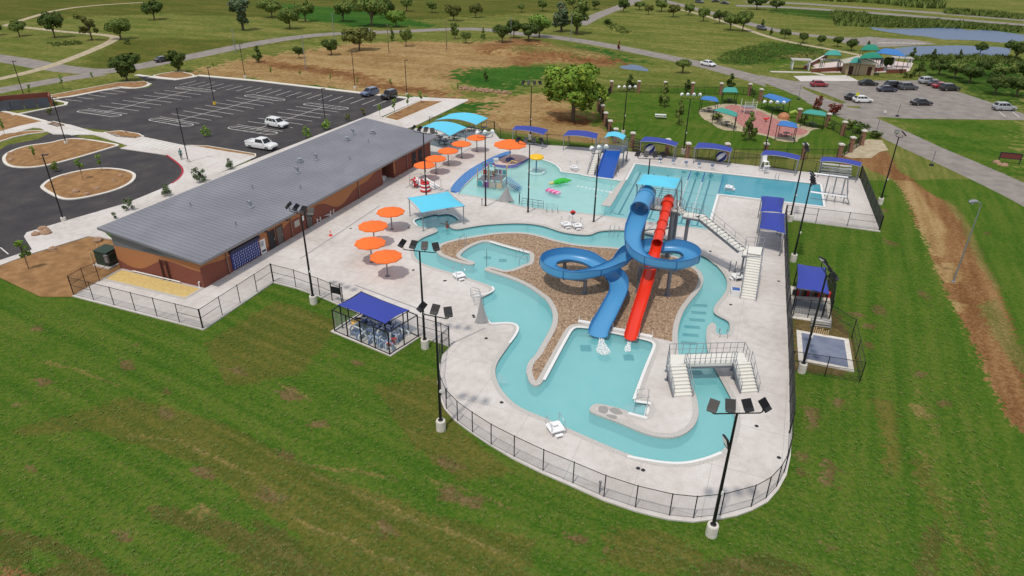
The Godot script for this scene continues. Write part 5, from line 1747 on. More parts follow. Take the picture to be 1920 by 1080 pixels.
func fences() -> void:
	var g := "chain-link fences round the pool deck"
	fence_run("pool_fence","black chain-link fence along the lawn below the yellow sand pad",g,P([-44.15,-59.12,-28.65,-53.05]),2.0,3.0,0.0,"chain_link","black_metal",6)
	fence_run("pool_fence","black chain-link fence slanting up from the corner near the bathhouse end",g,P([-28.6,-53.06,-25.18,-62.64]),2.0,2.6,0.0,"chain_link","black_metal",5)
	fence_run("pool_fence","black chain-link fence between the bathhouse lawn and the blue-roofed kiosk",g,P([-25.1,-62.58,-22.39,-61.34,-19.45,-59.58,-16.62,-57.64]),2.0,2.6,0.0,"chain_link","black_metal",1)
	fence_run("pool_fence","short black chain-link fence right of the kiosk behind the light poles",g,P([-8.51,-52.31,-6.29,-51.19,-5.57,-50.64]),2.0,2.4,0.0,"chain_link","black_metal",1)
	fence_run("pool_gate","black chain-link gate at the narrow corner of the deck",g,P([-5.54,-50.59,-6.03,-49.47]),2.0,1.4,0.0,"chain_link","black_metal",1)
	fence_run("pool_fence","long curved black chain-link fence round the near end of the deck",g,P([-6.06,-49.3,-6.05,-47.82,-5.93,-45.27,-5.57,-43.41,-4.98,-41.72,-4,-40.26,-2.79,-39,-1.36,-37.68,0.31,-36.43,2.31,-35.08,4.29,-33.9,6.25,-32.72,8.19,-31.83,10.27,-31.17,11.77,-30.99,13.54,-31.25,15.76,-32.01,16.98,-32.77,18.05,-33.85,19.02,-35.19,19.92,-36.97,20.87,-39.36]),1.85,2.9,0.0,"chain_link","black_metal",0)
	fence_run("screened_fence","black fence with dark wind screen along the right edge of deck",g,P([20.89,-39.36,21.42,-40.73,23.91,-47.88,26.13,-54.51,28.82,-62.63,33.33,-75.97,35.41,-81.9]),2.0,3.0,0.0,"wind_screen","black_metal",0)
	fence_run("pool_fence","black chain-link fence in front of the diving well",g,P([35.58,-82,46.23,-78.56]),1.9,4.0,0.0,"chain_link","black_metal",3)
	fence_run("screened_fence","dark screened fence running back beside the bleachers",g,P([46.33,-78.57,53,-99]),1.9,3.0,0.0,"wind_screen","black_metal",0)
	fence_run("pool_fence","black chain-link fence along the back of deck behind navy shades",g,P([52.9,-99,44,-102.3,38.7,-104.4,26.8,-108.6,19,-111.6]),1.9,3.6,0.0,"chain_link","black_metal",0)
	fence_run("pool_fence","black chain-link fence behind the leisure pool and orange umbrella",g,P([13.4,-113.3,5.8,-114.6,-2.4,-118.1,-3.6,-122.7]),1.9,3.4,0.0,"chain_link","black_metal",0)
	fence_run("pool_fence","black chain-link fence behind the two large cyan shades",g,P([-3.7,-122.9,-8.4,-125.1,-15.9,-125.7]),1.9,3.4,0.0,"chain_link","black_metal",0)
	fence_run("yard_fence","brown-black yard fence with gate beside the green utility box","",P([-44.11,-59.08,-43.83,-60.86,-43.14,-62.1,-42.5,-65.16]),2.1,2.6,0.0,"chain_link","brown_metal",1)
	fence_run("equipment_fence","black chain-link fence round the blue-grey pad, with a far leaning side","",P([30.11,-56.47,31.54,-53.03,29.23,-46.12,23.92,-47.61]),2.0,3.0,Y_GROUND,"chain_link","black_metal",1)
	fence_run("equipment_fence","black fence in front of the slatted concrete equipment yard","",P([27.19,-57.71,27.47,-56.81,28.82,-56.56,30.83,-56.33]),2.0,2.4,Y_GROUND,"chain_link","black_metal",1)
	fence_run("screened_fence","dark screened panel fence beside the navy shade of equipment yard","",P([30.8,-56.33,32.42,-59.6,33.23,-62.82]),2.2,2.4,Y_GROUND,"wind_screen","black_metal",0)
	park_fence()

func park_fence() -> void:
	var ring := P([22.3,-158.8,28.7,-159.2,34.7,-158.7,40.9,-158.2,47.4,-158,53.9,-157.8,54.6,-152,56.3,-133.6,60.5,-129.9,60.9,-123.8,61.7,-117.7,57.7,-113.2,53.9,-108.9,47.9,-108.7,41.5,-108.7,35,-108.3,28.6,-108.3,25.7,-110.4,20.4,-114.2,17.8,-116.7,17.5,-122.3,17.4,-128.4,17.5,-134.5,17.3,-140.2])
	var o := thing("park_fence","black iron fence with brick pillars round the small playground park","fence",Vector3(ring[0].x,Y_GROUND,ring[0].y))
	var off := Vector3(ring[0].x,0,ring[0].y)
	var pm := MB.new()
	pm.bx(0,1.2,0,0.6,2.5,0.6)
	var cm := MB.new()
	cm.bx(0,2.55,0,0.82,0.18,0.82)
	cm.bx(0,2.68,0,0.6,0.1,0.6)
	var pme := pm.mesh()
	var cme := cm.mesh()
	for i in ring.size():
		var q := Vector3(ring[i].x,0,ring[i].y) - off
		var p := part_mesh("brick_pillar",pme,"park_brick",o)
		p.position = q
		part_mesh("stone_cap",cme,"kerb",p)
		if i == 6 or i == ring.size() - 1 and false: continue
		var e := Vector3(ring[(i + 1) % ring.size()].x,0,ring[(i + 1) % ring.size()].y) - off
		var f := (e - q).normalized()
		var a := q + f * 0.32
		var z := e - f * 0.32
		var b := MB.new()
		for y in [0.2,1.65]: b.bar(a + Vector3(0,y,0),z + Vector3(0,y,0),0.05,0.05)
		var k := int(a.distance_to(z) / 0.2)
		for j in k + 1:
			var s := a.lerp(z,j / float(k))
			var w := 0.07 if j % 12 == 0 else 0.022
			b.box(Transform3D(Basis(),s + Vector3(0,0.95,0)),Vector3(w,1.75,w))
		part("iron_panel",b,"black_metal",o)

# ---------------------------------------------------------------- lights
func floodlight(parent: Node3D,at: Vector3,d: Vector2,round_lens: bool,tilt := 0.85) -> void:
	var nn := (Vector3(d.x,0,d.y) * cos(tilt) - Vector3.UP * sin(tilt)).normalized()
	var r := nn.cross(Vector3.UP).normalized()
	var u := r.cross(nn).normalized()
	var bs := Basis(r,u,-nn)
	var b := MB.new()
	if round_lens:
		for i in 12:
			var a := TAU * i / 12.0
			var a2 := TAU * (i + 1) / 12.0
			var p := at + (r * cos(a) + u * sin(a)) * 0.34
			var q := at + (r * cos(a2) + u * sin(a2)) * 0.34
			var pb := at - nn * 0.34 + (r * cos(a) + u * sin(a)) * 0.16
			var qb := at - nn * 0.34 + (r * cos(a2) + u * sin(a2)) * 0.16
			b.face(p,q,qb,pb,p - at)
			b.face(pb,qb,at - nn * 0.36,at - nn * 0.36,-nn)
	else:
		b.box(Transform3D(bs,at),Vector3(0.56,0.62,0.10))
		for k in 6: b.box(Transform3D(bs,at + bs * Vector3(-0.22 + k * 0.088,0.04,0.075)),Vector3(0.025,0.48,0.06))
		b.box(Transform3D(bs,at + bs * Vector3(0,-0.36,0.02)),Vector3(0.5,0.16,0.14))
	var lamp := part("floodlight",b,mats["white"] if round_lens else mats["lamp_black"],parent)
	b = MB.new()
	if round_lens:
		for i in 12:
			var a := TAU * i / 12.0
			var a2 := TAU * (i + 1) / 12.0
			b.tri(at + nn * 0.03,at + (r * cos(a) + u * sin(a)) * 0.335,at + (r * cos(a2) + u * sin(a2)) * 0.335,nn,nn,nn)
	else:
		b.box(Transform3D(bs,at + nn * 0.056),Vector3(0.48,0.5,0.012))
	part("lens",b,"lamp_lens",lamp)

func light_pole(label: String,at: Vector2,h: float,n: int,face: Vector2,white: bool,on_deck := false) -> Node3D:
	var y := 0.0 if on_deck else Y_GROUND
	var o := thing("light_pole",label,"light pole",Vector3(at.x,y,at.y),0.0,"floodlight poles round the pool")
	h -= y
	var b := MB.new()
	var bh := 0.9
	if on_deck:
		bh = 0.12
		b.bx(0,0.06,0,0.55,0.12,0.55)
	else:
		b.lathe(Vector3.ZERO,[Vector2(0.36,-0.1),Vector2(0.36,0.82),Vector2(0.33,0.9),Vector2(0.0,0.9)],18)
	part("concrete_base",b,"kerb",o)
	b = MB.new()
	b.tube([Vector3(0,bh - 0.02,0),Vector3(0,h,0)],[0.115,0.07],10)
	b.lathe(Vector3(0,bh,0),[Vector2(0.2,0.0),Vector2(0.2,0.04),Vector2(0.12,0.08)],10)
	part("pole",b,"black_metal",o)
	b = MB.new()
	b.bx(0.09,3.6,0.05,0.14,0.2,0.14)
	part("junction_box",b,"white",o)
	var d := face.normalized()
	var side := Vector3(-d.y,0,d.x)
	var sp := 0.95
	var w := sp * (n - 1) / 2.0
	b = MB.new()
	b.tube([Vector3(0,h,0) - side * w + Vector3(0,0.35,0),Vector3(0,h,0) - side * w + Vector3(0,0.08,0),Vector3(0,h,0) - side * (w - 0.12),Vector3(0,h,0),Vector3(0,h,0) + side * (w - 0.12),Vector3(0,h,0) + side * w + Vector3(0,0.08,0),Vector3(0,h,0) + side * w + Vector3(0,0.35,0)],0.04,7)
	for i in range(1,n - 1):
		var q := Vector3(0,h,0) + side * (-w + sp * i)
		b.rod(q,q + Vector3(0,0.35,0),0.035,6)
	part("crossarm",b,"black_metal",o)
	for i in n:
		var q := Vector3(0,h + 0.62,0) + side * (-w + sp * i)
		var dd := d.rotated(lerpf(0.6,-0.6,i / float(maxi(1,n - 1))))
		floodlight(o,q,dd,white)
	return o

func lights() -> void:
	light_pole("tall floodlight pole on the lawn in front of the bathhouse wall",Vector2(-19.72,-58.2),9.4,4,Vector2(0.6,-1),false)
	light_pole("tall floodlight pole standing just right of the blue-roofed kiosk",Vector2(-7.7,-50.45),9.4,4,Vector2(0.2,-1),false)
	light_pole("three-lamp floodlight pole at the narrow bend of the deck fence",Vector2(-5.17,-39.37),9.7,3,Vector2(0.35,-1),false)
	var o := light_pole("nearest floodlight pole, outside the curved fence at the bottom",Vector2(12.61,-29.76),9.4,4,Vector2(-0.05,-1),false)
	floodlight(o,Vector3(-0.35,7.6,0.1),Vector2(-1,0.2),false,0.3)
	light_pole("floodlight pole beside the blue-grey pad, lamps seen edge-on",Vector2(24.85,-47.51),9.2,4,Vector2(-1,-0.1),false)
	light_pole("floodlight pole on the lawn above the navy equipment shade",Vector2(32.08,-69.45),9.3,4,Vector2(-1,-0.35),false)
	light_pole("floodlight pole at the inner corner of fence by the diving well",Vector2(36.05,-81.56),9.2,3,Vector2(-1,-0.3),false)
	light_pole("floodlight pole right of the bleachers beside the dirt trail",Vector2(51,-88.3),9.3,2,Vector2(-1,0.5),false)
	light_pole("deck light pole with pale round lamps behind the grey sail",Vector2(-3.7,-85),9.4,3,Vector2(0.3,1),true,true)
	light_pole("deck light pole with dark lamps at the leisure pool edge",Vector2(1.98,-82.94),9.2,4,Vector2(0.1,-1),false,true)
	light_pole("deck light pole with pale round lamps near the wide royal-blue slide",Vector2(10.34,-79.94),9.1,3,Vector2(0.4,1),true,true)
	light_pole("deck light pole hidden behind the slide tower shade, dark lamps",Vector2(15.87,-76.2),9.6,4,Vector2(0.1,-1),false,true)
	light_pole("dark-lamp pole behind the first navy shade of the back row",Vector2(2.9,-118.6),9.2,4,Vector2(0,-1),false)
	light_pole("park light pole with four pale round lamps near large leafy tree",Vector2(20,-122.3),7.8,4,Vector2(0.1,1),true)
	light_pole("park light pole with four pale round lamps between two navy shades",Vector2(28.6,-111),9.0,4,Vector2(0,1),true)
	light_pole("park light pole with four pale round lamps over the playground",Vector2(40.8,-107.1),8.8,4,Vector2(-0.1,1),true)
	light_pole("deck light pole by the bathhouse end and row of small orange umbrellas",Vector2(-12,-87.8),9.1,4,Vector2(0.5,-1),false,true)
	# the grey street lamp by the trail
	o = thing("street_lamp","grey cobra-head street lamp standing in the red dirt trail","street lamp",Vector3(47.74,-64.76,0).x * Vector3.RIGHT)
	var sp := Vector2(47.74,-64.76)
	o.position = Vector3(sp.x,Y_GROUND,sp.y)
	var b := MB.new()
	b.tube([Vector3(0,-0.1,0),Vector3(0,8.7,0),Vector3(-0.1,9.05,0),Vector3(-0.5,9.2,0)],[0.09,0.06,0.05,0.045],8)
	part("pole",b,"galvanized",o)
	b = MB.new()
	b.lathe(Vector3(0,0,0),[Vector2(0.2,-0.1),Vector2(0.2,0.1),Vector2(0.1,0.14)],10)
	part("base",b,"galvanized",o)
	b = MB.new()
	b.tube([Vector3(-0.4,9.2,0),Vector3(-0.7,9.25,0),Vector3(-1.1,9.22,0),Vector3(-1.35,9.15,0)],[0.08,0.2,0.24,0.1],8)
	part("lamp_head",b,"galvanized",o)
	b = MB.new()
	b.lathe(Vector3(-0.95,9.0,0),[Vector2(0.0,-0.08),Vector2(0.14,-0.03),Vector2(0.18,0.06)],10)
	part("lens",b,"lamp_lens",o)
	# slim black poles of the car park
	for q in [[-56.48,-78.18,8.6,"slim black lamp pole on pavement left of the bathhouse roof"],[-105.1,-145.7,7.5,"slim black lamp pole behind the dark bin enclosure"],[-76,-111.7,7.8,"slim black lamp pole beside the first crosswalk"],[-62.7,-141.7,7.5,"slim black lamp pole with yellow foot in middle of the car park"],[-66.5,-170.2,7.9,"slim black lamp pole on the far kerb, leftmost by the dirt field"],[-51.3,-102.5,8.6,"slim black lamp pole on pavement near the walking person"],[-37.1,-159.5,8.1,"slim black lamp pole at the far kerb, middle of the dirt field"],[-35.8,-127,6.6,"slim black lamp pole rising above the bathhouse roof ridge"],[-24.1,-152.8,7.6,"slim black lamp pole beside the dark parked jeep"]]:
		o = thing("car_park_lamp",q[3],"lamp pole",Vector3(q[0],Y_GROUND,q[1]),0.0,"slim lamp poles of the car park")
		b = MB.new()
		b.lathe(Vector3.ZERO,[Vector2(0.3,-0.1),Vector2(0.3,0.55),Vector2(0.0,0.55)],14)
		part("base",b,mats["paint_yellow"] if "yellow" in q[3] else mats["kerb"],o)
		b = MB.new()
		b.tube([Vector3(0,0.5,0),Vector3(0,q[2],0)],[0.085,0.07],8)
		part("pole",b,"black_metal",o)
		b = MB.new()
		b.bx(0.3,q[2] + 0.02,0,0.75,0.09,0.34)
		part("lamp_head",b,"lamp_black",o)
	# wooden and steel utility poles in the fields
	for q in [[-54.7,-181.8,8.40,"thin grey field pole left of the dirt field"],[-37.7,-210.1,8.05,"wooden pole in middle of the dirt field"],[-21.2,-217.8,8.10,"wooden pole right of centre in the dirt field"],[-60.5,-237.1,7.90,"thin steel pole beside the park road behind the round tree"],[18.8,-241.3,8.85,"pale steel pole by road beside the tall tree cluster"],[-1.5,-236.4,7.45,"thin pole between the road and the group of dark trees"],[-82.1,-206.4,6.65,"thin dark pole left of the dirt field beside the road"]]:
		o = thing("field_pole",q[3],"pole",Vector3(q[0],Y_GROUND,q[1]),0.0,"poles in the fields")
		b = MB.new()
		b.tube([Vector3(0,-0.1,0),Vector3(0,q[2],0)],[0.13,0.08],7)
		part("pole",b,mats["pole_wood"] if "wooden" in q[3] else mats["galvanized"],o)
		b = MB.new()
		b.bx(0,q[2] - 0.05,0,0.5,0.14,0.3)
		part("head",b,mats["pole_wood"] if "wooden" in q[3] else mats["galvanized"],o)

func shade(label: String,group: String,cs: PackedVector2Array,h: float,rise: float,sag: float,m: String,barrel: bool,y := 0.0,post_m := "galvanized",inset := 0.06) -> Node3D:
	var mid := (cs[0] + cs[1] + cs[2] + cs[3]) * 0.25
	var o := thing("shade_canopy",label,"shade canopy",Vector3(mid.x,y,mid.y),0.0,group)
	var c := []
	for q in cs: c.append(Vector3(q.x - mid.x,h - y,q.y - mid.y))
	var b := MB.new()
	sail(b,c,rise,sag,barrel)
	part("fabric",b,mats[m],o)
	for q in c:
		b = MB.new()
		var p: Vector3 = q * (1.0 - inset)
		b.rod(Vector3(p.x,-0.02,p.z),Vector3(p.x,q.y - 0.03,p.z),0.065,8)
		b.lathe(Vector3(p.x,0,p.z),[Vector2(0.15,-0.02),Vector2(0.15,0.03),Vector2(0.07,0.04)],8)
		part("post",b,mats[post_m],o)
	b = MB.new()
	for i in 4:
		var p: Vector3 = c[i]
		var q: Vector3 = c[(i + 1) % 4]
		if barrel and i % 2 == 0:
			var arc := []
			for k in 9: arc.append(p.lerp(q,k / 8.0) + Vector3(0,rise * 4.0 * (k / 8.0) * (1.0 - k / 8.0) - 0.07,0))
			b.tube(arc,0.045,6)
		else:
			b.rod(p + Vector3(0,-0.07,0),q + Vector3(0,-0.07,0),0.035,6)
	part("frame",b,mats[post_m],o)
	return o

func umbrella(label: String,at: Vector2,dia: float,h: float,peak: float) -> void:
	var o := thing("umbrella",label,"umbrella",Vector3(at.x,0,at.y),at.x * 1.7,"orange umbrellas on the deck")
	var b := MB.new()
	b.rod(Vector3(0,0,0),Vector3(0,h + peak - 0.05,0),0.075,10)
	part("pole",b,"grey_steel",o)
	b = MB.new()
	b.lathe(Vector3.ZERO,[Vector2(0.26,0),Vector2(0.26,0.05),Vector2(0.12,0.09),Vector2(0.08,0.16)],12)
	part("foot",b,"grey_steel",o)
	b = MB.new()
	var n := 10
	var r := dia / 2
	for i in n:
		var a := TAU * i / n
		var c := TAU * (i + 1) / n
		var p := Vector3(cos(a) * r,h,sin(a) * r)
		var q := Vector3(cos(c) * r,h,sin(c) * r)
		var t := Vector3(0,h + peak,0)
		var pm := (p + t) * 0.5 + Vector3(0,0.03,0)
		var qm := (q + t) * 0.5 + Vector3(0,0.03,0)
		var eq := (p + q) * 0.5 * Vector3(0.97,1,0.97)
		var fm := (pm + qm) * 0.5 + Vector3(0,-0.05,0)
		for s in [0.0,-0.025]:
			var d := Vector3(0,s,0)
			var hint := Vector3.UP if s == 0.0 else Vector3.DOWN
			for tr in [[p,eq,fm],[p,fm,pm],[eq,q,fm],[q,qm,fm],[pm,fm,t],[fm,qm,t]]:
				var nn: Vector3 = ((tr[1] as Vector3) - tr[0]).cross((tr[2] as Vector3) - tr[0]).normalized()
				if nn.dot(hint) < 0: nn = -nn
				b.tri(tr[0] + d,tr[1] + d,tr[2] + d,nn,nn,nn)
		b.face(p,eq,eq + Vector3(0,-0.12,0),p + Vector3(0,-0.12,0),p)
		b.face(eq,q,q + Vector3(0,-0.12,0),eq + Vector3(0,-0.12,0),q)
	part("canopy",b,"canvas_orange",o)
	for i in n:
		var a := TAU * i / n
		b = MB.new()
		b.rod(Vector3(0,h + peak - 0.12,0),Vector3(cos(a) * (r - 0.03),h - 0.04,sin(a) * (r - 0.03)),0.018,5)
		part("rib",b,"galvanized",o)

func shades() -> void:
	umbrella("orange umbrella nearest the cyan spa shade, first of four on the deck",Vector2(-14.97,-76.82),3.5,2.35,0.55)
	umbrella("orange umbrella second from the cyan spa shade, half behind another",Vector2(-16.28,-72.3),3.5,2.35,0.55)
	umbrella("orange umbrella third from the cyan spa shade, pole half hidden",Vector2(-15.69,-67.53),3.5,2.35,0.55)
	umbrella("orange umbrella nearest the camera, last of four on the deck",Vector2(-13.37,-64.16),3.5,2.35,0.55)
	umbrella("orange umbrella above the red and white heap, crossed by light pole",Vector2(-13.1,-95.5),3.3,2.3,0.55)
	umbrella("orange umbrella second in the row beside the bathhouse end",Vector2(-11.8,-98.7),3.3,2.3,0.55)
	umbrella("orange umbrella third in the row beside the bathhouse end",Vector2(-10.3,-102.8),3.3,2.3,0.55)
	umbrella("orange umbrella fourth in the row, just below the cyan shades",Vector2(-8.5,-106.8),3.3,2.3,0.55)
	umbrella("orange umbrella farthest in the row, behind pale round lamps",Vector2(-6.2,-110.5),3.3,2.3,0.55)
	umbrella("extra large orange umbrella over the pink zero-depth entry",Vector2(-0.6,-105.4),5.4,2.7,0.85)
	var g := "cyan shade canopies"
	shade("cyan square shade over the small spa pool",g,P([-13.57,-81.33,-11.13,-76.23,-5.99,-78.78,-8.58,-83.86]),2.5,0.45,0.14,"canvas_cyan",false)
	shade("front one of the two large cyan arched shades by the bathhouse",g,P([-16.2,-113.5,-10.5,-108.8,-8.1,-114.2,-14.1,-117.6]),3.0,0.5,0.05,"canvas_cyan",true)
	shade("rear one of the two large cyan arched shades by the bathhouse",g,P([-14.1,-118.8,-6.5,-116.2,-4.7,-120.8,-11.8,-123.6]),3.0,0.6,0.05,"canvas_cyan",true)
	g = "navy shade canopies"
	shade("navy shade, first of the back row, behind the orange and yellow umbrellas",g,P([-0.4,-115.1,5,-112.2,5.9,-115.5,0.2,-117.7]),2.5,0.26,0.04,"canvas_navy",true)
	shade("navy shade of the back row just left of the royal-blue slide",g,P([8.2,-111.7,13.7,-110,14.3,-113.3,9.3,-115.1]),2.5,0.26,0.04,"canvas_navy",true)
	shade("navy shade of the back row just right of royal-blue slide, beside striped ball",g,P([20.7,-108.9,26.1,-106.4,26.9,-108.4,21.9,-111.7]),2.5,0.26,0.04,"canvas_navy",true)
	shade("navy shade of the back row behind the middle starting blocks",g,P([28.8,-105.4,34.2,-103.6,35,-105.7,30.2,-108.6]),2.5,0.26,0.04,"canvas_navy",true)
	shade("navy shade of the back row behind the white lifeguard chair",g,P([38.4,-102.3,43.5,-99.8,44.5,-101.8,39.8,-104.7]),2.5,0.24,0.04,"canvas_navy",true)
	shade("navy shade farthest right of the back row, over the bleachers",g,P([46.5,-99.4,51.6,-97,52.7,-98.9,47.7,-101.6]),2.5,0.24,0.04,"canvas_navy",true)
	shade("farther of the two joined navy shades beside right fence",g,P([30.28,-77.14,32.8,-76.83,34.85,-81.81,32.13,-82.59]),2.9,0.7,0.14,"canvas_navy",false)
	shade("nearer of the two joined navy shades beside right fence",g,P([28.46,-71.9,30.95,-70.44,33.07,-76.54,30.33,-76.88]),2.9,0.7,0.14,"canvas_navy",false)
	shade("navy shade over the slatted equipment yard outside right fence",g,P([27.74,-57.92,30.43,-56.74,32.46,-62.56,29.81,-63.35]),2.5,0.4,0.12,"canvas_navy",false,Y_GROUND,"black_metal")
	shade("navy shade over the glass-walled pump kiosk on left lawn",g,P([-15.93,-53.43,-11.01,-50.22,-9.27,-52.63,-14.29,-55.92]),2.5,0.25,0.12,"canvas_navy",false,Y_GROUND,"black_metal")

func guard_stand(label: String,at: Vector2,turn: float) -> void:
	var o := thing("guard_stand",label,"lifeguard stand",Vector3(at.x,0.02,at.y),turn,"low white lifeguard stands")
	var b := MB.new()
	b.bx(0,0.42,0,1.15,0.07,1.15)
	part("platform",b,"white_plastic",o)
	for s in [[-1,-1],[1,-1],[1,1],[-1,1]]:
		b = MB.new()
		b.rod(Vector3(s[0] * 0.5,0,s[1] * 0.5),Vector3(s[0] * 0.5,0.4,s[1] * 0.5),0.035,6)
		part("leg",b,"white_plastic",o)
	for s in [-0.53,0.53]:
		b = MB.new()
		b.tube([Vector3(s,0.45,-0.5),Vector3(s,1.25,-0.5),Vector3(s,1.32,-0.4),Vector3(s,1.0,0.5),Vector3(s,0.45,0.5)],0.024,6)
		part("rail",b,"steel",o)
	b = MB.new()
	b.bx(0,0.62,-0.1,0.42,0.05,0.36)
	b.bx(0,0.53,-0.1,0.08,0.16,0.08)
	part("seat",b,"white_plastic",o)
	b = MB.new()
	b.bx(0,0.2,0.72,0.6,0.04,0.28)
	for s in [-0.26,0.26]: b.bx(s,0.1,0.72,0.04,0.2,0.26)
	part("step",b,"white_plastic",o)

func hoop_rail(label: String,a: Vector2,c: Vector2,h: float,n: int,drop := 0.0) -> void:
	var o := thing("grab_rail",label,"handrail",Vector3(a.x,0,a.y),0.0,"stainless handrails at the pool edges")
	var d := c - a
	for i in n:
		var s := Vector3(d.x,0,d.y) * (i / float(maxi(1,n - 1)))
		var f := Vector3(-d.y,0,d.x).normalized() * 0.9
		var b := MB.new()
		b.tube([s,s + Vector3(0,h,0),s + Vector3(0,h + 0.06,0) + f * 0.3,s + Vector3(0,h * 0.75,0) + f,s + f + Vector3(0,-0.6 - drop,0)],0.028,7)
		part("rail",b,"steel",o)

func draped(label: String,at: Vector2,w: float,h: float,lean: Vector2,m: String) -> void:
	var o := thing("covered_lift",label,"covered lift",Vector3(at.x,0.0,at.y),0.0,"grey-covered chair lifts")
	var b := MB.new()
	var n := 20
	var prev := []
	for k in 6:
		var t := k / 5.0
		var ring := []
		for i in n:
			var a := TAU * i / n
			var r := w * (1.0 - 0.93 * pow(t,0.75)) * (1.0 + 0.14 * sin(a * 5.0) * (1.0 - t))
			ring.append(Vector3(cos(a) * r * 1.2 + lean.x * t,h * t,sin(a) * r * 0.7 + lean.y * t))
		if k > 0:
			for i in n: b.face(prev[i],prev[(i + 1) % n],ring[(i + 1) % n],ring[i],prev[i] + Vector3(0,0.1,0) - Vector3(lean.x * t,0,lean.y * t))
		prev = ring
	part("cover",b,mat(m,C(150,150,152),0.9),o)
	b = MB.new()
	b.bx(0,0.05,0,w * 1.4,0.1,w * 1.1)
	part("base",b,"grey_steel",o)
	b = MB.new()
	b.rod(Vector3(lean.x,h - 0.02,lean.y),Vector3(lean.x,h + 0.18,lean.y),0.03,6)
	part("mast",b,"steel",o)

func adirondack() -> Node3D:
	var o := thing("white_chair","","chair",Vector3.ZERO,0.0,"white plastic chairs by the bathhouse wall")
	var b := MB.new()
	for i in 5: b.box(Transform3D(Basis(Vector3.RIGHT,0.2),Vector3(0,0.34 - (i - 2) * 0.02,(i - 2) * 0.11)),Vector3(0.56,0.025,0.1))
	part("seat",b,"white_plastic",o)
	b = MB.new()
	for i in 5: b.box(Transform3D(Basis(Vector3.RIGHT,0.45),Vector3((i - 2) * 0.115,0.72 + (0.05 if i in [1,2,3] else 0.0),-0.42)),Vector3(0.105,0.82,0.025))
	part("backrest",b,"white_plastic",o)
	for s in [-0.34,0.34]:
		b = MB.new()
		b.bx(s,0.56,-0.02,0.12,0.03,0.72)
		part("armrest",b,"white_plastic",o)
		b = MB.new()
		b.bx(s,0.28,0.28,0.07,0.56,0.09)
		part("leg",b,"white_plastic",o)
		b = MB.new()
		b.box(Transform3D(Basis(Vector3.RIGHT,0.25),Vector3(s,0.24,-0.25)),Vector3(0.06,0.5,0.09))
		part("leg",b,"white_plastic",o)
	return o

func lounge(label: String,at: Vector2,turn: float) -> void:
	var o := thing("lounge_chair",label,"lounge chair",Vector3(at.x,0,at.y),turn,"white loungers by the bathhouse wall")
	var b := MB.new()
	for i in 9: b.bx(0,0.36,-0.1 + i * 0.13,0.6,0.025,0.11)
	part("seat",b,"white_plastic",o)
	b = MB.new()
	for i in 6: b.box(Transform3D(Basis(Vector3.RIGHT,0.6),Vector3(0,0.42 + i * 0.075,-0.22 - i * 0.105)),Vector3(0.6,0.025,0.11))
	part("backrest",b,"white_plastic",o)
	for s in [[-0.28,-0.1],[0.28,-0.1],[-0.28,0.9],[0.28,0.9]]:
		b = MB.new()
		b.bx(s[0],0.18,s[1],0.06,0.36,0.08)
		part("leg",b,"white_plastic",o)

func picnic_table(label: String,at: Vector2,turn: float,m: String,y := 0.0,group := "dark picnic tables") -> void:
	var o := thing("picnic_table",label,"picnic table",Vector3(at.x,y,at.y),turn,group)
	var b := MB.new()
	b.lathe(Vector3.ZERO,[Vector2(0.0,0.70),Vector2(0.62,0.70),Vector2(0.64,0.73),Vector2(0.62,0.76),Vector2(0.0,0.76)],8)
	part("tabletop",b,mats[m],o)
	b = MB.new()
	b.rod(Vector3(0,0,0),Vector3(0,0.7,0),0.06,8)
	part("pedestal",b,mats[m],o)
	for i in 4:
		var a := TAU * i / 4 + 0.4
		var d := Vector3(cos(a),0,sin(a))
		b = MB.new()
		b.box(Transform3D(Basis(Vector3.UP,-a),d * 1.0 + Vector3(0,0.44,0)),Vector3(0.34,0.06,0.7))
		part("seat",b,mats[m],o)
		b = MB.new()
		b.tube([Vector3(0,0.12,0),d * 0.95 + Vector3(0,0.12,0),d * 1.0 + Vector3(0,0.42,0)],0.035,6)
		b.rod(d * 0.9,d * 0.9 + Vector3(0,0.12,0),0.03,5)
		part("seat_arm",b,mats[m],o)

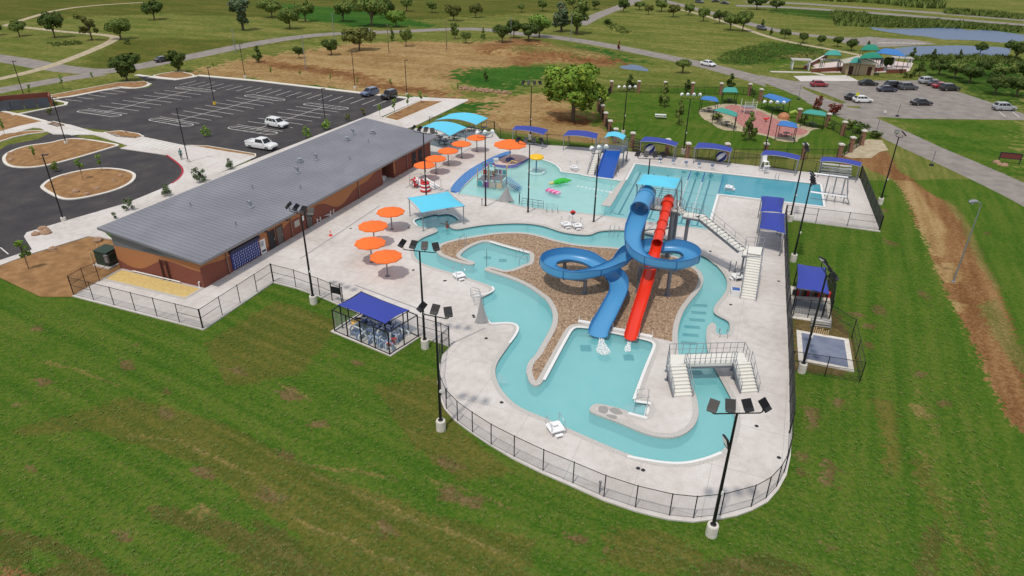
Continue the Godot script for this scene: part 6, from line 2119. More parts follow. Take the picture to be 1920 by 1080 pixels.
func pool_furniture() -> void:
	guard_stand("low white lifeguard stand left of the pair by the river's far bank",Vector2(6.7,-78.33),0.3)
	guard_stand("low white lifeguard stand right of the pair by the river's far bank",Vector2(8.06,-77.94),0.2)
	guard_stand("low white lifeguard stand across the river from the small vortex pool",Vector2(-5.67,-63.86),0.5)
	guard_stand("low white lifeguard stand on the near bank beside the curved fence",Vector2(3.35,-39.18),0.4)
	guard_stand("low white lifeguard stand beside the leisure pool near royal-blue slide",Vector2(9.4,-101.2),0.2)
	guard_stand("low white lifeguard stand beside the bottom of the tower stairs",Vector2(24.22,-64.49),-1.3)
	guard_stand("small white stand on the deck corner in front of diving well",Vector2(31.3,-93.1),1.2)
	# bag on the pair of stands
	var bq := Vector2(7.52,-79.31)
	var o := thing("rescue_bag","red and black rescue bag hung on a post by the paired stands","bag",Vector3(bq.x,0.0,bq.y))
	var b := MB.new()
	b.rod(Vector3.ZERO,Vector3(0,1.5,0),0.04,6)
	part("post",b,"steel",o)
	b = MB.new()
	b.tube([Vector3(-0.3,1.55,0),Vector3(0,1.75,0.05),Vector3(0.35,1.6,0)],[0.1,0.2,0.12],9)
	part("bag",b,"red",o)
	b = MB.new()
	b.tube([Vector3(-0.2,1.45,0.06),Vector3(0.1,1.4,0.08),Vector3(0.3,1.48,0.06)],[0.08,0.14,0.09],8)
	part("strap",b,"dark",o)
	# tall guard chair
	var gq := Vector2(39,-101.2)
	o = thing("lifeguard_chair","tall white lifeguard chair beside the diving well","lifeguard chair",Vector3(gq.x,0,gq.y),0.3)
	for s in [[-1,-1],[1,-1],[1,1],[-1,1]]:
		b = MB.new()
		b.rod(Vector3(s[0] * 0.55,0,s[1] * 0.6),Vector3(s[0] * 0.35,1.75,s[1] * 0.3),0.045,7)
		part("leg",b,"white_plastic",o)
	b = MB.new()
	b.bx(0,1.78,0,0.8,0.07,0.7)
	part("seat",b,"white_plastic",o)
	b = MB.new()
	b.box(Transform3D(Basis(Vector3.RIGHT,-0.15),Vector3(0,2.2,-0.33)),Vector3(0.75,0.8,0.05))
	part("backrest",b,"white_plastic",o)
	b = MB.new()
	b.bx(0,1.2,0.55,0.9,0.06,0.5)
	part("footboard",b,"white_plastic",o)
	for i in 3:
		b = MB.new()
		b.bx(0,0.3 + i * 0.3,0.62 - i * 0.03,0.8,0.05,0.14)
		part("rung",b,"white_plastic",o)
	# starting blocks
	var names := ["first","second","third","fourth","fifth"]
	var sb := P([23.5,-105.1,25.5,-104.4,27.4,-103.7,29.3,-103,31.2,-102.3])
	for i in 5:
		o = thing("starting_block","starting block with slanted blue top, %s from the royal-blue slide" % names[i],"starting block",Vector3(sb[i].x,0.02,sb[i].y),-0.32,"starting blocks of the lap pool")
		b = MB.new()
		b.bx(0,0.02,0,0.6,0.04,0.6)
		part("base",b,"white",o)
		b = MB.new()
		b.bx(0,0.34,0.0,0.22,0.62,0.26)
		part("pedestal",b,"white",o)
		b = MB.new()
		b.box(Transform3D(Basis(Vector3.RIGHT,0.16),Vector3(0,0.7,0.02)),Vector3(0.55,0.06,0.72))
		part("top",b,mat("block_top",C(96,112,138),0.7),o)
		b = MB.new()
		b.rod(Vector3(-0.2,0.42,0.3),Vector3(0.2,0.42,0.3),0.02,5)
		part("handgrip",b,"steel",o)
	# diving boards
	for d in [[Vector2(41.7,-89.8),Vector2(46,-87.9),1.0,"low white diving board over the deep turquoise water"],[Vector2(42.3,-92),Vector2(46.7,-90.3),3.0,"high white diving board with tall railings"]]:
		var tip: Vector2 = d[0]
		var tail: Vector2 = d[1]
		o = thing("diving_board",d[3],"diving board",Vector3(tail.x,0,tail.y),0.0,"diving boards")
		var v := Vector3(tip.x - tail.x,0,tip.y - tail.y)
		var f := v.normalized()
		var r := f.cross(Vector3.UP)
		b = MB.new()
		b.bar(Vector3(0,d[2],0),v + Vector3(0,d[2],0),0.5,0.06)
		part("board",b,"white_plastic",o)
		for t in [0.06,0.3,0.52]:
			for s in [-0.34,0.34]:
				b = MB.new()
				b.rod(v * t + r * s,v * t + r * s + Vector3(0,d[2] - 0.04,0),0.06,7)
				part("support",b,"galvanized",o)
		b = MB.new()
		for s in [-0.38,0.38]:
			b.tube([r * s + Vector3(0,d[2],0),r * s + Vector3(0,d[2] + 1.0,0),v * 0.5 + r * s + Vector3(0,d[2] + 1.0,0),v * 0.52 + r * s + Vector3(0,d[2],0)],0.03,6)
			b.rod(r * s + Vector3(0,d[2] + 0.5,0),v * 0.5 + r * s + Vector3(0,d[2] + 0.5,0),0.022,6)
			b.tube([-f * 0.55 + r * s,r * s + Vector3(0,d[2],0)],0.04,6)
		part("railing",b,"galvanized",o)
		var k := int(d[2] / 0.3)
		for i in k:
			b = MB.new()
			var yy: float = 0.25 + i * 0.3
			var q: Vector3 = -f * 0.55 * (1.0 - yy / d[2]) + Vector3(0,yy,0)
			b.bar(q - r * 0.36,q + r * 0.36,0.16,0.04)
			part("rung",b,"galvanized",o)
	# bleachers
	var bl := Vector2(49.6,-99.7)
	o = thing("bleachers","white aluminium bleachers under the last navy shade","bleachers",Vector3(bl.x,0,bl.y),-0.32)
	for i in 4:
		b = MB.new()
		b.bx(0,0.42 + i * 0.3,-i * 0.62,4.4,0.05,0.26)
		part("bench",b,"white_plastic",o)
		b = MB.new()
		b.bx(0,0.18 + i * 0.3,-i * 0.62 - 0.3,4.4,0.04,0.3)
		part("footboard",b,"white",o)
	for s in [-1.9,0.0,1.9]:
		b = MB.new()
		b.bar(Vector3(s,0.05,0.1),Vector3(s,1.25,-2.1),0.06,0.08)
		b.rod(Vector3(s,0,-2.05),Vector3(s,1.2,-2.05),0.035,6)
		b.rod(Vector3(s,0,0.05),Vector3(s,0.36,0.05),0.035,6)
		part("frame",b,"galvanized",o)
	wide_slide()
	# striped balls by the back fence
	for q in [[22.8,-110.2,"navy and white striped ball under the shade beside royal-blue slide"],[33.7,-106.4,"navy and white striped ball under the shade behind starting blocks"]]:
		o = thing("striped_ball",q[2],"ball",Vector3(q[0],0.88,q[1]),0.0,"striped balls by the back fence")
		o.rotation = Vector3(0.5,0.4,-0.6)
		for stripe in 8:
			b = MB.new()
			var n := 12
			for i in n:
				for j in 3:
					var quadp := []
					for c in [[i,j],[i + 1,j],[i + 1,j + 1],[i,j + 1]]:
						var th: float = PI * c[0] / n
						var ph: float = TAU * (stripe + c[1] / 3.0) / 8.0
						quadp.append(Vector3(sin(th) * cos(ph),cos(th),sin(th) * sin(ph)) * 0.88)
					var nn := [(quadp[0] as Vector3).normalized(),(quadp[1] as Vector3).normalized(),(quadp[2] as Vector3).normalized(),(quadp[3] as Vector3).normalized()]
					if i > 0: b.tri(quadp[0],quadp[1],quadp[3],nn[0],nn[1],nn[3])
					if i < n - 1: b.tri(quadp[1],quadp[2],quadp[3],nn[1],nn[2],nn[3])
			part("stripe",b,mats["white"] if stripe % 2 else mats["navy_panel"],o)
	# rack
	var rq := Vector2(20.8,-111.9)
	o = thing("storage_rack","dark wooden rack by back fence beside royal-blue slide","rack",Vector3(rq.x,0,rq.y),-0.32)
	for s in [-0.6,0.6]:
		b = MB.new()
		b.bx(s,0.9,0,0.12,1.8,0.5)
		part("upright",b,"brown_metal",o)
	for i in 4:
		b = MB.new()
		b.bx(0,0.25 + i * 0.48,0,1.08,0.09,0.5)
		part("shelf",b,"brown_metal",o)
	# tables under the cyan shades
	var k := 0
	for q in [[-14.4,-118.9,"dark round picnic table under the front cyan shade, nearest the bathhouse"],[-13,-116.4,"dark round picnic table at the edge of the front cyan shade, middle"],[-11.9,-113.8,"dark round picnic table in front of cyan shade, nearest the orange umbrellas"],[-10.6,-117.6,"dark round picnic table at the right end of front cyan shade"],[-9.9,-122.4,"dark round picnic table between the two cyan shades"],[-7.9,-123.4,"dark round picnic table under the rear cyan shade"],[-5.6,-123.2,"dark round picnic table right of the rear cyan shade"]]:
		picnic_table(q[2],Vector2(q[0],q[1]),0.3 * k,"lamp_black")
		k += 1
	# chairs along the bathhouse
	var ch := adirondack()
	var spots := [[-24.78,-78.91,1.2,"white adirondack chair by the bathhouse wall, nearer of two"],[-23.78,-81.66,1.2,"white adirondack chair by the bathhouse wall, farther of two"]]
	for i in spots.size():
		var c: Node3D = ch if i == 0 else copy(ch,"",Vector3.ZERO)
		c.position = Vector3(spots[i][0],0,spots[i][1])
		c.rotation.y = spots[i][2]
		c.set_meta("label",spots[i][3])
	# stacks: each chair in a stack is its own
	for st in [[-17.7,-99.3,5,"stacked white chairs by the dark recess of the bathhouse"],[-17,-100.7,4,"stacked white chairs right behind the stack at the recess"],[-15,-106.3,4,"stacked white chairs against the far dark wall of bathhouse"],[-19.1,-94,4,"stacked white chairs beside the grey bin"]]:
		for i in st[2]:
			var c := copy(ch,["lowest","second","third","fourth","fifth"][i] + " from the ground of the " + st[3],Vector3(st[0],i * 0.13,st[1]),1.2)
			c.set_meta("group",st[3])
	lounge("white lounger between the two white adirondack chairs",Vector2(-24.33,-80.27),1.9)
	# bin, machine, cone, kick plates
	var q := Vector2(-20.2,-92.5)
	o = thing("trash_bin","grey rubbish bin against the brick wall beside stacked chairs","bin",Vector3(q.x,0,q.y))
	b = MB.new()
	b.lathe(Vector3.ZERO,[Vector2(0.28,0.0),Vector2(0.34,0.85),Vector2(0.36,0.86)],14)
	part("body",b,"bin_grey",o)
	b = MB.new()
	b.lathe(Vector3.ZERO,[Vector2(0.37,0.86),Vector2(0.34,0.98),Vector2(0.16,1.1),Vector2(0.0,1.12)],14)
	part("lid",b,"bin_grey",o)
	q = Vector2(-28.5,-69.45)
	o = thing("drinks_machine","white drinks machine beside the blue counter panel","machine",Vector3(q.x,0,q.y),atan2(0.931,0.365))
	b = MB.new()
	b.bx(0,0.88,-0.1,0.85,1.7,0.6)
	part("cabinet",b,"white",o)
	b = MB.new()
	b.bx(-0.12,1.25,0.205,0.5,0.6,0.02)
	part("display_panel",b,mat("panel_grey",C(150,156,166),0.4),o)
	b = MB.new()
	b.bx(0,0.35,0.205,0.6,0.22,0.02)
	part("dispense_flap",b,"dark",o)
	q = Vector2(-22.04,-74.61)
	o = thing("traffic_cone","small orange-red traffic cone alone on the deck","traffic cone",Vector3(q.x,0,q.y))
	b = MB.new()
	b.lathe(Vector3.ZERO,[Vector2(0.17,0.03),Vector2(0.035,0.72),Vector2(0.0,0.73)],14)
	part("cone",b,"cone_orange",o)
	b = MB.new()
	b.bx(0,0.018,0,0.4,0.036,0.4)
	part("base",b,"cone_orange",o)
	b = MB.new()
	b.lathe(Vector3.ZERO,[Vector2(0.118,0.3),Vector2(0.09,0.45)],14)
	part("collar",b,"white",o)
	# covered lifts and handrails
	draped("grey sail-like covered lift at the leisure pool edge",Vector2(-1.1,-87.4),1.0,1.9,Vector2(0.25,-0.2),"cover_grey")
	draped("grey covered chair lift beside the river entry steps",Vector2(-2.81,-54.86),0.55,2.4,Vector2(-0.1,-0.3),"cover_grey")
	hoop_rail("pair of steel handrails at the river exit opposite the slide tower",Vector2(12.07,-76.9),Vector2(13.1,-76.6),0.9,3)
	hoop_rail("three steel handrail hoops at the leisure pool's corner steps",Vector2(4.42,-83.79),Vector2(5.9,-83.78),0.8,3)
	hoop_rail("steel handrails at the plunge pool steps on the island",Vector2(11,-43.32),Vector2(10.42,-41.14),0.9,3)
	hoop_rail("steel handrails at the river entry steps by the covered lift",Vector2(-3.68,-58.04),Vector2(-4.2,-59.95),0.9,4)
	hoop_rail("steel handrails at the corner of the small vortex pool",Vector2(1.27,-69.62),Vector2(1.66,-67.77),0.8,2)
	hoop_rail("steel handrails on the far bank of the small vortex pool",Vector2(-5.42,-72.35),Vector2(-5.61,-72.09),1.2,2)
	hoop_rail("steel ladder rails at the far side of the diving well",Vector2(39.8,-98.2),Vector2(40.2,-98),0.9,2)
	hoop_rail("steel rails in the nook beside the footbridge",Vector2(19.4,-53.54),Vector2(20.07,-53.4),0.5,2)
	hoop_rail("steel rails at the spa pool steps",Vector2(-11.23,-81.96),Vector2(-10.37,-82.62),0.8,2)
	# railing fence in the leisure pool
	var ra := Vector2(1.2,-85.5)
	var rb := Vector2(4.05,-84.42)
	o = thing("pool_barrier","dark railing standing at the edge of leisure pool steps","railing",Vector3(ra.x,0,ra.y))
	railing(o,[Vector3(0,0,0),Vector3(rb.x - ra.x,0,rb.y - ra.y)],1.1,5,"black_metal",2)
	o = thing("pool_barrier","short dark gate panel standing beside the leisure pool railing","railing",Vector3(ra.x - 0.4,0,ra.y - 0.3))
	railing(o,[Vector3(0,0,0),Vector3(0.1,0,-1.1)],1.4,4,"black_metal",2)
	# rope with floats across the leisure pool
	var fa := Vector2(9.2,-94)
	var fb := Vector2(14.2,-91.2)
	o = thing("float_rope","line of small white floats across the leisure pool","rope",Vector3(fa.x,-0.06,fa.y))
	b = MB.new()
	b.rod(Vector3.ZERO,Vector3(fb.x - fa.x,0,fb.y - fa.y),0.015,5)
	part("rope",b,"white",o)
	for i in 9:
		b = MB.new()
		var c := Vector3(fb.x - fa.x,0,fb.y - fa.y) * ((i + 0.5) / 9.0)
		b.lathe(c,[Vector2(0.0,-0.1),Vector2(0.1,-0.06),Vector2(0.13,0.0),Vector2(0.1,0.07),Vector2(0.0,0.1)],8)
		part("float",b,"white_plastic",o)
	# small pieces round the pool
	q = Vector2(13.8,-90.6)
	o = thing("pump_post","small white post on the long divider between the pools","post",Vector3(q.x,0,q.y))
	b = MB.new()
	b.bx(0,0.15,0,0.5,0.3,0.5)
	part("base",b,"white",o)
	b = MB.new()
	b.rod(Vector3(0,0.3,0),Vector3(0,1.6,0),0.03,6)
	part("mast",b,"steel",o)
	q = Vector2(22.99,-60.9)
	o = thing("towel_bin","blue-topped white towel bin beside the tower stairs","bin",Vector3(q.x,0,q.y),-0.2)
	b = MB.new()
	b.bx(0,0.35,0,0.95,0.7,0.8)
	part("body",b,"white",o)
	b = MB.new()
	b.bx(0,0.72,0,0.75,0.06,0.6)
	part("lid",b,mat("lid_blue",C(62,98,166),0.6),o)
	q = Vector2(-2.86,-67.3)
	o = thing("spray_pole","thin dark pole standing in the small vortex pool","pole",Vector3(q.x,-1.08,q.y))
	b = MB.new()
	b.rod(Vector3.ZERO,Vector3(0,2.9,0),0.035,6)
	part("pole",b,"grey_steel",o)
	b = MB.new()
	b.lathe(Vector3.ZERO,[Vector2(0.2,0.0),Vector2(0.2,0.05),Vector2(0.04,0.08)],10)
	part("foot",b,"grey_steel",o)
	for p in [[23.94,-66.44,"slim grey post nearer the river beside tower stairs"],[24.52,-66.35,"slim grey post nearer the stairs beside tower stairs"]]:
		o = thing("slim_post",p[2],"post",Vector3(p[0],0,p[1]),0.0,"slim grey posts by the tower stairs")
		b = MB.new()
		b.rod(Vector3.ZERO,Vector3(0,1.25,0),0.05,7)
		part("post",b,"grey_steel",o)
		b = MB.new()
		b.lathe(Vector3.ZERO,[Vector2(0.13,0.0),Vector2(0.13,0.03),Vector2(0.05,0.05)],10)
		part("foot",b,"grey_steel",o)
	# bollards and hydrant by the curved fence
	for p in [[5.99,-33.04,"small grey bollard post inside the curved fence"],[-5.08,-42.97,"small grey post beside the fence near the three-lamp pole"],[-4.2,-85.2,"short grey post on deck beside pale-lamp light pole"]]:
		o = thing("bollard",p[2],"bollard",Vector3(p[0],0,p[1]),0.0,"short grey posts on the deck")
		b = MB.new()
		b.rod(Vector3.ZERO,Vector3(0,0.95,0),0.05,7)
		part("post",b,"grey_steel",o)
		b = MB.new()
		b.lathe(Vector3(0,0.95,0),[Vector2(0.09,-0.06),Vector2(0.11,0.05),Vector2(0.0,0.14)],9)
		part("head",b,"grey_steel",o)
	# dark board on the fence by the kiosk
	var s0 := Vector2(-17.97,-58.65)
	var s1 := Vector2(-16.96,-58.3)
	o = thing("notice_sign","dark board fixed between two posts left of the kiosk","sign",Vector3(s0.x,0,s0.y))
	var dv := Vector3(s1.x - s0.x,0,s1.y - s0.y)
	b = MB.new()
	b.bar(Vector3(0,1.25,0),dv + Vector3(0,1.25,0),0.05,0.75)
	part("board",b,"lamp_black",o)
	for e in [Vector3.ZERO,dv]:
		b = MB.new()
		b.rod(e,e + Vector3(0,2.1,0),0.05,7)
		part("post",b,"black_metal",o)

func wide_slide() -> void:
	# the wide royal-blue slide with its tower
	var tl := Vector2(14.3,-103.1)
	var tr := Vector2(16.7,-102.9)
	var bl := Vector2(12.5,-97.9)
	var br := Vector2(14.9,-97.2)
	var o := thing("wide_water_slide","wide royal-blue family slide with grey tower at leisure pool edge","water slide",Vector3(bl.x,0,bl.y))
	var off := Vector3(bl.x,0,bl.y)
	var b := MB.new()
	var n := 10
	var rim := [[],[]]
	for i in n:
		var t := i / float(n)
		var t2 := (i + 1) / float(n)
		var yy := func(s: float) -> float: return 2.6 * (1.0 - s) * (1.0 - s * 0.12) + 0.02
		var L0 := tl.lerp(bl,t)
		var R0 := tr.lerp(br,t)
		var L1 := tl.lerp(bl,t2)
		var R1 := tr.lerp(br,t2)
		var a := Vector3(L0.x,yy.call(t),L0.y) - off
		var c := Vector3(R0.x,yy.call(t),R0.y) - off
		var d := Vector3(R1.x,yy.call(t2),R1.y) - off
		var e := Vector3(L1.x,yy.call(t2),L1.y) - off
		b.face(a,c,d,e,Vector3.UP)
		b.face(a - Vector3(0,0.1,0),c - Vector3(0,0.1,0),d - Vector3(0,0.1,0),e - Vector3(0,0.1,0),Vector3.DOWN)
		if i == 0:
			rim[0].append(a); rim[1].append(c)
		rim[0].append(e); rim[1].append(d)
	part("slide_bed",b,"slide_royal",o)
	for s in 2:
		b = MB.new()
		for i in n: b.bar(rim[s][i] + Vector3(0,0.12,0),rim[s][i + 1] + Vector3(0,0.12,0),0.12,0.42)
		part("side_wall",b,"slide_royal",o)
	b = MB.new()
	for t in [0.33,0.66]:
		b.rod(rim[0][int(t * n)] * 1.0 - Vector3(0,rim[0][int(t * n)].y,0),rim[0][int(t * n)],0.06,6)
		b.rod(rim[1][int(t * n)] * 1.0 - Vector3(0,rim[1][int(t * n)].y,0),rim[1][int(t * n)],0.06,6)
	part("support",b,"grey_steel",o)
	# tower behind
	var back := (tl - bl).normalized()
	var side := (tr - tl).normalized()
	var c0 := tl - side * 1.6
	var c1 := tr + side * 0.5
	var pf := PackedVector2Array([c0 - Vector2(off.x,off.z),c1 - Vector2(off.x,off.z),c1 + back * 3.4 - Vector2(off.x,off.z),c0 + back * 3.4 - Vector2(off.x,off.z)])
	platform(o,pf,2.6,0.12,"grey_steel")
	for p in pf: column(o,p.x,p.y,2.4,0.09)
	var V := func(p: Vector2) -> Vector3: return Vector3(p.x,2.6,p.y)
	railing(o,[V.call(pf[0]),V.call(pf[3]),V.call(pf[2]),V.call(pf[1])],1.1,5,"galvanized",3)
	var st := c0 + side * 0.6 - Vector2(off.x,off.z)
	var foot := st - back * 4.6
	stairs(o,Vector3(foot.x,0.0,foot.y),Vector3(st.x,2.6,st.y),0.95,14)
	var cs := [Vector3(14,-103.2,0),Vector3(16.8,-102.1,0),Vector3(17.6,-104.4,0),Vector3(14.9,-106.2,0)]
	var cc := []
	for q in cs: cc.append(Vector3(q.x - off.x,4.6,q.y - off.z))
	b = MB.new()
	sail(b,cc,0.4,0.06,true)
	part("shade",b,"canvas_cyan",o)
	for q in cc:
		b = MB.new()
		b.rod(Vector3(q.x,2.4,q.z),q,0.06,6)
		part("shade_post",b,"galvanized",o)
	# handrail posts on the right
	for i in 5:
		b = MB.new()
		var q := Vector2(15.6,-98.3).lerp(Vector2(18.1,-105.7),i / 4.0) - Vector2(off.x,off.z)
		b.rod(Vector3(q.x,0,q.y),Vector3(q.x,1.1,q.y),0.045,6)
		part("side_post",b,"grey_steel",o)

func splash_play() -> void:
	# yellow mushroom
	var q := Vector2(3.5,-100.6)
	var o := thing("mushroom_fountain","yellow mushroom fountain standing in the leisure pool","fountain",Vector3(q.x,-0.3,q.y))
	var b := MB.new()
	b.rod(Vector3.ZERO,Vector3(0,2.4,0),0.11,12)
	part("stem",b,mat("stem_blue",C(86,132,168),0.5),o)
	b = MB.new()
	b.lathe(Vector3(0,2.2,0),[Vector2(0.0,0.05),Vector2(0.9,0.0),Vector2(1.15,0.12),Vector2(1.18,0.26),Vector2(1.0,0.46),Vector2(0.6,0.6),Vector2(0.0,0.66)],24)
	part("cap",b,"yellow",o)
	b = MB.new()
	b.lathe(Vector3.ZERO,[Vector2(1.0,0.16),Vector2(1.25,0.24),Vector2(1.3,0.235),Vector2(1.4,0.18)],24)
	part("ripple",b,"foam",o)
	# multi-level play structure
	q = Vector2(-3.1,-93.7)
	o = thing("play_structure","multicoloured water play structure with small slides in shallow pool","play structure",Vector3(q.x,-0.25,q.y),-0.3)
	for x in [-1.8,0.0,1.8]:
		for z in [-1.2,1.2]:
			b = MB.new()
			b.rod(Vector3(x,0,z),Vector3(x,3.0,z),0.08,8)
			part("post",b,mat("play_tan",C(176,164,140),0.6),o)
	for d in [[-0.9,1.2],[0.9,1.5]]:
		b = MB.new()
		b.bx(d[0],d[1],0,1.75,0.1,2.3)
		part("deck",b,"grey_steel",o)
	var cols := [C(186,70,72),C(80,116,170),C(198,176,150),C(170,164,160),C(120,76,140),C(70,150,160)]
	k_panel(o,cols)
	b = MB.new()
	for i in 10:
		var a := i / 9.0
		b.box(Transform3D(Basis(Vector3.BACK,0.6),Vector3(2.2 + a * 2.0,1.4 - a * 1.3,-0.6)),Vector3(0.28,0.06,0.9))
	part("small_slide",b,mat("play_blue",C(52,124,200),0.35),o)
	b = MB.new()
	for i in 10:
		var a := i / 9.0
		b.box(Transform3D(Basis(Vector3.BACK,0.6),Vector3(2.2 + a * 2.2,1.4 - a * 1.3,0.7)),Vector3(0.28,0.06,0.7))
	part("small_slide",b,mat("play_navy",C(44,70,140),0.35),o)
	# roof leaves of the structure
	for i in 8:
		b = MB.new()
		var a := TAU * i / 8
		var d := Vector3(cos(a),0,sin(a))
		var s := Vector3(-sin(a),0,cos(a)) * 0.28
		var ctr := Vector3(-0.6,3.4,0)
		b.face(ctr,ctr + d * 0.7 + s + Vector3(0,0.12,0),ctr + d * 1.35 - Vector3(0,0.25,0),ctr + d * 0.7 - s + Vector3(0,0.12,0),Vector3.UP)
		part("palm_leaf",b,mat("play_teal",C(70,150,170),0.5) if i % 2 else mat("play_purple",C(120,80,150),0.5),o)
	b = MB.new()
	b.rod(Vector3(-0.6,1.2,0),Vector3(-0.6,3.4,0),0.1,8)
	part("palm_trunk",b,"play_tan",o)
	b = MB.new()
	b.tube([Vector3(1.8,2.2,-1.2),Vector3(2.0,3.3,-1.2),Vector3(2.6,3.8,-1.3),Vector3(3.4,3.6,-1.4)],0.07,8)
	part("spray_arch",b,mat("play_yellow",C(226,188,110),0.5),o)
	b = MB.new()
	b.lathe(Vector3(0.3,3.5,-0.8),[Vector2(0.0,0.0),Vector2(0.3,0.05),Vector2(0.42,0.5),Vector2(0.38,0.52)],12)
	part("tipping_bucket",b,"white",o)
	for i in 7:
		b = MB.new()
		var x := -1.8 + i * 0.6
		b.rod(Vector3(x,1.2,1.25),Vector3(x,2.0 + (i % 3) * 0.4,1.25),0.035,6)
		part("baluster",b,mat("play_grey",C(150,150,156),0.5) if i % 2 else mats["red"],o)
	# base of the big umbrella
	q = Vector2(-0.6,-105.4)
	o = thing("planter_ring","indigo ring round the foot of the extra large umbrella","ring",Vector3(q.x,0.0,q.y))
	for i in 6:
		b = MB.new()
		var a := TAU * i / 6
		b.lathe(Vector3(cos(a) * 0.45,0.02,sin(a) * 0.45),[Vector2(0.0,0.0),Vector2(0.24,0.05),Vector2(0.27,0.25),Vector2(0.16,0.42),Vector2(0.0,0.46)],9)
		part("knob",b,"indigo_surface",o)
	# floating toys
	q = Vector2(7,-95.4)
	o = thing("pool_float","green crocodile-shaped float lying on the leisure pool","pool float",Vector3(q.x,-0.02,q.y),0.55)
	b = MB.new()
	b.tube([Vector3(-1.7,0.1,0),Vector3(-1.2,0.12,0),Vector3(-0.4,0.16,0),Vector3(0.5,0.16,0),Vector3(1.2,0.12,0.1),Vector3(1.8,0.1,0.3)],[0.12,0.3,0.46,0.42,0.22,0.06],10)
	part("body",b,"toy_green",o)
	b = MB.new()
	for i in 6: b.lathe(Vector3(-0.6 + i * 0.3,0.5 - absf(i - 2.5) * 0.04,0),[Vector2(0.12,0),Vector2(0.0,0.2)],6)
	part("back_ridge",b,mat("toy_dark_green",C(24,120,44),0.5),o)
	b = MB.new()
	b.tube([Vector3(-1.15,0.12,0),Vector3(-1.8,0.14,0),Vector3(-2.1,0.12,0)],[0.26,0.2,0.1],9)
	part("snout",b,mat("toy_cream",C(214,206,140),0.5),o)
	for s in [-1.0,1.0]:
		b = MB.new()
		b.tube([Vector3(-0.5,0.1,s * 0.35),Vector3(-0.7,0.08,s * 0.75)],[0.16,0.1],8)
		b.tube([Vector3(0.6,0.1,s * 0.3),Vector3(0.8,0.08,s * 0.7)],[0.16,0.1],8)
		part("leg",b,"toy_green",o)
	q = Vector2(5.7,-91)
	o = thing("pool_float","pink and white ribbed float lying on the leisure pool","pool float",Vector3(q.x,-0.02,q.y),-0.75)
	for i in 6:
		b = MB.new()
		b.tube([Vector3(-0.95 + i * 0.38,0.12,-0.5),Vector3(-0.95 + i * 0.38,0.16,0),Vector3(-0.95 + i * 0.38,0.12,0.5)],[0.14,0.19,0.14],8)
		part("rib",b,mats["toy_pink"] if i % 2 == 0 else mat("toy_pale",C(240,178,210),0.4),o)
	# heap of red and white floats in wire carts
	q = Vector2(-13.9,-92.5)
	o = thing("float_cart","wire cart heaped with red and white tubes beside bathhouse deck","cart",Vector3(q.x,0,q.y),0.5)
	for x in [-0.9,0.9]:
		for z in [-0.6,0.6]:
			b = MB.new()
			b.rod(Vector3(x,0.1,z),Vector3(x,1.7,z),0.03,6)
			part("post",b,"galvanized",o)
	b = MB.new()
	for y in [0.2,0.9,1.7]:
		b.rod(Vector3(-0.9,y,-0.6),Vector3(0.9,y,-0.6),0.022,5)
		b.rod(Vector3(-0.9,y,0.6),Vector3(0.9,y,0.6),0.022,5)
		b.rod(Vector3(-0.9,y,-0.6),Vector3(-0.9,y,0.6),0.022,5)
		b.rod(Vector3(0.9,y,-0.6),Vector3(0.9,y,0.6),0.022,5)
	part("rail",b,"galvanized",o)
	rng.seed = 404
	for i in 16:
		b = MB.new()
		var p := Vector3(rng.randf_range(-0.5,0.5),rng.randf_range(0.3,1.2),rng.randf_range(-0.3,0.3))
		var d := Vector3(rng.randf_range(-1,1),rng.randf_range(-0.4,0.4),rng.randf_range(-1,1)).normalized() * 0.55
		b.tube([p - d,p + Vector3(0,0.1,0),p + d],[0.12,0.16,0.12],8)
		part("tube",b,mats["red"] if i % 2 else mats["white_plastic"],o)
	q = Vector2(-11.9,-92.6)
	o = thing("folded_slide","folded white frame lying beside the cart of red tubes","frame",Vector3(q.x,0,q.y),-0.6)
	for i in 3:
		b = MB.new()
		b.bar(Vector3(-1.6,0.9 - i * 0.1,-0.5 + i * 0.5),Vector3(1.3,0.15,-0.3 + i * 0.5),0.26,0.14)
		part("beam",b,"white_plastic",o)
	b = MB.new()
	for x in [-1.5,1.3]:
		for z in [-0.7,0.7]: b.rod(Vector3(x,0,z),Vector3(x,1.3,z),0.03,6)
	part("post",b,"galvanized",o)
	for i in 5:
		q = Vector2(-12.5,-90.7)
		var tb := MB.new()
		var pts := []
		for k in 13: pts.append(Vector3(cos(TAU * k / 12) * (0.62 - i * 0.03),0,sin(TAU * k / 12) * (0.62 - i * 0.03)))
		tb.tube(pts,0.16,8,false)
		var ob := thing("river_tube",["lowest red","lower white","middle red","upper white","topmost red"][i] + " tube of the stack below the cart","tube",Vector3(q.x,0.17 + i * 0.26,q.y),0.0,"red and white tubes stacked on the deck")
		part("ring",tb,mats["red"] if i % 2 == 0 else mats["white_plastic"],ob)

func k_panel(o: Node3D,cols: Array) -> void:
	for i in 6:
		var b := MB.new()
		b.bx(-1.5 + i * 0.6,1.65 if i < 3 else 1.95,-1.22,0.52,0.7,0.06)
		part("panel",b,mat("play_panel_%d" % i,cols[i],0.5),o)
	for i in 4:
		var b := MB.new()
		b.bx(-1.5 + i * 1.0,0.7,1.24,0.8,0.8,0.06)
		part("panel",b,mat("play_panel_%d" % (5 - i),cols[5 - i],0.5),o)

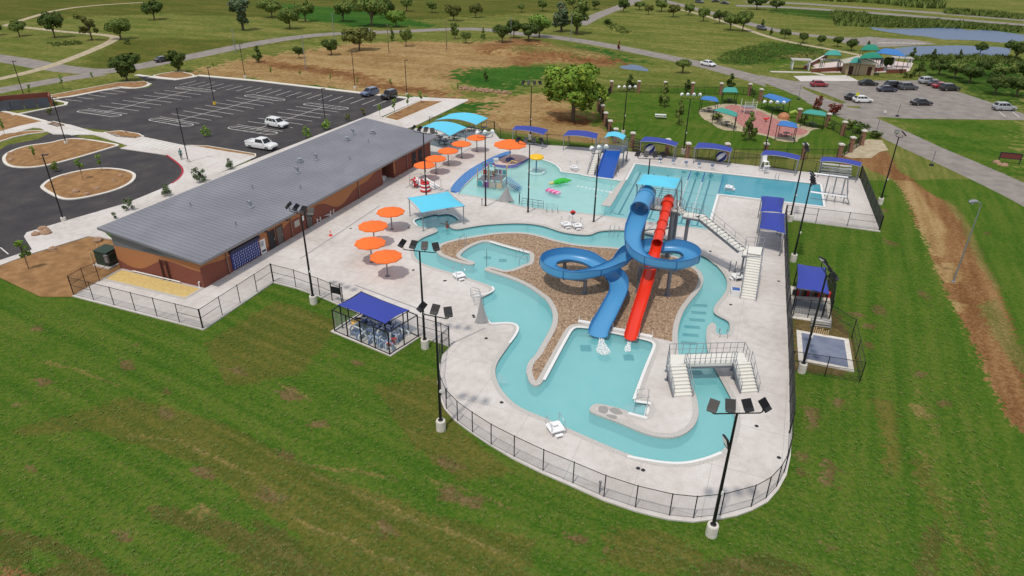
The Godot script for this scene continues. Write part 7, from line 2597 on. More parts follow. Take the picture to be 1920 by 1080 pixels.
func boulder(label: String,group: String,at: Vector2,s: Vector3,y: float,seed_: int) -> void:
	var o := thing("boulder",label,"boulder",Vector3(at.x,y,at.y),0.0,group)
	var nz := FastNoiseLite.new()
	nz.seed = seed_; nz.frequency = 0.9
	var b := MB.new()
	var n := 9
	var m := 6
	var grid := []
	for j in m + 1:
		var row := []
		for i in n:
			var th := PI * 0.56 * j / m
			var ph := TAU * i / n
			var d := Vector3(sin(th) * cos(ph),cos(th),sin(th) * sin(ph))
			row.append(d * s * (1.0 + 0.45 * nz.get_noise_3d(d.x * 1.3,d.y * 1.3,d.z * 1.3 + seed_)))
		grid.append(row)
	for j in m:
		for i in n:
			b.face(grid[j][i],grid[j][(i + 1) % n],grid[j + 1][(i + 1) % n],grid[j + 1][i],grid[j][i] + grid[j + 1][i])
	part("stone",b,"stone",o)

func yard() -> void:
	# sand pad beside the bathhouse end, with its kerb
	var pad := P([-43.19,-62.42,-42.4,-65.07,-31.66,-60.85,-32.65,-58.41])
	var b := MB.new()
	b.sheet_holes(pad,[grow(pad,-0.3)],0.05)
	b.wall(pad,-0.02,0.05)
	b.wall(grow(pad,-0.3),0.0,0.05,-1.0)
	setting("kerb",b,"coping")
	b = MB.new()
	b.sheet(grow(pad,-0.3),0.028)
	setting("sand_pad",b,"sand")
	var q := Vector2(-32.18,-60.89)
	var o := thing("standpipe","white bent standpipe at the corner of the sand pad","pipe",Vector3(q.x,0.03,q.y))
	b = MB.new()
	b.tube([Vector3.ZERO,Vector3(0,0.6,0),Vector3(0.06,0.7,0),Vector3(0.18,0.68,0.06)],0.06,8)
	part("pipe",b,"white",o)
	b = MB.new()
	b.lathe(Vector3.ZERO,[Vector2(0.14,-0.02),Vector2(0.14,0.04),Vector2(0.06,0.06)],10)
	part("flange",b,"white",o)
	# green transformer
	q = Vector2(-44.39,-66.36)
	o = thing("transformer","dark green utility transformer box on a concrete pad","transformer",Vector3(q.x,Y_GROUND,q.y),1.2)
	b = MB.new()
	b.bx(0,0.1,0,2.2,0.2,2.4)
	part("pad",b,"concrete",o)
	b = MB.new()
	b.bx(0,1.0,0,1.6,1.6,1.8)
	b.box(Transform3D(Basis(Vector3.BACK,0.06),Vector3(0,1.84,0)),Vector3(1.7,0.1,1.9))
	part("cabinet",b,"dark_green",o)
	for s in [-0.42,0.42]:
		b = MB.new()
		b.bx(-0.81,1.0,s,0.03,1.4,0.78)
		part("door",b,"dark_green",o)
	b = MB.new()
	b.bx(-0.86,1.2,0.95,0.2,0.9,0.5)
	part("meter_box",b,"galvanized",o)
	var i := 0
	for p in [[-46.5,-66.75,"pale bollard left of the green transformer, nearest"],[-46.38,-67.36,"pale bollard left of the green transformer, second"],[-46.69,-68.59,"pale bollard left of the green transformer, third"],[-46.45,-69.07,"pale bollard behind the green transformer, farthest"]]:
		o = thing("bollard",p[2],"bollard",Vector3(p[0],Y_GROUND,p[1]),0.0,"pale bollards by the transformer")
		b = MB.new()
		b.lathe(Vector3.ZERO,[Vector2(0.08,-0.05),Vector2(0.08,1.2),Vector2(0.05,1.26),Vector2(0.0,1.28)],10)
		part("post",b,mat("bollard_tan",C(206,178,140),0.8),o)
		i += 1
	# boulders
	i = 0
	for p in [[-57.18,-73.76,0.9,"reddish boulder on the pavement, left of the cluster of four"],[-57.3,-75.37,1.0,"reddish boulder on the pavement, top of the cluster of four"],[-56.21,-74.27,1.1,"reddish boulder on the pavement, right of the cluster of four"],[-56.71,-74.09,0.7,"reddish boulder on the pavement, middle of the cluster of four"],[-60.9,-88.4,0.9,"flat pale boulder at near side of the round island bed"],[-58.8,-87.5,0.7,"dark boulder at near edge of the round island bed"],[-58.7,-89.7,0.8,"pale boulder in middle of the round island bed"],[-58.2,-93.3,0.6,"small boulder toward right of the round island bed"],[-58.2,-95.4,0.7,"boulder at the right tip of the round island bed"],[-66.1,-95,0.7,"boulder by the sapling in the round island bed"],[-79.1,-102.3,0.8,"boulder at the left end of the long island bed"],[-81.3,-105.4,0.8,"dark boulder at upper left of the long island bed"],[-76.1,-100.8,0.5,"small boulder on near edge of the long island bed"],[-52.71,-69.71,0.8,"boulder in the soil left of the transformer"],[-48.98,-72.38,0.9,"boulder in the soil by the bathhouse's rear corner"],[-69.5,-118.7,0.8,"boulder in the small bed by the first crosswalk"],[-89,-160.9,0.7,"boulder under the vase-shaped tree by the car park"],[-87.5,-162.6,0.5,"small boulder at the tip of the car park bed"]]:
		boulder(p[3],"landscape boulders",Vector2(p[0],p[1]),Vector3(0.62,0.42,0.5) * p[2],0.02,60 + i)
		i += 1
	# bin enclosure
	q = Vector2(-99.4,-137.2)
	o = thing("bin_enclosure","dark brick bin enclosure with grey gates at car park corner","enclosure",Vector3(q.x,Y_GROUND,q.y),0.55)
	for w in [[-4.6,0,0.3,4.6],[4.6,0,0.3,4.6]]:
		b = MB.new()
		b.bx(w[0],1.1,w[1],w[2],2.2,w[3])
		part("wall",b,"brick",o)
	b = MB.new()
	b.bx(0,1.1,-2.3,9.5,2.2,0.3)
	part("wall",b,"brick",o)
	for k in 4:
		b = MB.new()
		b.bx(-3.3 + k * 2.2,1.05,2.3,2.1,1.9,0.08)
		part("gate",b,mat("gate_slate",C(74,80,92),0.6),o)
	b = MB.new()
	b.bx(-2.2,0.8,0,2.6,1.5,1.8)
	part("dumpster",b,"dark",o)
	# glass-walled pump kiosk
	var kp := P([-16.75,-52.89,-10.54,-48.94,-8.43,-52.03,-14.7,-56.43])
	slab("kiosk_pad",kp,-0.02,"concrete")
	o = thing("pump_kiosk","glass-walled pump kiosk with black posts on a white pad","kiosk",Vector3(kp[0].x,-0.02,kp[0].y))
	var off := Vector3(kp[0].x,0,kp[0].y)
	var glass := mat("kiosk_glass",C(190,205,220,30),0.08)
	glass.transparency = BaseMaterial3D.TRANSPARENCY_ALPHA
	var inner := P([-16.35,-52.9,-10.64,-49.17,-8.52,-52.18,-14.42,-56.44])
	var h := 2.25
	for s in 4:
		var a := inner[s]
		var c := inner[(s + 1) % 4]
		var n: int = [4,2,4,2][s]
		for k in n:
			var p0 := Vector3(a.lerp(c,k / float(n)).x,0,a.lerp(c,k / float(n)).y) - off
			var p1 := Vector3(a.lerp(c,(k + 1) / float(n)).x,0,a.lerp(c,(k + 1) / float(n)).y) - off
			b = MB.new()
			b.bx(p0.x,h / 2,p0.z,0.1,h + 0.1,0.1)
			part("post",b,"black_metal",o)
			b = MB.new()
			b.bar(p0 + Vector3(0,h,0),p1 + Vector3(0,h,0),0.06,0.08)
			b.bar(p0 + Vector3(0,0.06,0),p1 + Vector3(0,0.06,0),0.05,0.06)
			part("rail",b,"black_metal",o)
			b = MB.new()
			b.quad(p0 + Vector3(0,0.1,0),p1 + Vector3(0,0.1,0),p1 + Vector3(0,h - 0.05,0),p0 + Vector3(0,h - 0.05,0),(p1 - p0).cross(Vector3.UP).normalized())
			part("glass_panel",b,glass,o)
	# pipework in the kiosk
	var pit := thing("pump_machinery","maze of blue-grey pump pipes, red valves and dark motors in kiosk","machinery",Vector3(kp[0].x,0.0,kp[0].y))
	rng.seed = 31
	var ux := (inner[1] - inner[0])
	var uy := (inner[3] - inner[0])
	var tones := [mat("pipe_a",C(112,134,180),0.35),mat("pipe_b",C(168,182,208),0.35),mat("pipe_c",C(74,92,140),0.4),mat("pipe_d",C(220,224,230),0.4)]
	for k in 120:
		var s := rng.randf_range(0.22,0.92)
		var t := rng.randf_range(0.1,0.9)
		var p := inner[0] + ux * s + uy * t - Vector2(off.x,off.z)
		var dir := (ux if rng.randf() < 0.55 else uy).normalized() * rng.randf_range(0.25,0.6)
		var y := rng.randf_range(0.12,0.75)
		b = MB.new()
		b.tube([Vector3(p.x - dir.x,0.0,p.y - dir.y),Vector3(p.x - dir.x,y,p.y - dir.y),Vector3(p.x - dir.x * 0.8,y + 0.1,p.y - dir.y * 0.8),Vector3(p.x + dir.x * 0.8,y + 0.1,p.y + dir.y * 0.8),Vector3(p.x + dir.x,y,p.y + dir.y),Vector3(p.x + dir.x,0.0,p.y + dir.y)],rng.randf_range(0.06,0.12),8)
		part("pipe",b,tones[k % 4],pit)
	for k in 9:
		var p := inner[0] + ux * rng.randf_range(0.08,0.3) + uy * rng.randf_range(0.35,0.9) - Vector2(off.x,off.z)
		b = MB.new()
		b.tube([Vector3(p.x,0.0,p.y),Vector3(p.x,0.3,p.y)],0.16,8)
		b.rod(Vector3(p.x - 0.3,0.42,p.y),Vector3(p.x + 0.3,0.42,p.y),0.2,10)
		part("motor",b,mats["lamp_black"] if k % 3 else mats["yellow"],pit)
	for s in [[0.93,0.16],[0.9,0.34]]:
		var p: Vector2 = inner[0] + ux * s[0] + uy * s[1] - Vector2(off.x,off.z)
		b = MB.new()
		var ring := []
		for k in 11: ring.append(Vector3(p.x + cos(TAU * k / 10) * 0.3,0.62 + sin(TAU * k / 10) * 0.12,p.y + sin(TAU * k / 10) * 0.3))
		b.tube(ring,0.06,6,false)
		b.rod(Vector3(p.x,0,p.y),Vector3(p.x,0.62,p.y),0.1,8)
		b.rod(Vector3(p.x - 0.28,0.62,p.y),Vector3(p.x + 0.28,0.62,p.y),0.04,6)
		part("valve_wheel",b,"red",pit)
	b = MB.new()
	var wp := inner[0] + ux * 0.9 + uy * 0.25 - Vector2(off.x,off.z)
	b.rod(Vector3(wp.x,0,wp.y),Vector3(wp.x,1.4,wp.y),0.07,8)
	part("vent_pipe",b,"white",pit)
	# equipment yard outside the right fence
	slab("equipment_pad",P([29.4,-63.4,33,-61.45,30.71,-55.44,27.04,-56.63]),-0.05,"kerb")
	o = thing("slatted_deck","grey slatted cover over the equipment yard pit","slatted cover",Vector3.ZERO)
	var s0 := P([28.39,-60.39,31.71,-59.07,30.78,-56.49,27.37,-57.72])
	for k in 26:
		b = MB.new()
		var a := s0[0].lerp(s0[1],(k + 0.5) / 26.0)
		var c := s0[3].lerp(s0[2],(k + 0.5) / 26.0)
		b.bar(Vector3(a.x,0.0,a.y),Vector3(c.x,0.0,c.y),0.09,0.08)
		part("slat",b,"galvanized",o)
	pit = thing("filter_machinery","row of dark and red filter valves under navy equipment shade","machinery",Vector3.ZERO)
	for k in 14:
		var a := Vector2(29.19,-61.21).lerp(Vector2(32.62,-60.85),k / 13.0)
		b = MB.new()
		b.lathe(Vector3(a.x,-0.05,a.y),[Vector2(0.2,0.0),Vector2(0.22,0.5),Vector2(0.12,0.62),Vector2(0.0,0.64)],9)
		part("valve",b,[mats["dark"],"red","grey_steel",mats["wood"]][k % 4],pit)
	var bp := P([26.86,-54.18,31.14,-52.7,29.35,-47.5,25.18,-49.13])
	slab("kerb",bp,0.02,"kerb")
	b = MB.new()
	b.sheet(grow(bp,-0.42),0.026)
	setting("blue_grey_pad",b,"blue_pad")
	o = thing("pipe_stubs","row of pale pipe stubs at the back of blue-grey pad","pipes",Vector3.ZERO)
	for k in 9:
		var a := Vector2(28.16,-53.92).lerp(Vector2(29.37,-53.19),k / 8.0)
		b = MB.new()
		b.rod(Vector3(a.x,-0.1,a.y),Vector3(a.x,0.4 + 0.1 * (k % 3),a.y),0.05,7)
		part("pipe",b,"bollard_tan",o)
	o = thing("pipe_rack","low rack of galvanized pipes behind the blue-grey pad","pipes",Vector3.ZERO)
	for k in 4:
		var a := Vector2(29,-56.09).lerp(Vector2(28.35,-54.7),k / 3.0)
		var c := Vector2(30.65,-55.44).lerp(Vector2(30.06,-54.3),k / 3.0)
		b = MB.new()
		b.rod(Vector3(a.x,0.25,a.y),Vector3(c.x,0.25,c.y),0.06,7)
		for e in [a,c]: b.rod(Vector3(e.x,-0.12,e.y),Vector3(e.x,0.25,e.y),0.04,6)
		part("pipe",b,"galvanized",o)
	# park sign on two posts with rocks
	q = Vector2(81.6,-108)
	o = thing("park_sign","wide dark red park sign on two posts in the grass","sign",Vector3(q.x,Y_GROUND,q.y),-0.35)
	b = MB.new()
	b.bx(0,1.25,0,3.0,0.8,0.1)
	part("board",b,mat("sign_red",C(112,52,52),0.7),o)
	b = MB.new()
	b.bx(0,1.72,0,3.2,0.12,0.16)
	b.bx(0,0.8,0,3.2,0.1,0.16)
	part("frame",b,"dark",o)
	for s in [-1.5,1.5]:
		b = MB.new()
		b.bx(s,0.85,0,0.14,1.8,0.14)
		part("post",b,"dark",o)
	boulder("pale rock at the left foot of the park sign","rocks by the park sign",Vector2(79.8,-108.3),Vector3(0.7,0.5,0.5),Y_GROUND,201)
	boulder("pale rock in front of the park sign","rocks by the park sign",Vector2(80.1,-106.7),Vector3(0.7,0.45,0.5),Y_GROUND,202)
	boulder("small brown rock beside the park sign","rocks by the park sign",Vector2(79.7,-107.2),Vector3(0.45,0.35,0.4),Y_GROUND,203)
	# road signs
	for p in [[67.9,-106.2,2.4,0.0,"dark","small dark roadside post with box foot beside the park road"],[75.5,-151.1,2.0,0.7,"sign_yellow","yellow diamond road sign beside the white parked car"],[68.5,-126.4,2.6,0.0,"grey_steel","slim grey post by the road near the fenced park corner"],[77,-140.9,0.6,0.5,"white","small white marker at the car park entrance"],[78.9,-139.3,2.6,0.0,"grey_steel","slim grey lamp post at right car park edge"],[63.8,-153.7,3.4,0.0,"grey_steel","slim grey post between the road and playground"]]:
		mat("sign_yellow",C(214,212,50),0.6)
		o = thing("road_post",p[5],"sign post",Vector3(p[0],Y_GROUND,p[1]),0.0,"posts and signs by the park road")
		b = MB.new()
		b.rod(Vector3(0,-0.05,0),Vector3(0,p[2],0),0.05,6)
		part("post",b,"grey_steel",o)
		b = MB.new()
		if p[3] > 0.0: b.box(Transform3D(Basis(Vector3.BACK,PI / 4 if "diamond" in p[5] else 0.0),Vector3(0,p[2],0.06)),Vector3(p[3],p[3],0.04))
		else: b.bx(0,0.12,0,0.5,0.34,0.5)
		part("plate" if p[3] > 0.0 else "foot",b,mats["dark"] if p[3] == 0.0 else mats["sign_yellow"] if "yellow" in p[5] else mats["white"],o)

func playground() -> void:
	var g := "small shade canopies of the playground"
	var y := Y_GROUND
	for c in [[P([44.7,-147.8,48.1,-147.6,49.1,-152.3,46.3,-152.3]),"canvas_teal","teal playground shade at the rear beside a conifer",Vector2(47.4,-150.6)],[P([38.2,-140.5,41.4,-138.1,42.1,-141.9,39.3,-143.1]),"canvas_blue","blue playground shade farthest left",Vector2(40.6,-141.4)],[P([38.4,-131,41.5,-126,42.5,-128.6,40.2,-133.1]),"canvas_teal","teal playground shade over long dark table at the near left",Vector2(41.2,-130.1)],[P([52.3,-144.4,54.4,-137.1,57.1,-140.9,54.4,-146.9]),"canvas_blue","blue playground shade behind the four pale lamps",Vector2(55.8,-143.2)],[P([47.1,-120.3,50.1,-118.4,51,-121.2,48.8,-123.4]),"canvas_blue","blue playground shade at the near right end",Vector2(50.1,-122.7)],[P([55.1,-129.7,58.8,-127.5,59.9,-129.9,57,-132.4]),"canvas_teal","teal playground shade farthest right by red shrub",Vector2(57.7,-130.2)]]:
		shade(c[2],g,c[0],2.6,0.5,0.06,c[1],false,y,"black_metal")
		picnic_table("dark picnic table under the " + c[2].replace(" playground",""),c[3],0.3,"lamp_black",y,"picnic tables of the playground")
	# play pieces
	var q := Vector2(54.4,-136.3)
	var o := thing("play_dome","orange and green toddler play dome on the red surface","play structure",Vector3(q.x,y,q.y))
	var b := MB.new()
	b.lathe(Vector3.ZERO,[Vector2(1.2,0.0),Vector2(1.1,0.6),Vector2(0.75,1.0),Vector2(0.3,1.2),Vector2(0.0,1.25)],12)
	part("dome",b,mat("play_orange",C(176,118,82),0.6),o)
	b = MB.new()
	b.tube([Vector3(1.2,0.9,-0.5),Vector3(2.4,1.2,-1.0),Vector3(3.4,0.5,-1.0)],[0.35,0.4,0.3],9)
	part("tunnel",b,mat("play_lime",C(150,170,70),0.6),o)
	q = Vector2(49.8,-133.2)
	o = thing("spring_rider","dark red spring rider on the playground surface","spring rider",Vector3(q.x,y,q.y))
	b = MB.new()
	b.tube([Vector3(-0.5,0.7,0),Vector3(0,0.62,0),Vector3(0.5,0.85,0)],[0.16,0.22,0.14],8)
	part("body",b,"red",o)
	b = MB.new()
	b.rod(Vector3.ZERO,Vector3(0,0.6,0),0.1,8)
	part("spring",b,"dark",o)
	q = Vector2(48.6,-141)
	o = thing("climbing_frame","pale climbing frame standing behind the slim playground tree","climbing frame",Vector3(q.x,y,q.y))
	for x in [-1.2,1.2]:
		for z in [-1.2,1.2]:
			b = MB.new()
			b.rod(Vector3(x,0,z),Vector3(x,2.6,z),0.06,7)
			part("post",b,"white",o)
	b = MB.new()
	b.bx(0,1.2,0,2.5,0.08,2.5)
	part("deck",b,"grey_steel",o)
	b = MB.new()
	for i in 6: b.rod(Vector3(-1.2,0.4 + i * 0.4,1.2),Vector3(1.2,0.4 + i * 0.4,1.2),0.03,6)
	part("rung",b,"white",o)
	q = Vector2(42.4,-146)
	o = thing("info_board","small yellow board at the left playground shade","board",Vector3(q.x,y,q.y))
	b = MB.new()
	b.bx(0,1.5,0,1.2,1.0,0.08)
	part("panel",b,mat("board_amber",C(208,160,70),0.6),o)
	b = MB.new()
	for s in [-0.5,0.5]: b.rod(Vector3(s,0,0),Vector3(s,1.9,0),0.05,6)
	part("post",b,"wood",o)
	q = Vector2(29.3,-135.2)
	o = thing("park_bench","white-topped park bench on the fenced lawn","bench",Vector3(q.x,y,q.y),-0.1)
	b = MB.new()
	b.bx(0,0.74,0,2.2,0.07,0.75)
	part("tabletop",b,"white",o)
	for s in [-0.7,0.7]:
		b = MB.new()
		b.bx(0,0.44,s,2.2,0.05,0.26)
		part("seat",b,"white",o)
		b = MB.new()
		b.bx(s * 1.1,0.36,0,0.08,0.72,1.3)
		part("leg",b,"grey_steel",o)

func far_park() -> void:
	var y := Y_GROUND
	# flat white shelters
	for s in [[78.5,-192.5,8.0,5.0,"white flat-roofed shelter at the left of the splash park"],[86.5,-192.1,8.5,4.5,"white flat-roofed shelter in middle of the splash park"],[100.4,-195.1,6.0,4.0,"white flat-roofed shelter right of the restroom"],[108.9,-197.8,8.0,5.0,"white flat-roofed shelter under the blue far shade"]]:
		var o := thing("park_shelter",s[4],"shelter",Vector3(s[0],y,s[1]),-0.2,"flat-roofed shelters of the splash park")
		var b := MB.new()
		b.bx(0,2.55,0,s[2] * 0.66,0.22,s[3] * 0.66)
		part("roof",b,mat("shelter_white",C(172,168,160),0.8),o)
		for x in [-1.0,1.0]:
			for z in [-1.0,1.0]:
				b = MB.new()
				b.bx(x * (s[2] * 0.32 - 0.4),1.2,z * (s[3] * 0.32 - 0.4),0.3,2.44,0.3)
				part("post",b,"white",o)
	# restroom
	var q := Vector2(91.7,-185.7)
	var o := thing("restroom","small tan restroom building with pale gabled roof","building",Vector3(q.x,y,q.y),-0.2)
	var b := MB.new()
	b.bx(0,1.4,-1.5,7.0,2.8,4.4)
	part("wall",b,mat("tan_wall",C(176,156,128),0.9),o)
	b = MB.new()
	for s in [-1.0,1.0]: b.face(Vector3(0,4.2,-4.3),Vector3(0,4.2,1.3),Vector3(s * 4.4,2.85,1.3),Vector3(s * 4.4,2.85,-4.3),Vector3.UP)
	for s in [-1.0,1.0]: b.face(Vector3(0,4.0,-4.3),Vector3(0,4.0,1.3),Vector3(s * 4.4,2.65,1.3),Vector3(s * 4.4,2.65,-4.3),Vector3.DOWN)
	b.tri(Vector3(0,4.2,1.3),Vector3(4.4,2.85,1.3),Vector3(-4.4,2.85,1.3),Vector3.BACK,Vector3.BACK,Vector3.BACK)
	part("roof",b,mat("roof_pale",C(176,172,160),0.7),o)
	for s in [-2.3,2.3]:
		b = MB.new()
		b.bx(s,1.1,0.72,1.0,2.1,0.1)
		part("door",b,"brown_metal",o)
	# low brick walls
	for w in [[Vector2(79.9,-187.7),Vector2(91,-191.4),"low red brick wall left of the restroom"],[Vector2(96.3,-189.8),Vector2(101,-191.5),"low red brick wall just right of the restroom"],[Vector2(100.4,-188.2),Vector2(105.7,-188.6),"low red brick wall by the far dark trees"],[Vector2(79.4,-191.6),Vector2(94,-212.3),"red brick ramp wall climbing behind the shelters"]]:
		o = thing("brick_wall",w[2],"wall",Vector3(w[0].x,y,w[0].y),0.0,"low brick walls of the splash park")
		b = MB.new()
		var d: Vector2 = w[1] - w[0]
		b.bar(Vector3(0,0.5,0),Vector3(d.x,0.5,d.y),0.4,1.1)
		part("masonry",b,"brick",o)
		b = MB.new()
		b.bar(Vector3(0,1.1,0),Vector3(d.x,1.1,d.y),0.5,0.1)
		part("capping",b,"kerb",o)
	var pave := MB.new()
	pave.sheet(P([84.9,-200.3,98.6,-208,110.9,-208.9,116.3,-204.8,108.4,-191.7,95.6,-187.8,82.7,-187.9]),y + 0.01)
	setting("splash_park_paving",pave,"pink_concrete")
	var g := "large shade canopies of the splash park"
	for c in [[P([82.9,-189.2,87.5,-188.9,89.5,-194.2,85.7,-194.3]),"canvas_teal","dark teal far shade left of the tall green one",4.2],[P([94.2,-193.2,99.6,-193,102.7,-201.1,98.7,-200.7]),"canvas_green","dark green far shade rising behind the rest",5.0],[P([88.7,-181.9,96.4,-184.2,98.3,-190.7,92.7,-188.1]),"canvas_green","bright green far shade in the middle of splash park",4.5],[P([97.9,-192.3,103.5,-186.2,106.1,-194.1,102.9,-198.9]),"canvas_blue","long blue far shade beside the green one",4.5],[P([87,-182,90.4,-183.1,92.2,-187.9,89.7,-187.1]),"canvas_teal","small teal shade at left of the bright green one",3.4]]:
		shade(c[2],g,c[0],c[3],0.9,0.06,c[1],false,y,"dark")

func car_parts(o: Node3D,kind: String,paint: StandardMaterial3D) -> void:
	var d: Dictionary = {
		"sedan": {l = 4.6,w = 1.8,h = 1.45,belt = 0.92,c = [-1.75,-0.95,0.35,1.15],hood = 0.82,boot = 0.9},
		"hatch": {l = 4.2,w = 1.78,h = 1.5,belt = 0.95,c = [-1.95,-1.5,0.3,1.1],hood = 0.85,boot = 0.95},
		"suv": {l = 4.6,w = 1.86,h = 1.7,belt = 1.05,c = [-2.15,-1.75,0.35,1.1],hood = 0.98,boot = 1.05},
		"jeep": {l = 4.2,w = 1.85,h = 1.82,belt = 1.15,c = [-1.95,-1.85,0.45,0.75],hood = 1.1,boot = 1.15},
		"pickup": {l = 5.6,w = 1.95,h = 1.85,belt = 1.12,c = [-0.75,-0.55,0.85,1.45],hood = 1.08,boot = 1.05}}[kind]
	var L: float = d.l / 2
	var W: float = d.w / 2
	var b := MB.new()
	# lower body: stations along the length
	var st := [[-L,0.80,0.42,d.boot - 0.12],[-L + 0.08,0.93,0.30,d.boot - 0.02],[-L + 0.5,1.0,0.24,d.boot],[-0.6,1.0,0.22,d.belt],[0.6,1.0,0.22,d.belt],[d.c[3],1.0,0.24,d.belt - 0.03],[L - 0.5,0.98,0.25,d.hood - 0.03],[L - 0.1,0.9,0.3,d.hood - 0.12],[L,0.78,0.42,d.hood - 0.25]]
	var rings := []
	for s in st:
		var w: float = W * s[1]
		var yb: float = s[2]
		var yt: float = s[3]
		rings.append([Vector3(s[0],yb,w * 0.88),Vector3(s[0],yb + 0.12,w),Vector3(s[0],lerpf(yb,yt,0.55),w * 1.015),Vector3(s[0],yt - 0.08,w * 0.985),Vector3(s[0],yt,w * 0.88),Vector3(s[0],yt + 0.025,0),Vector3(s[0],yt,-w * 0.88),Vector3(s[0],yt - 0.08,-w * 0.985),Vector3(s[0],lerpf(yb,yt,0.55),-w * 1.015),Vector3(s[0],yb + 0.12,-w),Vector3(s[0],yb,-w * 0.88)])
	for i in rings.size() - 1:
		for k in 11:
			var k2 := (k + 1) % 11
			var mid: Vector3 = (rings[i][k] + rings[i + 1][k2]) * 0.5
			b.face(rings[i][k],rings[i][k2],rings[i + 1][k2],rings[i + 1][k],mid - Vector3(mid.x,0.65,0))
	for i in [0,rings.size() - 1]:
		for k in range(1,10): b.tri(rings[i][0],rings[i][k],rings[i][k + 1],Vector3(-1 if i == 0 else 1,0,0),Vector3(-1 if i == 0 else 1,0,0),Vector3(-1 if i == 0 else 1,0,0))
	# cabin
	var yb: float = d.belt - 0.02
	var yr: float = d.h
	var wb := W * 0.93
	var wt := W * 0.74
	var lo := [Vector3(d.c[0],yb,wb),Vector3(d.c[3],yb,wb),Vector3(d.c[3],yb,-wb),Vector3(d.c[0],yb,-wb)]
	var hi := [Vector3(d.c[1],yr - 0.04,wt),Vector3(d.c[2],yr - 0.04,wt),Vector3(d.c[2],yr - 0.04,-wt),Vector3(d.c[1],yr - 0.04,-wt)]
	var ctr := Vector3((d.c[0] + d.c[3]) / 2,yb,0)
	for i in 4:
		b.face(lo[i],lo[(i + 1) % 4],hi[(i + 1) % 4],hi[i],(lo[i] + lo[(i + 1) % 4]) * 0.5 - ctr)
	var top := []
	for p in hi: top.append(Vector3(lerpf(p.x,ctr.x,0.06),yr,p.z * 0.9))
	for i in 4: b.face(hi[i],hi[(i + 1) % 4],top[(i + 1) % 4],top[i],(hi[i] + hi[(i + 1) % 4]) * 0.5 - ctr)
	b.quad(top[0],top[1],top[2],top[3],Vector3.UP)
	if kind == "pickup":
		for s in [-1.0,1.0]: b.box(Transform3D(Basis(),Vector3(-1.75,1.12,s * (W - 0.08))),Vector3(1.95,0.2,0.14))
		b.box(Transform3D(Basis(),Vector3(-L + 0.1,1.12,0)),Vector3(0.12,0.2,d.w - 0.3))
	part("body",b,paint,o)
	# glass, each pane a little proud
	var pane := func(a: Vector3,c: Vector3,e: Vector3,g: Vector3,u0: float,u1: float,v0: float,v1: float) -> void:
		var q := MB.new()
		var P4 := func(u: float,v: float) -> Vector3: return a.lerp(c,u).lerp(g.lerp(e,u),v)
		var nn := (c - a).cross(g - a).normalized()
		if nn.dot(a + e - ctr * 2.0) < 0: nn = -nn
		q.quad(P4.call(u0,v0) + nn * 0.006,P4.call(u1,v0) + nn * 0.006,P4.call(u1,v1) + nn * 0.006,P4.call(u0,v1) + nn * 0.006,nn)
		part("window",q,"car_glass",o)
	pane.call(lo[1],lo[2],hi[2],hi[1],0.06,0.94,0.06,0.92)
	pane.call(lo[3],lo[0],hi[0],hi[3],0.08,0.92,0.15,0.9)
	for sd in [[lo[0],lo[1],hi[1],hi[0]],[lo[3],lo[2],hi[2],hi[3]]]:
		if kind == "pickup": pane.call(sd[0],sd[1],sd[2],sd[3],0.08,0.9,0.12,0.88)
		else:
			pane.call(sd[0],sd[1],sd[2],sd[3],0.07,0.3,0.14,0.88)
			pane.call(sd[0],sd[1],sd[2],sd[3],0.33,0.6,0.1,0.9)
			pane.call(sd[0],sd[1],sd[2],sd[3],0.63,0.93,0.1,0.9)
	# wheels
	var R := 0.34 if kind in ["sedan","hatch"] else 0.38
	for x in [-L * 0.6,L * 0.62]:
		for s in [-1.0,1.0]:
			b = MB.new()
			var z: float = s * (W - 0.1)
			b.tube([Vector3(x,R,z - 0.11),Vector3(x,R,z - 0.08),Vector3(x,R,z + 0.08),Vector3(x,R,z + 0.11)],[R - 0.06,R,R,R - 0.06],14)
			var wh := part("wheel",b,"tyre",o)
			b = MB.new()
			b.tube([Vector3(x,R,z + s * 0.112),Vector3(x,R,z + s * 0.13)],[R * 0.62,R * 0.5],10)
			part("rim",b,"rim",wh)
	for s in [-1.0,1.0]:
		b = MB.new()
		b.box(Transform3D(Basis(),Vector3(L - 0.07,d.hood - 0.28,s * W * 0.66)),Vector3(0.1,0.13,0.34))
		part("headlight",b,"head_lens",o)
		b = MB.new()
		b.box(Transform3D(Basis(),Vector3(-L + 0.05,d.boot - 0.26,s * W * 0.72)),Vector3(0.1,0.18,0.26))
		part("tail_light",b,"tail_red",o)
		b = MB.new()
		b.box(Transform3D(Basis(),Vector3(d.c[3] - 0.25,d.belt + 0.05,s * (W + 0.07))),Vector3(0.14,0.13,0.16))
		part("mirror",b,paint,o)
	b = MB.new()
	b.box(Transform3D(Basis(),Vector3(L - 0.01,0.48,0)),Vector3(0.08,0.22,d.w * 0.7))
	b.box(Transform3D(Basis(),Vector3(-L + 0.01,0.48,0)),Vector3(0.08,0.2,d.w * 0.7))
	part("bumper",b,"dark",o)

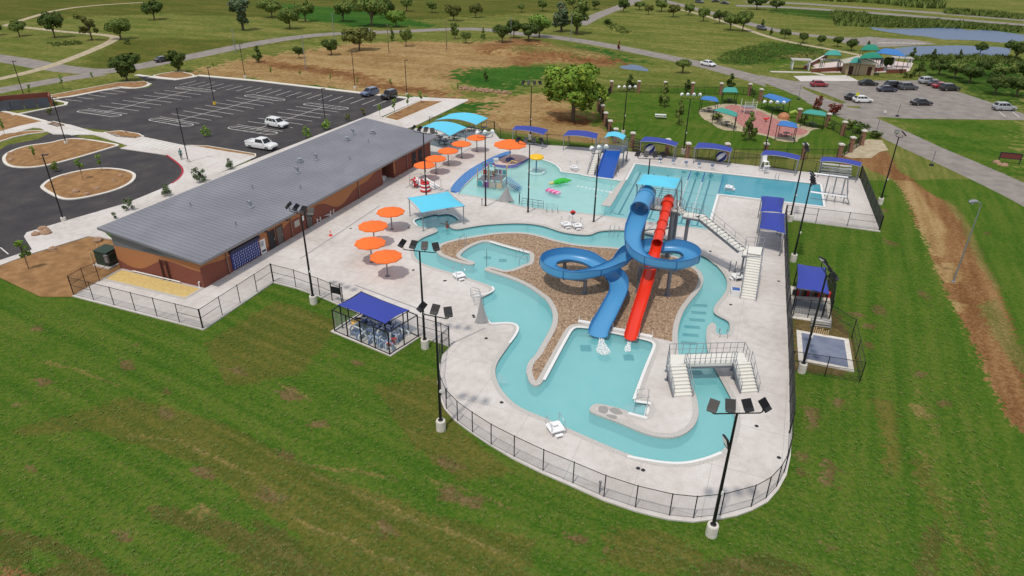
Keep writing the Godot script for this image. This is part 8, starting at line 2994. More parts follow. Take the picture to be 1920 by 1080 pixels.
func vehicles() -> void:
	var paints := {"white": C(226,228,230),"silver": C(164,168,174),"black": C(22,22,28),"navy": C(34,38,62),"red": C(150,26,44),"grey": C(70,72,80),"blue": C(84,96,128)}
	for k in paints:
		var m := mat("car_" + k,paints[k],0.3)
		m.clearcoat_enabled = true
		m.clearcoat = 0.8
		m.clearcoat_roughness = 0.08
	var lot := "cars in the car park beside the bathhouse"
	var lot2 := "cars in the car park of the far splash park"
	for c in [
		["suv","white",Vector2(-46.2,-125.8),Vector2(-42.3,-123.7),"white crossover parked alone on the dark car park",lot],
		["pickup","white",Vector2(-45.1,-111.9),Vector2(-39.8,-109.7),"white pickup truck parked beside the bathhouse bed",lot],
		["suv","blue",Vector2(-31.4,-153.8),Vector2(-33.2,-150.9),"grey-blue crossover parked at the far kerb",lot],
		["jeep","black",Vector2(-26.7,-151.3),Vector2(-28.4,-148.1),"black off-roader parked at the far kerb corner",lot],
		["hatch","red",Vector2(72.5,-168.9),Vector2(76.5,-169.1),"red hatchback parked near the concrete apron",lot2],
		["sedan","black",Vector2(85.6,-171.3),Vector2(89.4,-171.1),"black saloon behind the group of three dark cars",lot2],
		["sedan","navy",Vector2(86.8,-164.1),Vector2(90.6,-164),"navy saloon in front of the group of three dark cars",lot2],
		["suv","black",Vector2(91.2,-168.5),Vector2(94.1,-168.7),"black crossover in the middle of three dark cars",lot2],
		["suv","grey",Vector2(93.5,-166.6),Vector2(96.5,-166.8),"dark grey crossover at the right of three dark cars",lot2],
		["sedan","black",Vector2(74.8,-154),Vector2(78.7,-156),"black saloon parked close behind the white car",lot2],
		["hatch","white",Vector2(75.7,-151.9),Vector2(79.1,-152.1),"white hatchback beside the yellow diamond sign",lot2],
		["sedan","black",Vector2(87.5,-150),Vector2(91.6,-150.3),"black saloon alone in the middle of the right car park",lot2],
		["suv","silver",Vector2(103.2,-146.2),Vector2(107.2,-146.2),"silver crossover at the right edge of the right car park",lot2],
		["suv","silver",Vector2(102.4,-174.2),Vector2(105.7,-174.8),"silver crossover at left of the row under the trees",lot2],
		["sedan","grey",Vector2(103.1,-171.7),Vector2(106.1,-171.9),"dark grey saloon second in the row under the trees",lot2],
		["sedan","red",Vector2(102.9,-168.8),Vector2(106,-169),"dark red saloon third in the row under the trees",lot2],
		["suv","black",Vector2(103.2,-166),Vector2(106.4,-166.2),"black crossover at right of the row under the trees",lot2],
		["sedan","white",Vector2(53.2,-197),Vector2(54.9,-194.6),"white saloon driving along the park road",""],
		["suv","grey",Vector2(95.6,-383.7),Vector2(97.4,-382.5),"grey car far away at the top, left of three","far cars by the highway"],
		["sedan","black",Vector2(105.3,-388.7),Vector2(107.7,-388.3),"black car far away at the top, middle of three","far cars by the highway"],
		["sedan","navy",Vector2(107.8,-379.6),Vector2(109.8,-378.5),"navy car far away at the top, right of three","far cars by the highway"],
		["sedan","black",Vector2(-96.8,-190.1),Vector2(-95.7,-191.7),"dark car half hidden behind the smaller vase-shaped tree",""],
		["suv","white",Vector2(-54.3,-250.7),Vector2(-49.1,-250.6),"white vehicle half hidden behind the broad olive tree",""],
		["suv","grey",Vector2(94.2,-277.4),Vector2(95.3,-274.4),"dark car on the road at the far tree row",""]]:
		var mid: Vector2 = (c[2] + c[3]) * 0.5
		var dir: Vector2 = (c[3] - c[2]).normalized()
		var turn := atan2(-dir.y,dir.x)
		var called: String = {"sedan": "parked_saloon","hatch": "parked_hatchback","suv": "parked_crossover","jeep": "parked_off_roader","pickup": "pickup_truck"}[c[0]]
		var o := thing(called,c[4],"car" if c[0] != "pickup" else "pickup truck",Vector3(mid.x,Y_GROUND + 0.02,mid.y),turn,c[5])
		car_parts(o,c[0],mats["car_" + c[1]])

var crowns := {}
var trunks := {}

func leaf_mat(key: String,col: Color) -> StandardMaterial3D:
	var m := mat(key,col,0.75)
	m.vertex_color_use_as_albedo = true
	m.metallic_specular = 0.25
	m.backlight_enabled = true
	m.backlight = Color(0.35,0.4,0.15)
	return m

# crowns are made of leaf faces gathered in clumps; every kind has a few variants
func make_crown(kind: String,variant: int) -> void:
	rng.seed = hash(kind) % 100000 + variant * 77
	var lobes := []   # [centre,radius]
	var leaves := 3000
	var size := 0.34
	match kind:
		"oak":
			for i in 15:
				var a := rng.randf() * TAU
				var r := sqrt(rng.randf()) * 2.7
				lobes.append([Vector3(cos(a) * r,4.2 + rng.randf_range(-2.0,2.1) * (1.0 - r / 4.5),sin(a) * r),rng.randf_range(0.9,1.5)])
		"broad":
			leaves = 3400
			for i in 18:
				var a := rng.randf() * TAU
				var r := sqrt(rng.randf()) * 3.6
				lobes.append([Vector3(cos(a) * r,4.4 + rng.randf_range(-1.7,2.0) * (1.0 - r / 5.5),sin(a) * r),rng.randf_range(0.9,1.5)])
		"giant":
			leaves = 5200
			size = 0.3
			for i in 34:
				var a := rng.randf() * TAU
				var t := rng.randf()
				var r := sqrt(rng.randf()) * (3.4 - 1.6 * absf(t - 0.4))
				lobes.append([Vector3(cos(a) * r,1.9 + t * 4.8,sin(a) * r),rng.randf_range(0.8,1.3)])
		"vase":
			leaves = 4200
			for i in 34:
				var a := rng.randf() * TAU
				var t := pow(rng.randf(),0.7)
				var r := (0.5 + 2.7 * t) * sqrt(rng.randf())
				lobes.append([Vector3(cos(a) * r,1.2 + t * 5.3 - r * 0.2,sin(a) * r),rng.randf_range(0.6,1.0)])
		"cone":
			leaves = 1900
			size = 0.3
			for i in 20:
				var t := rng.randf()
				var a := rng.randf() * TAU
				var r := (1.0 - t) * 2.4 * sqrt(rng.randf())
				lobes.append([Vector3(cos(a) * r,1.1 + t * 6.0,sin(a) * r),0.4 + 0.6 * (1.0 - t)])
		"dome":
			leaves = 2600
			size = 0.3
			for i in 20:
				var a := TAU * i / 20.0
				var r := 2.4 if i % 3 else 1.1
				lobes.append([Vector3(cos(a) * r,4.6 + (0.9 if i % 3 == 0 else 0.0) + rng.randf_range(-0.2,0.3),sin(a) * r),rng.randf_range(1.2,1.5)])
		"tall":
			leaves = 1700
			for i in 20:
				var t := rng.randf()
				var a := rng.randf() * TAU
				var r := 1.5 * sqrt(rng.randf())
				lobes.append([Vector3(cos(a) * r,1.8 + t * 5.0,sin(a) * r),rng.randf_range(0.5,1.0)])
		"open":
			leaves = 1100
			for i in 13:
				var a := rng.randf() * TAU
				var r := sqrt(rng.randf()) * 2.6
				lobes.append([Vector3(cos(a) * r,4.2 + rng.randf_range(-1.6,2.6),sin(a) * r),rng.randf_range(0.5,1.0)])
		"sapling":
			leaves = 360
			size = 0.3
			for i in 9:
				var t := rng.randf()
				var a := rng.randf() * TAU
				lobes.append([Vector3(cos(a),0,sin(a)) * rng.randf() * 1.0 + Vector3(0,3.2 + t * 4.0,0),rng.randf_range(0.35,0.8)])
		"shrub":
			leaves = 520
			size = 0.5
			for i in 12:
				var a := rng.randf() * TAU
				var r := sqrt(rng.randf()) * 2.4
				lobes.append([Vector3(cos(a) * r,rng.randf_range(1.0,5.6),sin(a) * r),rng.randf_range(0.9,1.6)])
	var b := MB.new()
	b.tinted = true
	var ctr := Vector3.ZERO
	for l in lobes: ctr += l[0]
	ctr /= lobes.size()
	for i in leaves:
		var l: Array = lobes[rng.randi() % lobes.size()]
		var d := Vector3(rng.randfn(),rng.randfn() * 0.9 + 0.15,rng.randfn()).normalized()
		var p: Vector3 = l[0] + d * l[1] * pow(rng.randf(),0.3)
		var out: Vector3 = (d + (p - ctr).normalized() * 0.5 + Vector3(rng.randfn(),rng.randfn(),rng.randfn()) * 0.45).normalized()
		var t := out.cross(Vector3(rng.randfn(),rng.randfn(),rng.randfn())).normalized()
		var s := out.cross(t)
		var w := size * rng.randf_range(0.6,1.25)
		var g := rng.randf_range(0.65,1.4)
		b.tint = Color(0.105 * g * rng.randf_range(0.8,1.25),0.145 * g,0.045 * g)
		b.tri(p - t * w,p + s * w * 0.55,p + t * w,out,(out + s * 0.5).normalized(),out)
		b.tri(p - t * w,p - s * w * 0.55 - out * w * 0.3,p + t * w,out,(out - s * 0.5).normalized(),out)
	crowns[kind + str(variant)] = b.mesh()
	# trunk and limbs
	b = MB.new()
	var top: float = {"oak": 3.4,"broad": 3.4,"giant": 4.4,"vase": 3.0,"cone": 6.4,"dome": 4.0,"tall": 6.4,"open": 4.4,"sapling": 6.2,"shrub": 2.0}[kind]
	var rad: float = {"oak": 0.22,"broad": 0.22,"giant": 0.26,"vase": 0.2,"cone": 0.16,"dome": 0.4,"tall": 0.24,"open": 0.2,"sapling": 0.09,"shrub": 0.12}[kind]
	b.tube([Vector3(0,-0.15,0),Vector3(0,0.25,0),Vector3(rng.randf_range(-0.1,0.1),top * 0.5,rng.randf_range(-0.1,0.1)),Vector3(0,top,0)],[rad * 1.5,rad,rad * 0.85,rad * 0.5],8)
	for i in mini(9,lobes.size()):
		var q: Vector3 = lobes[i][0]
		var y0 := clampf(top * rng.randf_range(0.35,0.8),0.4,q.y)
		b.tube([Vector3(0,y0,0),Vector3(q.x * 0.5,lerpf(y0,q.y,0.62),q.z * 0.5),q],[rad * 0.5,rad * 0.32,rad * 0.1],5)
	trunks[kind + str(variant)] = b.mesh()

var tree_count := 0

func tree(kind: String,base: Vector2,h: float,label: String,leaf := "leaf_mid",wide := 1.0,y := Y_GROUND) -> void:
	var var_i := tree_count % 5
	tree_count += 1
	var key := kind + str(var_i)
	if not key in crowns: make_crown(kind,var_i)
	var called: String = {"oak": "round_tree","broad": "broad_tree","giant": "large_tree","vase": "vase_tree","cone": "conical_tree","dome": "domed_tree","tall": "tall_tree","open": "open_tree","sapling": "sapling","shrub": "shrub"}[kind]
	var o := thing(called,label,"tree" if kind != "shrub" else "shrub",Vector3(base.x,y,base.y),fmod(tree_count * 2.4,TAU),"saplings" if kind == "sapling" else "shrubs" if kind == "shrub" else "park trees")
	var k := h / 7.3
	o.scale = Vector3(k * wide * (1.0 + 0.16 * sin(tree_count * 1.9)),k,k * wide * (1.0 + 0.16 * cos(tree_count * 2.7)))
	part_mesh("trunk",trunks[key],"bark",o)
	part_mesh("crown",crowns[key],mats[leaf],o)

func trees() -> void:
	tile_mat("bark",tile_texture(128,[[0.1,3,1.0,131,false]],[C(70,58,48),C(92,78,64),C(112,98,82)]),1.2,0.95)
	leaf_mat("leaf_mid",Color(1.15,1.15,1.05))
	leaf_mat("leaf_large",Color(1.25,1.32,0.95))
	leaf_mat("leaf_dark",Color(0.86,0.9,0.82))
	leaf_mat("leaf_olive",Color(1.1,1.0,0.95))
	leaf_mat("leaf_bright",Color(1.25,1.35,1.1))
	leaf_mat("leaf_red",Color(1.3,0.62,0.9))
	leaf_mat("leaf_grey",Color(1.05,1.05,1.35))
	# the large tree by the pool and those in the car park beds
	tree("giant",Vector2(11.5,-132.4),10.6,"large leafy tree standing on bare soil behind the navy shades","leaf_large",1.12)
	tree("vase",Vector2(-92.5,-164.3),7.00,"dark vase-shaped tree in the bed at the car park entrance","leaf_dark",1.15)
	tree("vase",Vector2(-85.9,-176.7),5.30,"smaller dark vase-shaped tree at the car park's far corner","leaf_dark",1.15)
	tree("dome",Vector2(44.4,-184.2),3.85,"dome-shaped clipped tree beside the park road","leaf_mid",1.0)
	# upper left
	for a in [
		["oak",-163.5,-233.6,5.55,"small round tree near the left edge of the far field","leaf_mid",1.1],
		["oak",-150.7,-231.7,8.90,"large dark round tree left of the tan path","leaf_dark",1.05],
		["open",-135.9,-227,7.75,"thin leaning open tree beside the tan path","leaf_olive",1.0],
		["oak",-128.6,-230.7,6.90,"dense round tree at the head of the tan path","leaf_mid",1.2],
		["shrub",-120.7,-219.3,1.9,"low dark shrub below the dense round tree","leaf_dark",1.2],
		["oak",-142.2,-282.4,7.75,"lone dark round tree at the top left of picture","leaf_dark",1.2],
		["tall",-97.5,-255.2,11.20,"tall pale slender tree at the top left field","leaf_grey",1.2],
		["oak",-172,-235.3,5.05,"dark tree cut by the left picture edge","leaf_dark",1.0],
		["oak",-82.3,-260.4,8.10,"round tree second from the tall pale tree","leaf_mid",1.15],
		["broad",-99.7,-294.2,7.60,"broad tree directly behind the round one in the left field","leaf_mid",1.0],
		["oak",-82.8,-282.5,8.45,"round tree right of the overlapping pair","leaf_mid",1.1],
		["oak",-68.2,-284.1,8.75,"round tree just left of the big tree clump at top","leaf_mid",1.1],
		["broad",-54.4,-271.1,11.85,"largest leafy tree of the clump at the top","leaf_mid",0.95],
		["oak",-45.1,-270.1,6.55,"drooping bright tree at the right of the top clump","leaf_bright",1.25],
		["oak",-49,-325,6.75,"tree behind the drooping bright one at the top","leaf_mid",1.0],
		["oak",-54,-299.5,7.65,"dark tree in the middle of the top clump","leaf_dark",1.0],
		["cone",-70.6,-192.2,4.60,"narrow dark tree at left edge of the dirt field","leaf_dark",0.9],
		["oak",-61.4,-198.8,3.80,"small twin-crowned tree on the dirt field","leaf_dark",1.0],
		["oak",-53.7,-205.1,4.95,"compact round tree standing on the dirt field","leaf_dark",0.95],
		["broad",-47.4,-214.3,7.05,"broad pale olive tree on the dirt field","leaf_olive",1.15],
		["cone",-40.9,-235.2,4.65,"narrow tree on the dirt field, left of a pair","leaf_mid",0.85],
		["oak",-34.5,-223.4,5.95,"upright oval tree on the dirt field, right of a pair","leaf_mid",0.8],
		["oak",-37,-319.3,5.70,"small tree at the top, left of a row of three","leaf_mid",1.0],
		["oak",-25.1,-291.2,7.00,"wide flat-topped tree, middle of the row of three","leaf_olive",1.05],
		["oak",-16.8,-303.8,6.25,"wide flat-topped tree, right of the row of three","leaf_olive",1.15],
		["tall",-20.5,-240.8,5.30,"slim tree by the road above the dirt field","leaf_mid",1.0],
		["oak",-16.2,-232.1,4.10,"low dense tree beside the slim one by the road","leaf_mid",1.0],
		["cone",-10.9,-241.7,3.85,"small narrow tree standing alone by the road","leaf_mid",0.8],
		["oak",-4.3,-234.7,6.10,"dark round tree, left end of the dark group by the road","leaf_dark",1.1],
		["cone",-7.2,-170,2.55,"small young tree alone on the green patch","leaf_dark",0.9],
		["oak",2.5,-328,4.10,"small tree behind the dark group by the road","leaf_mid",1.0],
		["oak",-0.5,-245.3,6.85,"dark round tree second in the dark group","leaf_dark",0.95],
		["oak",4.5,-239.1,6.45,"dark round tree nearest in the dark group","leaf_dark",1.1],
		["oak",8.3,-247.4,8.30,"bright round tree at the right of the dark group","leaf_bright",1.05],
		["tall",16.9,-263.1,10.65,"tall airy tree, left of a tall pair by the road","leaf_grey",1.35],
		["tall",22.1,-257.5,12.05,"tall airy tree, right of a tall pair by the road","leaf_mid",1.3],
		["oak",12.4,-332.7,5.75,"tree behind the tall pair at the top","leaf_mid",1.0],
		["oak",37.5,-344.1,4.55,"small dark tree at the top beside the branching road","leaf_dark",1.2],
		["oak",49.7,-333.9,6.10,"round tree right of the branching road at the top","leaf_dark",1.0],
		["oak",58.7,-344.4,4.20,"first round tree of the row right of the branching road","leaf_mid",1.2],
		["oak",59.6,-324.6,4.80,"pale round tree in front of that row, left","leaf_olive",1.0],
		["oak",67.8,-337.3,6.05,"second round tree of the row right of branching road","leaf_mid",1.2],
		["oak",69,-316.3,5.95,"pale round tree in front of that row, right","leaf_olive",0.95],
		["oak",77.6,-324.1,5.35,"round tree where the far path begins","leaf_mid",1.0],
		["oak",78.6,-301.4,6.10,"round tree along the far path, first","leaf_mid",0.95],
		["oak",83.4,-294.2,5.90,"round tree along the far path, second","leaf_dark",1.0],
		["oak",82,-273.5,7.35,"round tree along the far path, third","leaf_mid",0.85],
		["oak",86.1,-271.2,8.50,"leaning round tree along the far path, fourth","leaf_mid",1.0],
		["cone",96.3,-280,3.50,"small narrow tree along the far path, fifth","leaf_dark",1.0],
		["broad",117.6,-354.3,6.45,"dark tree at the top beside the highway","leaf_dark",1.2],
		["cone",32.6,-222.4,2.60,"small reddish conifer beside the park road","leaf_red",1.0],
		["cone",27.2,-162.4,3.75,"dark conifer behind the far pale lamps of the fenced park","leaf_dark",1.15],
		["cone",32,-145.2,5.20,"conical tree in the middle of the fenced lawn","leaf_mid",0.85],
		["cone",40.2,-160,3.15,"conical tree at the back of the fenced lawn","leaf_dark",1.1],
		["cone",32,-130.9,4.85,"conical tree nearest the white bench on the fenced lawn","leaf_mid",0.9],
		["cone",51.7,-165.2,3.45,"dark broad conifer behind the teal playground shade","leaf_dark",1.25],
		["cone",42.1,-119.6,5.60,"tall conical tree at the playground edge by lawn","leaf_mid",0.75],
		["shrub",55.1,-158.7,2.4,"bright shrub behind the playground by the fence","leaf_bright",1.0],
		["cone",93.4,-261,2.60,"tree along the lower far path, first","leaf_dark",1.0],
		["oak",95.4,-252.3,3.75,"tree along the lower far path, second","leaf_dark",1.0],
		["oak",97.8,-241.8,3.80,"tree along the lower far path, third","leaf_dark",1.15],
		["oak",102.3,-237.7,3.55,"tree along the lower far path, fourth","leaf_dark",1.0],
		["oak",106.9,-235.2,3.70,"tree along the lower far path, fifth","leaf_dark",1.05],
		["oak",107.8,-226.9,4.00,"tree along the lower far path, sixth","leaf_dark",1.05],
		["cone",112.4,-225.9,3.30,"tree beside the dark green far shade","leaf_dark",1.15],
		["cone",116.7,-206.7,4.00,"dark conifer in front of pond, first from the shades","leaf_dark",1.0],
		["cone",124.5,-209.6,3.65,"dark conifer in front of pond, second from the shades","leaf_dark",1.05],
		["cone",132.6,-210.2,3.30,"dark conifer in front of pond, third from the shades","leaf_dark",1.0],
		["oak",103,-193.9,3.60,"dark tree beside the restroom shelter","leaf_dark",0.95],
		["cone",106.7,-183.6,4.10,"dark tree at left end of the grove by the right car park","leaf_dark",1.1],
		["oak",113.4,-186.3,4.45,"grove tree directly above the silver crossover","leaf_dark",1.3],
		["oak",115,-181.8,4.70,"grove tree above the black crossover","leaf_mid",1.2],
		["oak",115.4,-175.8,5.05,"grove tree in the middle of the right car park edge","leaf_dark",1.15],
		["oak",125.4,-187.1,4.45,"grove tree second row, in the middle","leaf_dark",1.1],
		["oak",113.4,-162.4,5.35,"grove tree nearest the car park, right of middle","leaf_dark",1.05],
		["oak",126.5,-180,5.15,"grove tree second row, toward the right edge","leaf_mid",1.1],
		["oak",117.2,-160.4,5.30,"grove tree nearest the right picture edge","leaf_dark",1.05],
		["oak",131.8,-180.3,5.65,"grove tree cut by the right picture edge","leaf_dark",1.1],
		["broad",150.3,-211.6,6.05,"very large dark tree at the right end of the pond","leaf_dark",1.1],
		["oak",147.2,-223.6,3.90,"dark tree on the strip between the two ponds","leaf_dark",1.0],
		["broad",124.9,-347.9,5.90,"dark tree at the left end of the highway","leaf_dark",1.2],
		["shrub",66.1,-140.3,2.8,"dark red shrub beside the far teal playground shade","leaf_red",1.1],
		["shrub",64.5,-144.9,3.2,"dark red shrub at the playground entrance","leaf_red",0.8],
		["shrub",56.8,-133.2,1.9,"green shrub at the right side of the playground","leaf_mid",1.3],
		["shrub",64.3,-129,2.2,"large shrub by the brick pillar at the road, first","leaf_mid",1.4],
		["shrub",64.9,-125.2,2.4,"dark shrub by the brick pillar at the road, second","leaf_dark",1.3],
		["shrub",66.4,-122.6,1.6,"low shrub outside the park fence corner","leaf_dark",1.8],
		["shrub",60.9,-128.9,1.6,"low bright shrub inside the park fence corner","leaf_bright",1.4],
		["shrub",40.3,-134.7,1.7,"low shrub in front of the left playground shades","leaf_mid",1.7],
		["shrub",102.8,-181.9,1.6,"round clipped shrub at the car park edge by the path","leaf_dark",2.0],
		["shrub",145.4,-406,3.0,"bush at the top by the highway","leaf_dark",2.0],
		["shrub",36.7,-287,2.6,"low bush at the bend of the branching road","leaf_dark",1.9]]:
		tree(a[0],Vector2(a[1],a[2]),a[3],a[4],a[5],a[6])
	# saplings
	for a in [
		[-102,-154.5,3.05,"yellowing sapling by the car park's left edge"],[-104,-146.2,2.80,"bright sapling behind the bin enclosure"],[-100.6,-164.2,1.75,"small dark sapling beside the vase-shaped tree"],[-60.8,-172.6,1.95,"sapling along the far kerb, first from left"],[-52.5,-169.1,1.95,"sapling along the far kerb, second from left"],[-44.2,-165.4,2.15,"sapling along the far kerb, third from left"],[-37.1,-162.2,1.95,"sapling along the far kerb, fourth from left"],[-28.9,-160.7,1.35,"sapling along the far kerb, fifth from left"],[-12.9,-155.9,1.95,"sapling beside the riprap ditch"],[-26.4,-132.2,2.75,"bright sapling in the bed behind the bathhouse roof, first"],[-24.1,-135.6,3.10,"bright sapling in the bed behind the bathhouse roof, second"],[-22,-139.9,3.25,"bright sapling in the bed behind the bathhouse roof, third"],[-19.9,-144.9,2.80,"bright sapling in the bed behind the bathhouse roof, fourth"],[-75.3,-102.4,2.40,"staked sapling in the long island bed"],[-63,-93.9,3.15,"staked sapling in the round island bed, nearer"],[-62.2,-97.6,2.70,"staked sapling in the round island bed, farther"],[-52.35,-64.85,3.65,"staked sapling in the soil left of the transformer"],[-78.1,-180,1.85,"thin sapling at the dirt field's left corner"],[-89.7,-116.6,3.05,"sapling at the left edge above the long island bed"]]:
		tree("sapling",Vector2(a[0],a[1]),maxf(2.2,a[2]),a[3],"leaf_bright",1.0)
	# low plants along the pavement and in the beds
	for a in [
		[-47.7,-87.5,1.5,"leaf_grey","grey-green shrub on the pavement edge behind the roof, third"],[-45.6,-93.3,1.9,"leaf_grey","grey-green shrub on the pavement edge behind the roof, fourth"],[-43.4,-99.3,1.5,"leaf_grey","grey-green shrub on the pavement edge behind the roof, fifth"],[-50.16,-81.8,1.5,"leaf_grey","flowering grey-green shrub on the pavement edge, second"],[-50.54,-79.13,0.8,"leaf_grey","small grey-green plant nearest the roof corner"],[-69,-97.2,1.4,"leaf_mid","green shrub between the two island beds"],[-36.7,-117.5,1.7,"leaf_bright","yellow-green shrub behind the roof, nearest the white truck"],[-34.6,-123,1.7,"leaf_bright","yellow-green shrub behind the roof, second"],[-32.2,-129.5,1.2,"leaf_olive","olive shrub behind the roof, third"],[-30.1,-134.4,1.2,"leaf_olive","olive shrub behind the roof, fourth"],[-90.7,-131.2,1.2,"leaf_olive","olive shrub at the car park corner by bin enclosure"],[-54.6,-117.5,1.6,"leaf_bright","yellow-green shrub at the car park's near edge"]]:
		tree("shrub",Vector2(a[0],a[1]),a[2] * 1.25,a[4],a[3],0.9,0.0)
	reeds()

# reeds, weeds and rough growth that nobody could count
func reeds() -> void:
	var clump := MB.new()
	clump.tinted = true
	rng.seed = 1234
	for i in 26:
		var a := rng.randf() * TAU
		var p := Vector3(cos(a),0,sin(a)) * rng.randf() * 0.8
		var g := rng.randf_range(0.6,1.35)
		clump.tint = Color(0.095 * g,0.13 * g,0.04 * g)
		var d := Vector3(rng.randfn() * 0.25,1.0,rng.randfn() * 0.25) * rng.randf_range(0.5,1.2)
		var s := Vector3(cos(a + 1.3),0,sin(a + 1.3)) * 0.14
		var nn := (d.cross(s)).normalized()
		clump.tri(p - s,p + s,p + d,nn,nn,(nn + Vector3.UP).normalized())
	var me := clump.mesh()
	for z in [["reed_bed",P([148.1,-339.2,160,-329.6,142.8,-289.8,131.1,-292.8,138,-311.8]),520,1.9,"dark reeds along the bank left of the far pond"],["reed_bed",P([157.4,-324.1,181,-316.7,205.7,-292.2,197.1,-279.3,181.3,-287.6,169.5,-290.5,149.6,-288.4,143.7,-294.2]),900,1.3,"reeds along the far bank of the ponds"],["reed_bed",P([119.6,-214.4,137.4,-217,150.9,-216.9,152.7,-212.2,148,-205,130.3,-208.2,117.5,-209.5]),420,1.1,"rough growth along the near bank of the ponds"],["weeds",P([59,-206,65.5,-219.9,75.3,-231.6,85.4,-239.7,73.1,-202.6,61.5,-199.5]),300,0.45,"dark weeds filling the ditch beside the road"],["weeds",P([86.9,-244.5,96.4,-239.2,98.7,-222.7,93.7,-213.5,83.4,-209.6,75,-208.4]),200,0.4,"weedy green patch beside the far path"],["far_hedge",P([166.7,-417.3,205.2,-431.6,229.9,-410.2,217.9,-372.4,206.9,-371,195.6,-397.6,175.8,-402.5]),420,4.2,"far hedge of trees beyond the highway"],["far_hedge",P([210.5,-355.6,233.9,-332.9,228.3,-324.5,205.1,-346.1]),240,2.0,"far hedge beside the highway at right"],["weeds",P([35.8,-295.7,39.7,-291.7,43.1,-263.9,40,-256.5,36,-270.7]),90,0.55,"rough weeds at the road bend near the top"],["weeds",P([-146.4,-220.3,-138,-223.9,-134.2,-218.7,-139.7,-212.8]),80,0.6,"rough weeds in the far left field"]]:
		var lo := Vector2(1e9,1e9)
		var hi := -lo
		for q in z[1]:
			lo = lo.min(q); hi = hi.max(q)
		var mm := MultiMesh.new()
		mm.transform_format = MultiMesh.TRANSFORM_3D
		mm.mesh = me
		var xf := []
		var tries := 0
		while xf.size() < z[2] and tries < 40000:
			tries += 1
			var q := Vector2(rng.randf_range(lo.x,hi.x),rng.randf_range(lo.y,hi.y))
			if not Geometry2D.is_point_in_polygon(q,z[1]): continue
			var s: float = z[3] * rng.randf_range(0.6,1.25)
			xf.append(Transform3D(Basis(Vector3.UP,rng.randf() * TAU).scaled(Vector3(s * 1.1,s,s * 1.1)),Vector3(q.x,Y_GROUND,q.y)))
		mm.instance_count = xf.size()
		for i in xf.size(): mm.set_instance_transform(i,xf[i])
		var o := MultiMeshInstance3D.new()
		o.multimesh = mm
		o.material_override = mats["leaf_mid"]
		o.name = numbered(self,z[0])
		add_child(o)
		tag(o,z[4],"plants","","stuff")

# clumps of grass standing in the near lawns
func lawn_clumps() -> void:
	var b := MB.new()
	b.tinted = true
	rng.seed = 555
	for i in 7:
		var a := TAU * i / 7.0 + rng.randf()
		var p := Vector3(cos(a),0,sin(a)) * rng.randf_range(0.02,0.1)
		var s := Vector3(-sin(a),0,cos(a)) * 0.03
		var d := Vector3(cos(a) * 0.07,rng.randf_range(0.05,0.1),sin(a) * 0.07)
		b.tri(p - s,p + s,p + d,Vector3.UP,Vector3.UP,(Vector3.UP + d * 3.0).normalized())
	var mm := MultiMesh.new()
	mm.transform_format = MultiMesh.TRANSFORM_3D
	mm.use_colors = true
	mm.mesh = b.mesh()
	var keep := grow(deck_poly,0.1)
	var xf := []
	while xf.size() < 16000:
		var z := -24.0 - 56.0 * pow(rng.randf(),1.4)
		var x := rng.randf_range(-1.0,1.0) * (8.0 - z * 0.82)
		if x < 40 and Geometry2D.is_point_in_polygon(Vector2(x,z),keep): continue
		if x < -24 and z < -57.0 or x > 44 - (z + 60) * 0.38 or x > 22.5 and x < 31.5 and z < -47 and z > -62: continue
		var k := rng.randf_range(0.4,1.15)
		xf.append(Transform3D(Basis(Vector3.UP,rng.randf() * TAU).scaled(Vector3(k,k,k)),Vector3(x,Y_GROUND,z)))
	mm.instance_count = xf.size()
	for i in xf.size():
		mm.set_instance_transform(i,xf[i])
		var g := rng.randf_range(0.8,1.25)
		mm.set_instance_color(i,Color(0.17 * g,0.17 * g,0.05 * g) if rng.randf() < 0.3 else Color(0.085 * g,0.16 * g,0.025 * g))
	var o := MultiMeshInstance3D.new()
	o.multimesh = mm
	var m := mat("grass_blade",Color.WHITE,1.0)
	m.vertex_color_use_as_albedo = true
	o.material_override = m
	o.name = "grass"
	add_child(o)
	tag(o,"short grass clumps over the near lawns","grass","","stuff")

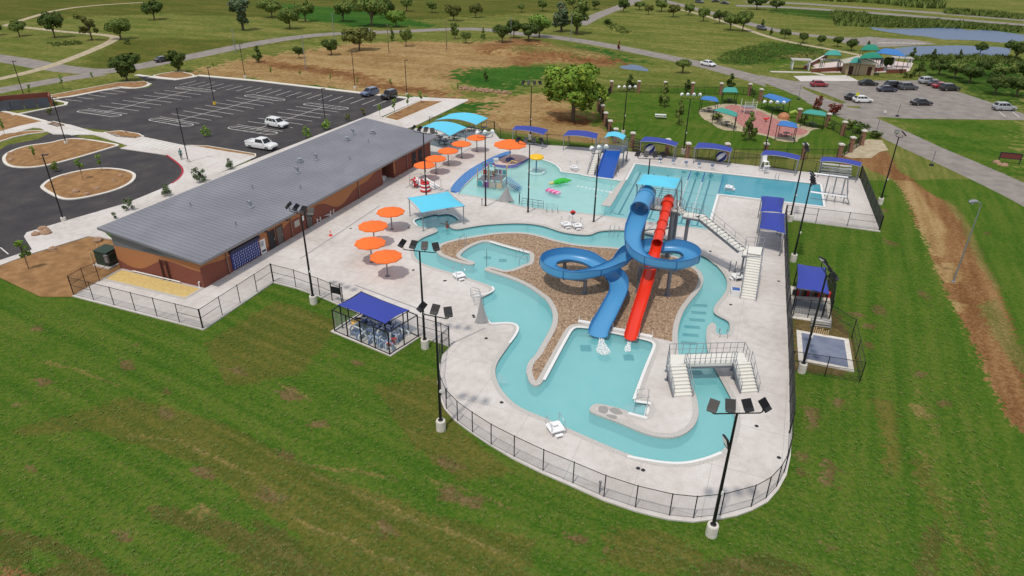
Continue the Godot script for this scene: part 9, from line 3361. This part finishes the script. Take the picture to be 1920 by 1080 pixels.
func figure(bones: Array,cell: float,tint_of: Callable) -> MB:
	var lo := Vector3(1e9,1e9,1e9)
	var hi := -lo
	for k in bones:
		for e in 2:
			lo = lo.min(k[e] - Vector3.ONE * (k[2 + e] + cell * 2)); hi = hi.max(k[e] + Vector3.ONE * (k[2 + e] + cell * 2))
	var n := Vector3i(((hi - lo) / cell).ceil()) + Vector3i.ONE
	var f := PackedFloat32Array()
	f.resize(n.x * n.y * n.z)
	f.fill(1.0)
	for k in bones:
		var a: Vector3 = k[0]
		var ab: Vector3 = k[1] - a
		var m := maxf(k[2],k[3]) + cell * 2.5
		var i0 := Vector3i(((a.min(k[1]) - Vector3.ONE * m - lo) / cell).floor()).max(Vector3i.ZERO)
		var i1 := Vector3i(((a.max(k[1]) + Vector3.ONE * m - lo) / cell).ceil()).min(n - Vector3i.ONE)
		for z in range(i0.z,i1.z + 1):
			for y in range(i0.y,i1.y + 1):
				for x in range(i0.x,i1.x + 1):
					var p := lo + Vector3(x,y,z) * cell
					var t := clampf((p - a).dot(ab) / maxf(ab.length_squared(),1e-6),0.0,1.0)
					var d: float = p.distance_to(a + ab * t) - lerpf(k[2],k[3],t)
					var i := (z * n.y + y) * n.x + x
					var h := clampf(0.5 + 0.5 * (f[i] - d) / 0.04,0.0,1.0)
					f[i] = lerpf(f[i],d,h) - 0.04 * h * (1.0 - h)
	var vert := {}
	var grad := func(i: int) -> Vector3: return Vector3(f[i + 1] - f[i - 1],f[i + n.x] - f[i - n.x],f[i + n.x * n.y] - f[i - n.x * n.y]).normalized()
	var b := MB.new()
	b.tinted = true
	var nrm := {}
	for z in n.z - 1:
		for y in n.y - 1:
			for x in n.x - 1:
				var i := (z * n.y + y) * n.x + x
				var s := Vector3.ZERO
				var c := 0
				for e in [[0,1],[0,2],[0,4],[1,3],[1,5],[2,3],[2,6],[3,7],[4,5],[4,6],[5,7],[6,7]]:
					var pa := Vector3(e[0] & 1,(e[0] >> 1) & 1,e[0] >> 2)
					var pb := Vector3(e[1] & 1,(e[1] >> 1) & 1,e[1] >> 2)
					var fa := f[i + int(pa.x) + int(pa.y) * n.x + int(pa.z) * n.x * n.y]
					var fb := f[i + int(pb.x) + int(pb.y) * n.x + int(pb.z) * n.x * n.y]
					if (fa < 0.0) != (fb < 0.0):
						s += pa.lerp(pb,fa / (fa - fb)); c += 1
				if c > 0:
					vert[i] = lo + (Vector3(x,y,z) + s / c) * cell
					if x > 0 and y > 0 and z > 0: nrm[i] = grad.call(i)
					else: nrm[i] = Vector3.UP
	var st := [1,n.x,n.x * n.y]
	for i in vert:
		for ax in 3:
			var j: int = i + st[ax]
			if (f[i] < 0.0) == (f[j] < 0.0): continue
			var u: int = st[(ax + 1) % 3]
			var w: int = st[(ax + 2) % 3]
			if not (vert.has(i - u) and vert.has(i - w) and vert.has(i - u - w)): continue
			var q := [i,i - u,i - u - w,i - w]
			var mid: Vector3 = (vert[q[0]] + vert[q[2]]) * 0.5
			b.tint = tint_of.call(mid)
			b.tri(vert[q[0]],vert[q[1]],vert[q[2]],nrm[q[0]],nrm[q[1]],nrm[q[2]])
			b.tri(vert[q[0]],vert[q[2]],vert[q[3]],nrm[q[0]],nrm[q[2]],nrm[q[3]])
	return b

func hand_bones(w: Vector3,d: Vector3,side: Vector3) -> Array:
	var out := [[w,w + d * 0.08,0.03,0.034]]
	for i in 4:
		var r := w + d * 0.085 + side * (i - 1.5) * 0.021
		var l: float = [0.065,0.075,0.07,0.055][i]
		out.append([r,r + d * l * 0.6,0.0105,0.0095])
		out.append([r + d * l * 0.6,r + (d + Vector3(0,-0.35,0)).normalized() * l,0.0095,0.008])
	out.append([w + d * 0.03 + side * 0.03,w + d * 0.07 + side * 0.06,0.013,0.010])
	return out

func head_bones(c: Vector3,f: Vector3) -> Array:
	var r := f.cross(Vector3.UP).normalized()
	return [[c + Vector3(0,0.035,0) - f * 0.015,c + Vector3(0,0.03,0) + f * 0.01,0.088,0.088],[c + Vector3(0,-0.06,0) + f * 0.03,c + Vector3(0,-0.075,0) + f * 0.045,0.055,0.045],[c + f * 0.092 + Vector3(0,0.0,0),c + f * 0.108 + Vector3(0,-0.022,0),0.012,0.016],[c + r * 0.09,c + r * 0.095 + Vector3(0,-0.03,0),0.016,0.013],[c - r * 0.09,c - r * 0.095 + Vector3(0,-0.03,0),0.016,0.013]]

func person(label: String,at: Vector3,turn: float,bones: Array,tint_of: Callable,head: Vector3,look: Vector3,hair: Color) -> void:
	var o := thing("person",label,"person",at,turn)
	var b := figure(bones,0.022,tint_of)
	# head and hands on a finer grid, in the same mesh
	var hb := figure(head_bones(head,look),0.012,tint_of)
	b.v.append_array(hb.v); b.n.append_array(hb.n); b.u.append_array(hb.u); b.c.append_array(hb.c)
	var m := mat("figure",Color.WHITE,0.8)
	m.vertex_color_use_as_albedo = true
	part("body",b,m,o)
	var h := MB.new()
	h.lathe(head + Vector3(0,0.04,0) - look * 0.02,[Vector2(0.088,-0.06),Vector2(0.102,0.0),Vector2(0.095,0.05),Vector2(0.055,0.095),Vector2(0.0,0.108)],12)
	part("hair",h,mat("hair_%d" % int(hair.r * 255),hair,0.9),o)
	h = MB.new()
	var r := look.cross(Vector3.UP).normalized()
	for s in [-0.033,0.033]: h.lathe(head + look * 0.083 + r * s + Vector3(0,0.005,0),[Vector2(0.0,-0.009),Vector2(0.011,0.0),Vector2(0.0,0.009)],6)
	part("eyes",h,"dark",o)
	h = MB.new()
	h.tube([head + look * 0.087 + r * 0.022 + Vector3(0,-0.055,0),head + look * 0.093 + Vector3(0,-0.057,0),head + look * 0.087 - r * 0.022 + Vector3(0,-0.055,0)],0.006,5)
	part("mouth",h,mat("lip",C(128,70,66),0.7),o)

func people() -> void:
	var skin := Color(0.32,0.17,0.11)
	# walking along the pavement
	var hipL := Vector3(-0.09,0.92,0)
	var hipR := Vector3(0.09,0.92,0)
	var walk := [[Vector3(0,0.95,0),Vector3(0,1.2,0),0.14,0.13],[Vector3(0,1.2,0),Vector3(0,1.4,0),0.14,0.13],[Vector3(-0.17,1.43,0),Vector3(0.17,1.43,0),0.07,0.07],[Vector3(0,1.45,0),Vector3(0,1.58,0.01),0.055,0.05],
		[hipL,Vector3(-0.1,0.5,0.14),0.095,0.062],[Vector3(-0.1,0.5,0.14),Vector3(-0.1,0.09,0.02),0.06,0.042],[Vector3(-0.1,0.06,0.0),Vector3(-0.1,0.045,0.17),0.045,0.035],
		[hipR,Vector3(0.1,0.5,-0.02),0.095,0.062],[Vector3(0.1,0.5,-0.02),Vector3(0.1,0.12,-0.26),0.06,0.042],[Vector3(0.1,0.1,-0.29),Vector3(0.1,0.045,-0.14),0.045,0.035],
		[Vector3(-0.19,1.42,0),Vector3(-0.25,1.14,-0.08),0.055,0.042],[Vector3(-0.25,1.14,-0.08),Vector3(-0.25,0.92,0.04),0.04,0.03],
		[Vector3(0.19,1.42,0),Vector3(0.25,1.14,0.06),0.055,0.042],[Vector3(0.25,1.14,0.06),Vector3(0.24,0.95,0.2),0.04,0.03]]
	walk.append_array(hand_bones(Vector3(-0.25,0.91,0.045),Vector3(0,-0.97,0.24).normalized(),Vector3(0,0.2,0.98)))
	walk.append_array(hand_bones(Vector3(0.24,0.94,0.205),Vector3(0,-0.87,0.5).normalized(),Vector3(0,0.5,0.87)))
	var q := Vector2(-52.9,-103.8)
	person("person in teal shirt and dark trousers walking on the pavement",Vector3(q.x,0.0,q.y),0.6,walk,func(p: Vector3) -> Color:
		if p.y > 1.5: return skin
		if p.y > 0.93 and absf(p.x) < 0.2 or p.y > 1.2: return Color(0.03,0.2,0.2)
		if p.y > 0.1 and absf(p.x) < 0.19: return Color(0.03,0.035,0.05)
		if p.y <= 0.1: return Color(0.02,0.02,0.02)
		return skin,Vector3(0,1.69,0.02),Vector3(0,-0.05,1).normalized(),C(40,30,26))
	# standing in the spa pool, arm stretched to the side
	var bath := [[Vector3(0,0.95,0),Vector3(0,1.2,0),0.15,0.15],[Vector3(0,1.2,0),Vector3(0,1.38,0),0.15,0.14],[Vector3(-0.18,1.42,0),Vector3(0.18,1.42,0),0.075,0.075],[Vector3(0,1.45,0),Vector3(0,1.58,0.01),0.06,0.052],
		[hipL,Vector3(-0.11,0.5,0.04),0.1,0.066],[Vector3(-0.11,0.5,0.04),Vector3(-0.11,0.09,0.0),0.062,0.044],[Vector3(-0.11,0.06,0.0),Vector3(-0.11,0.045,0.17),0.045,0.035],
		[hipR,Vector3(0.11,0.5,0.04),0.1,0.066],[Vector3(0.11,0.5,0.04),Vector3(0.11,0.09,0.0),0.062,0.044],[Vector3(0.11,0.06,0.0),Vector3(0.11,0.045,0.17),0.045,0.035],
		[Vector3(-0.2,1.42,0),Vector3(-0.46,1.36,0.06),0.058,0.045],[Vector3(-0.46,1.36,0.06),Vector3(-0.7,1.42,0.12),0.042,0.03],
		[Vector3(0.2,1.42,0),Vector3(0.3,1.14,0.04),0.058,0.045],[Vector3(0.3,1.14,0.04),Vector3(0.22,0.98,0.2),0.042,0.03]]
	bath.append_array(hand_bones(Vector3(-0.71,1.42,0.12),Vector3(-0.97,0.2,0.15).normalized(),Vector3(0.1,0.1,0.98)))
	bath.append_array(hand_bones(Vector3(0.22,0.97,0.21),Vector3(-0.3,-0.6,0.74).normalized(),Vector3(0.8,0.1,0.4)))
	q = Vector2(-8.25,-77.99)
	person("person in red swimwear standing in the spa pool with one arm out",Vector3(q.x,-1.1,q.y),-0.4,bath,func(p: Vector3) -> Color:
		if p.y < 1.16 and p.y > 0.6 and absf(p.x) < 0.22: return Color(0.4,0.05,0.045)
		return Color(0.16,0.085,0.06),Vector3(0,1.69,0.02),Vector3(0.3,0,0.95).normalized(),C(30,24,22))
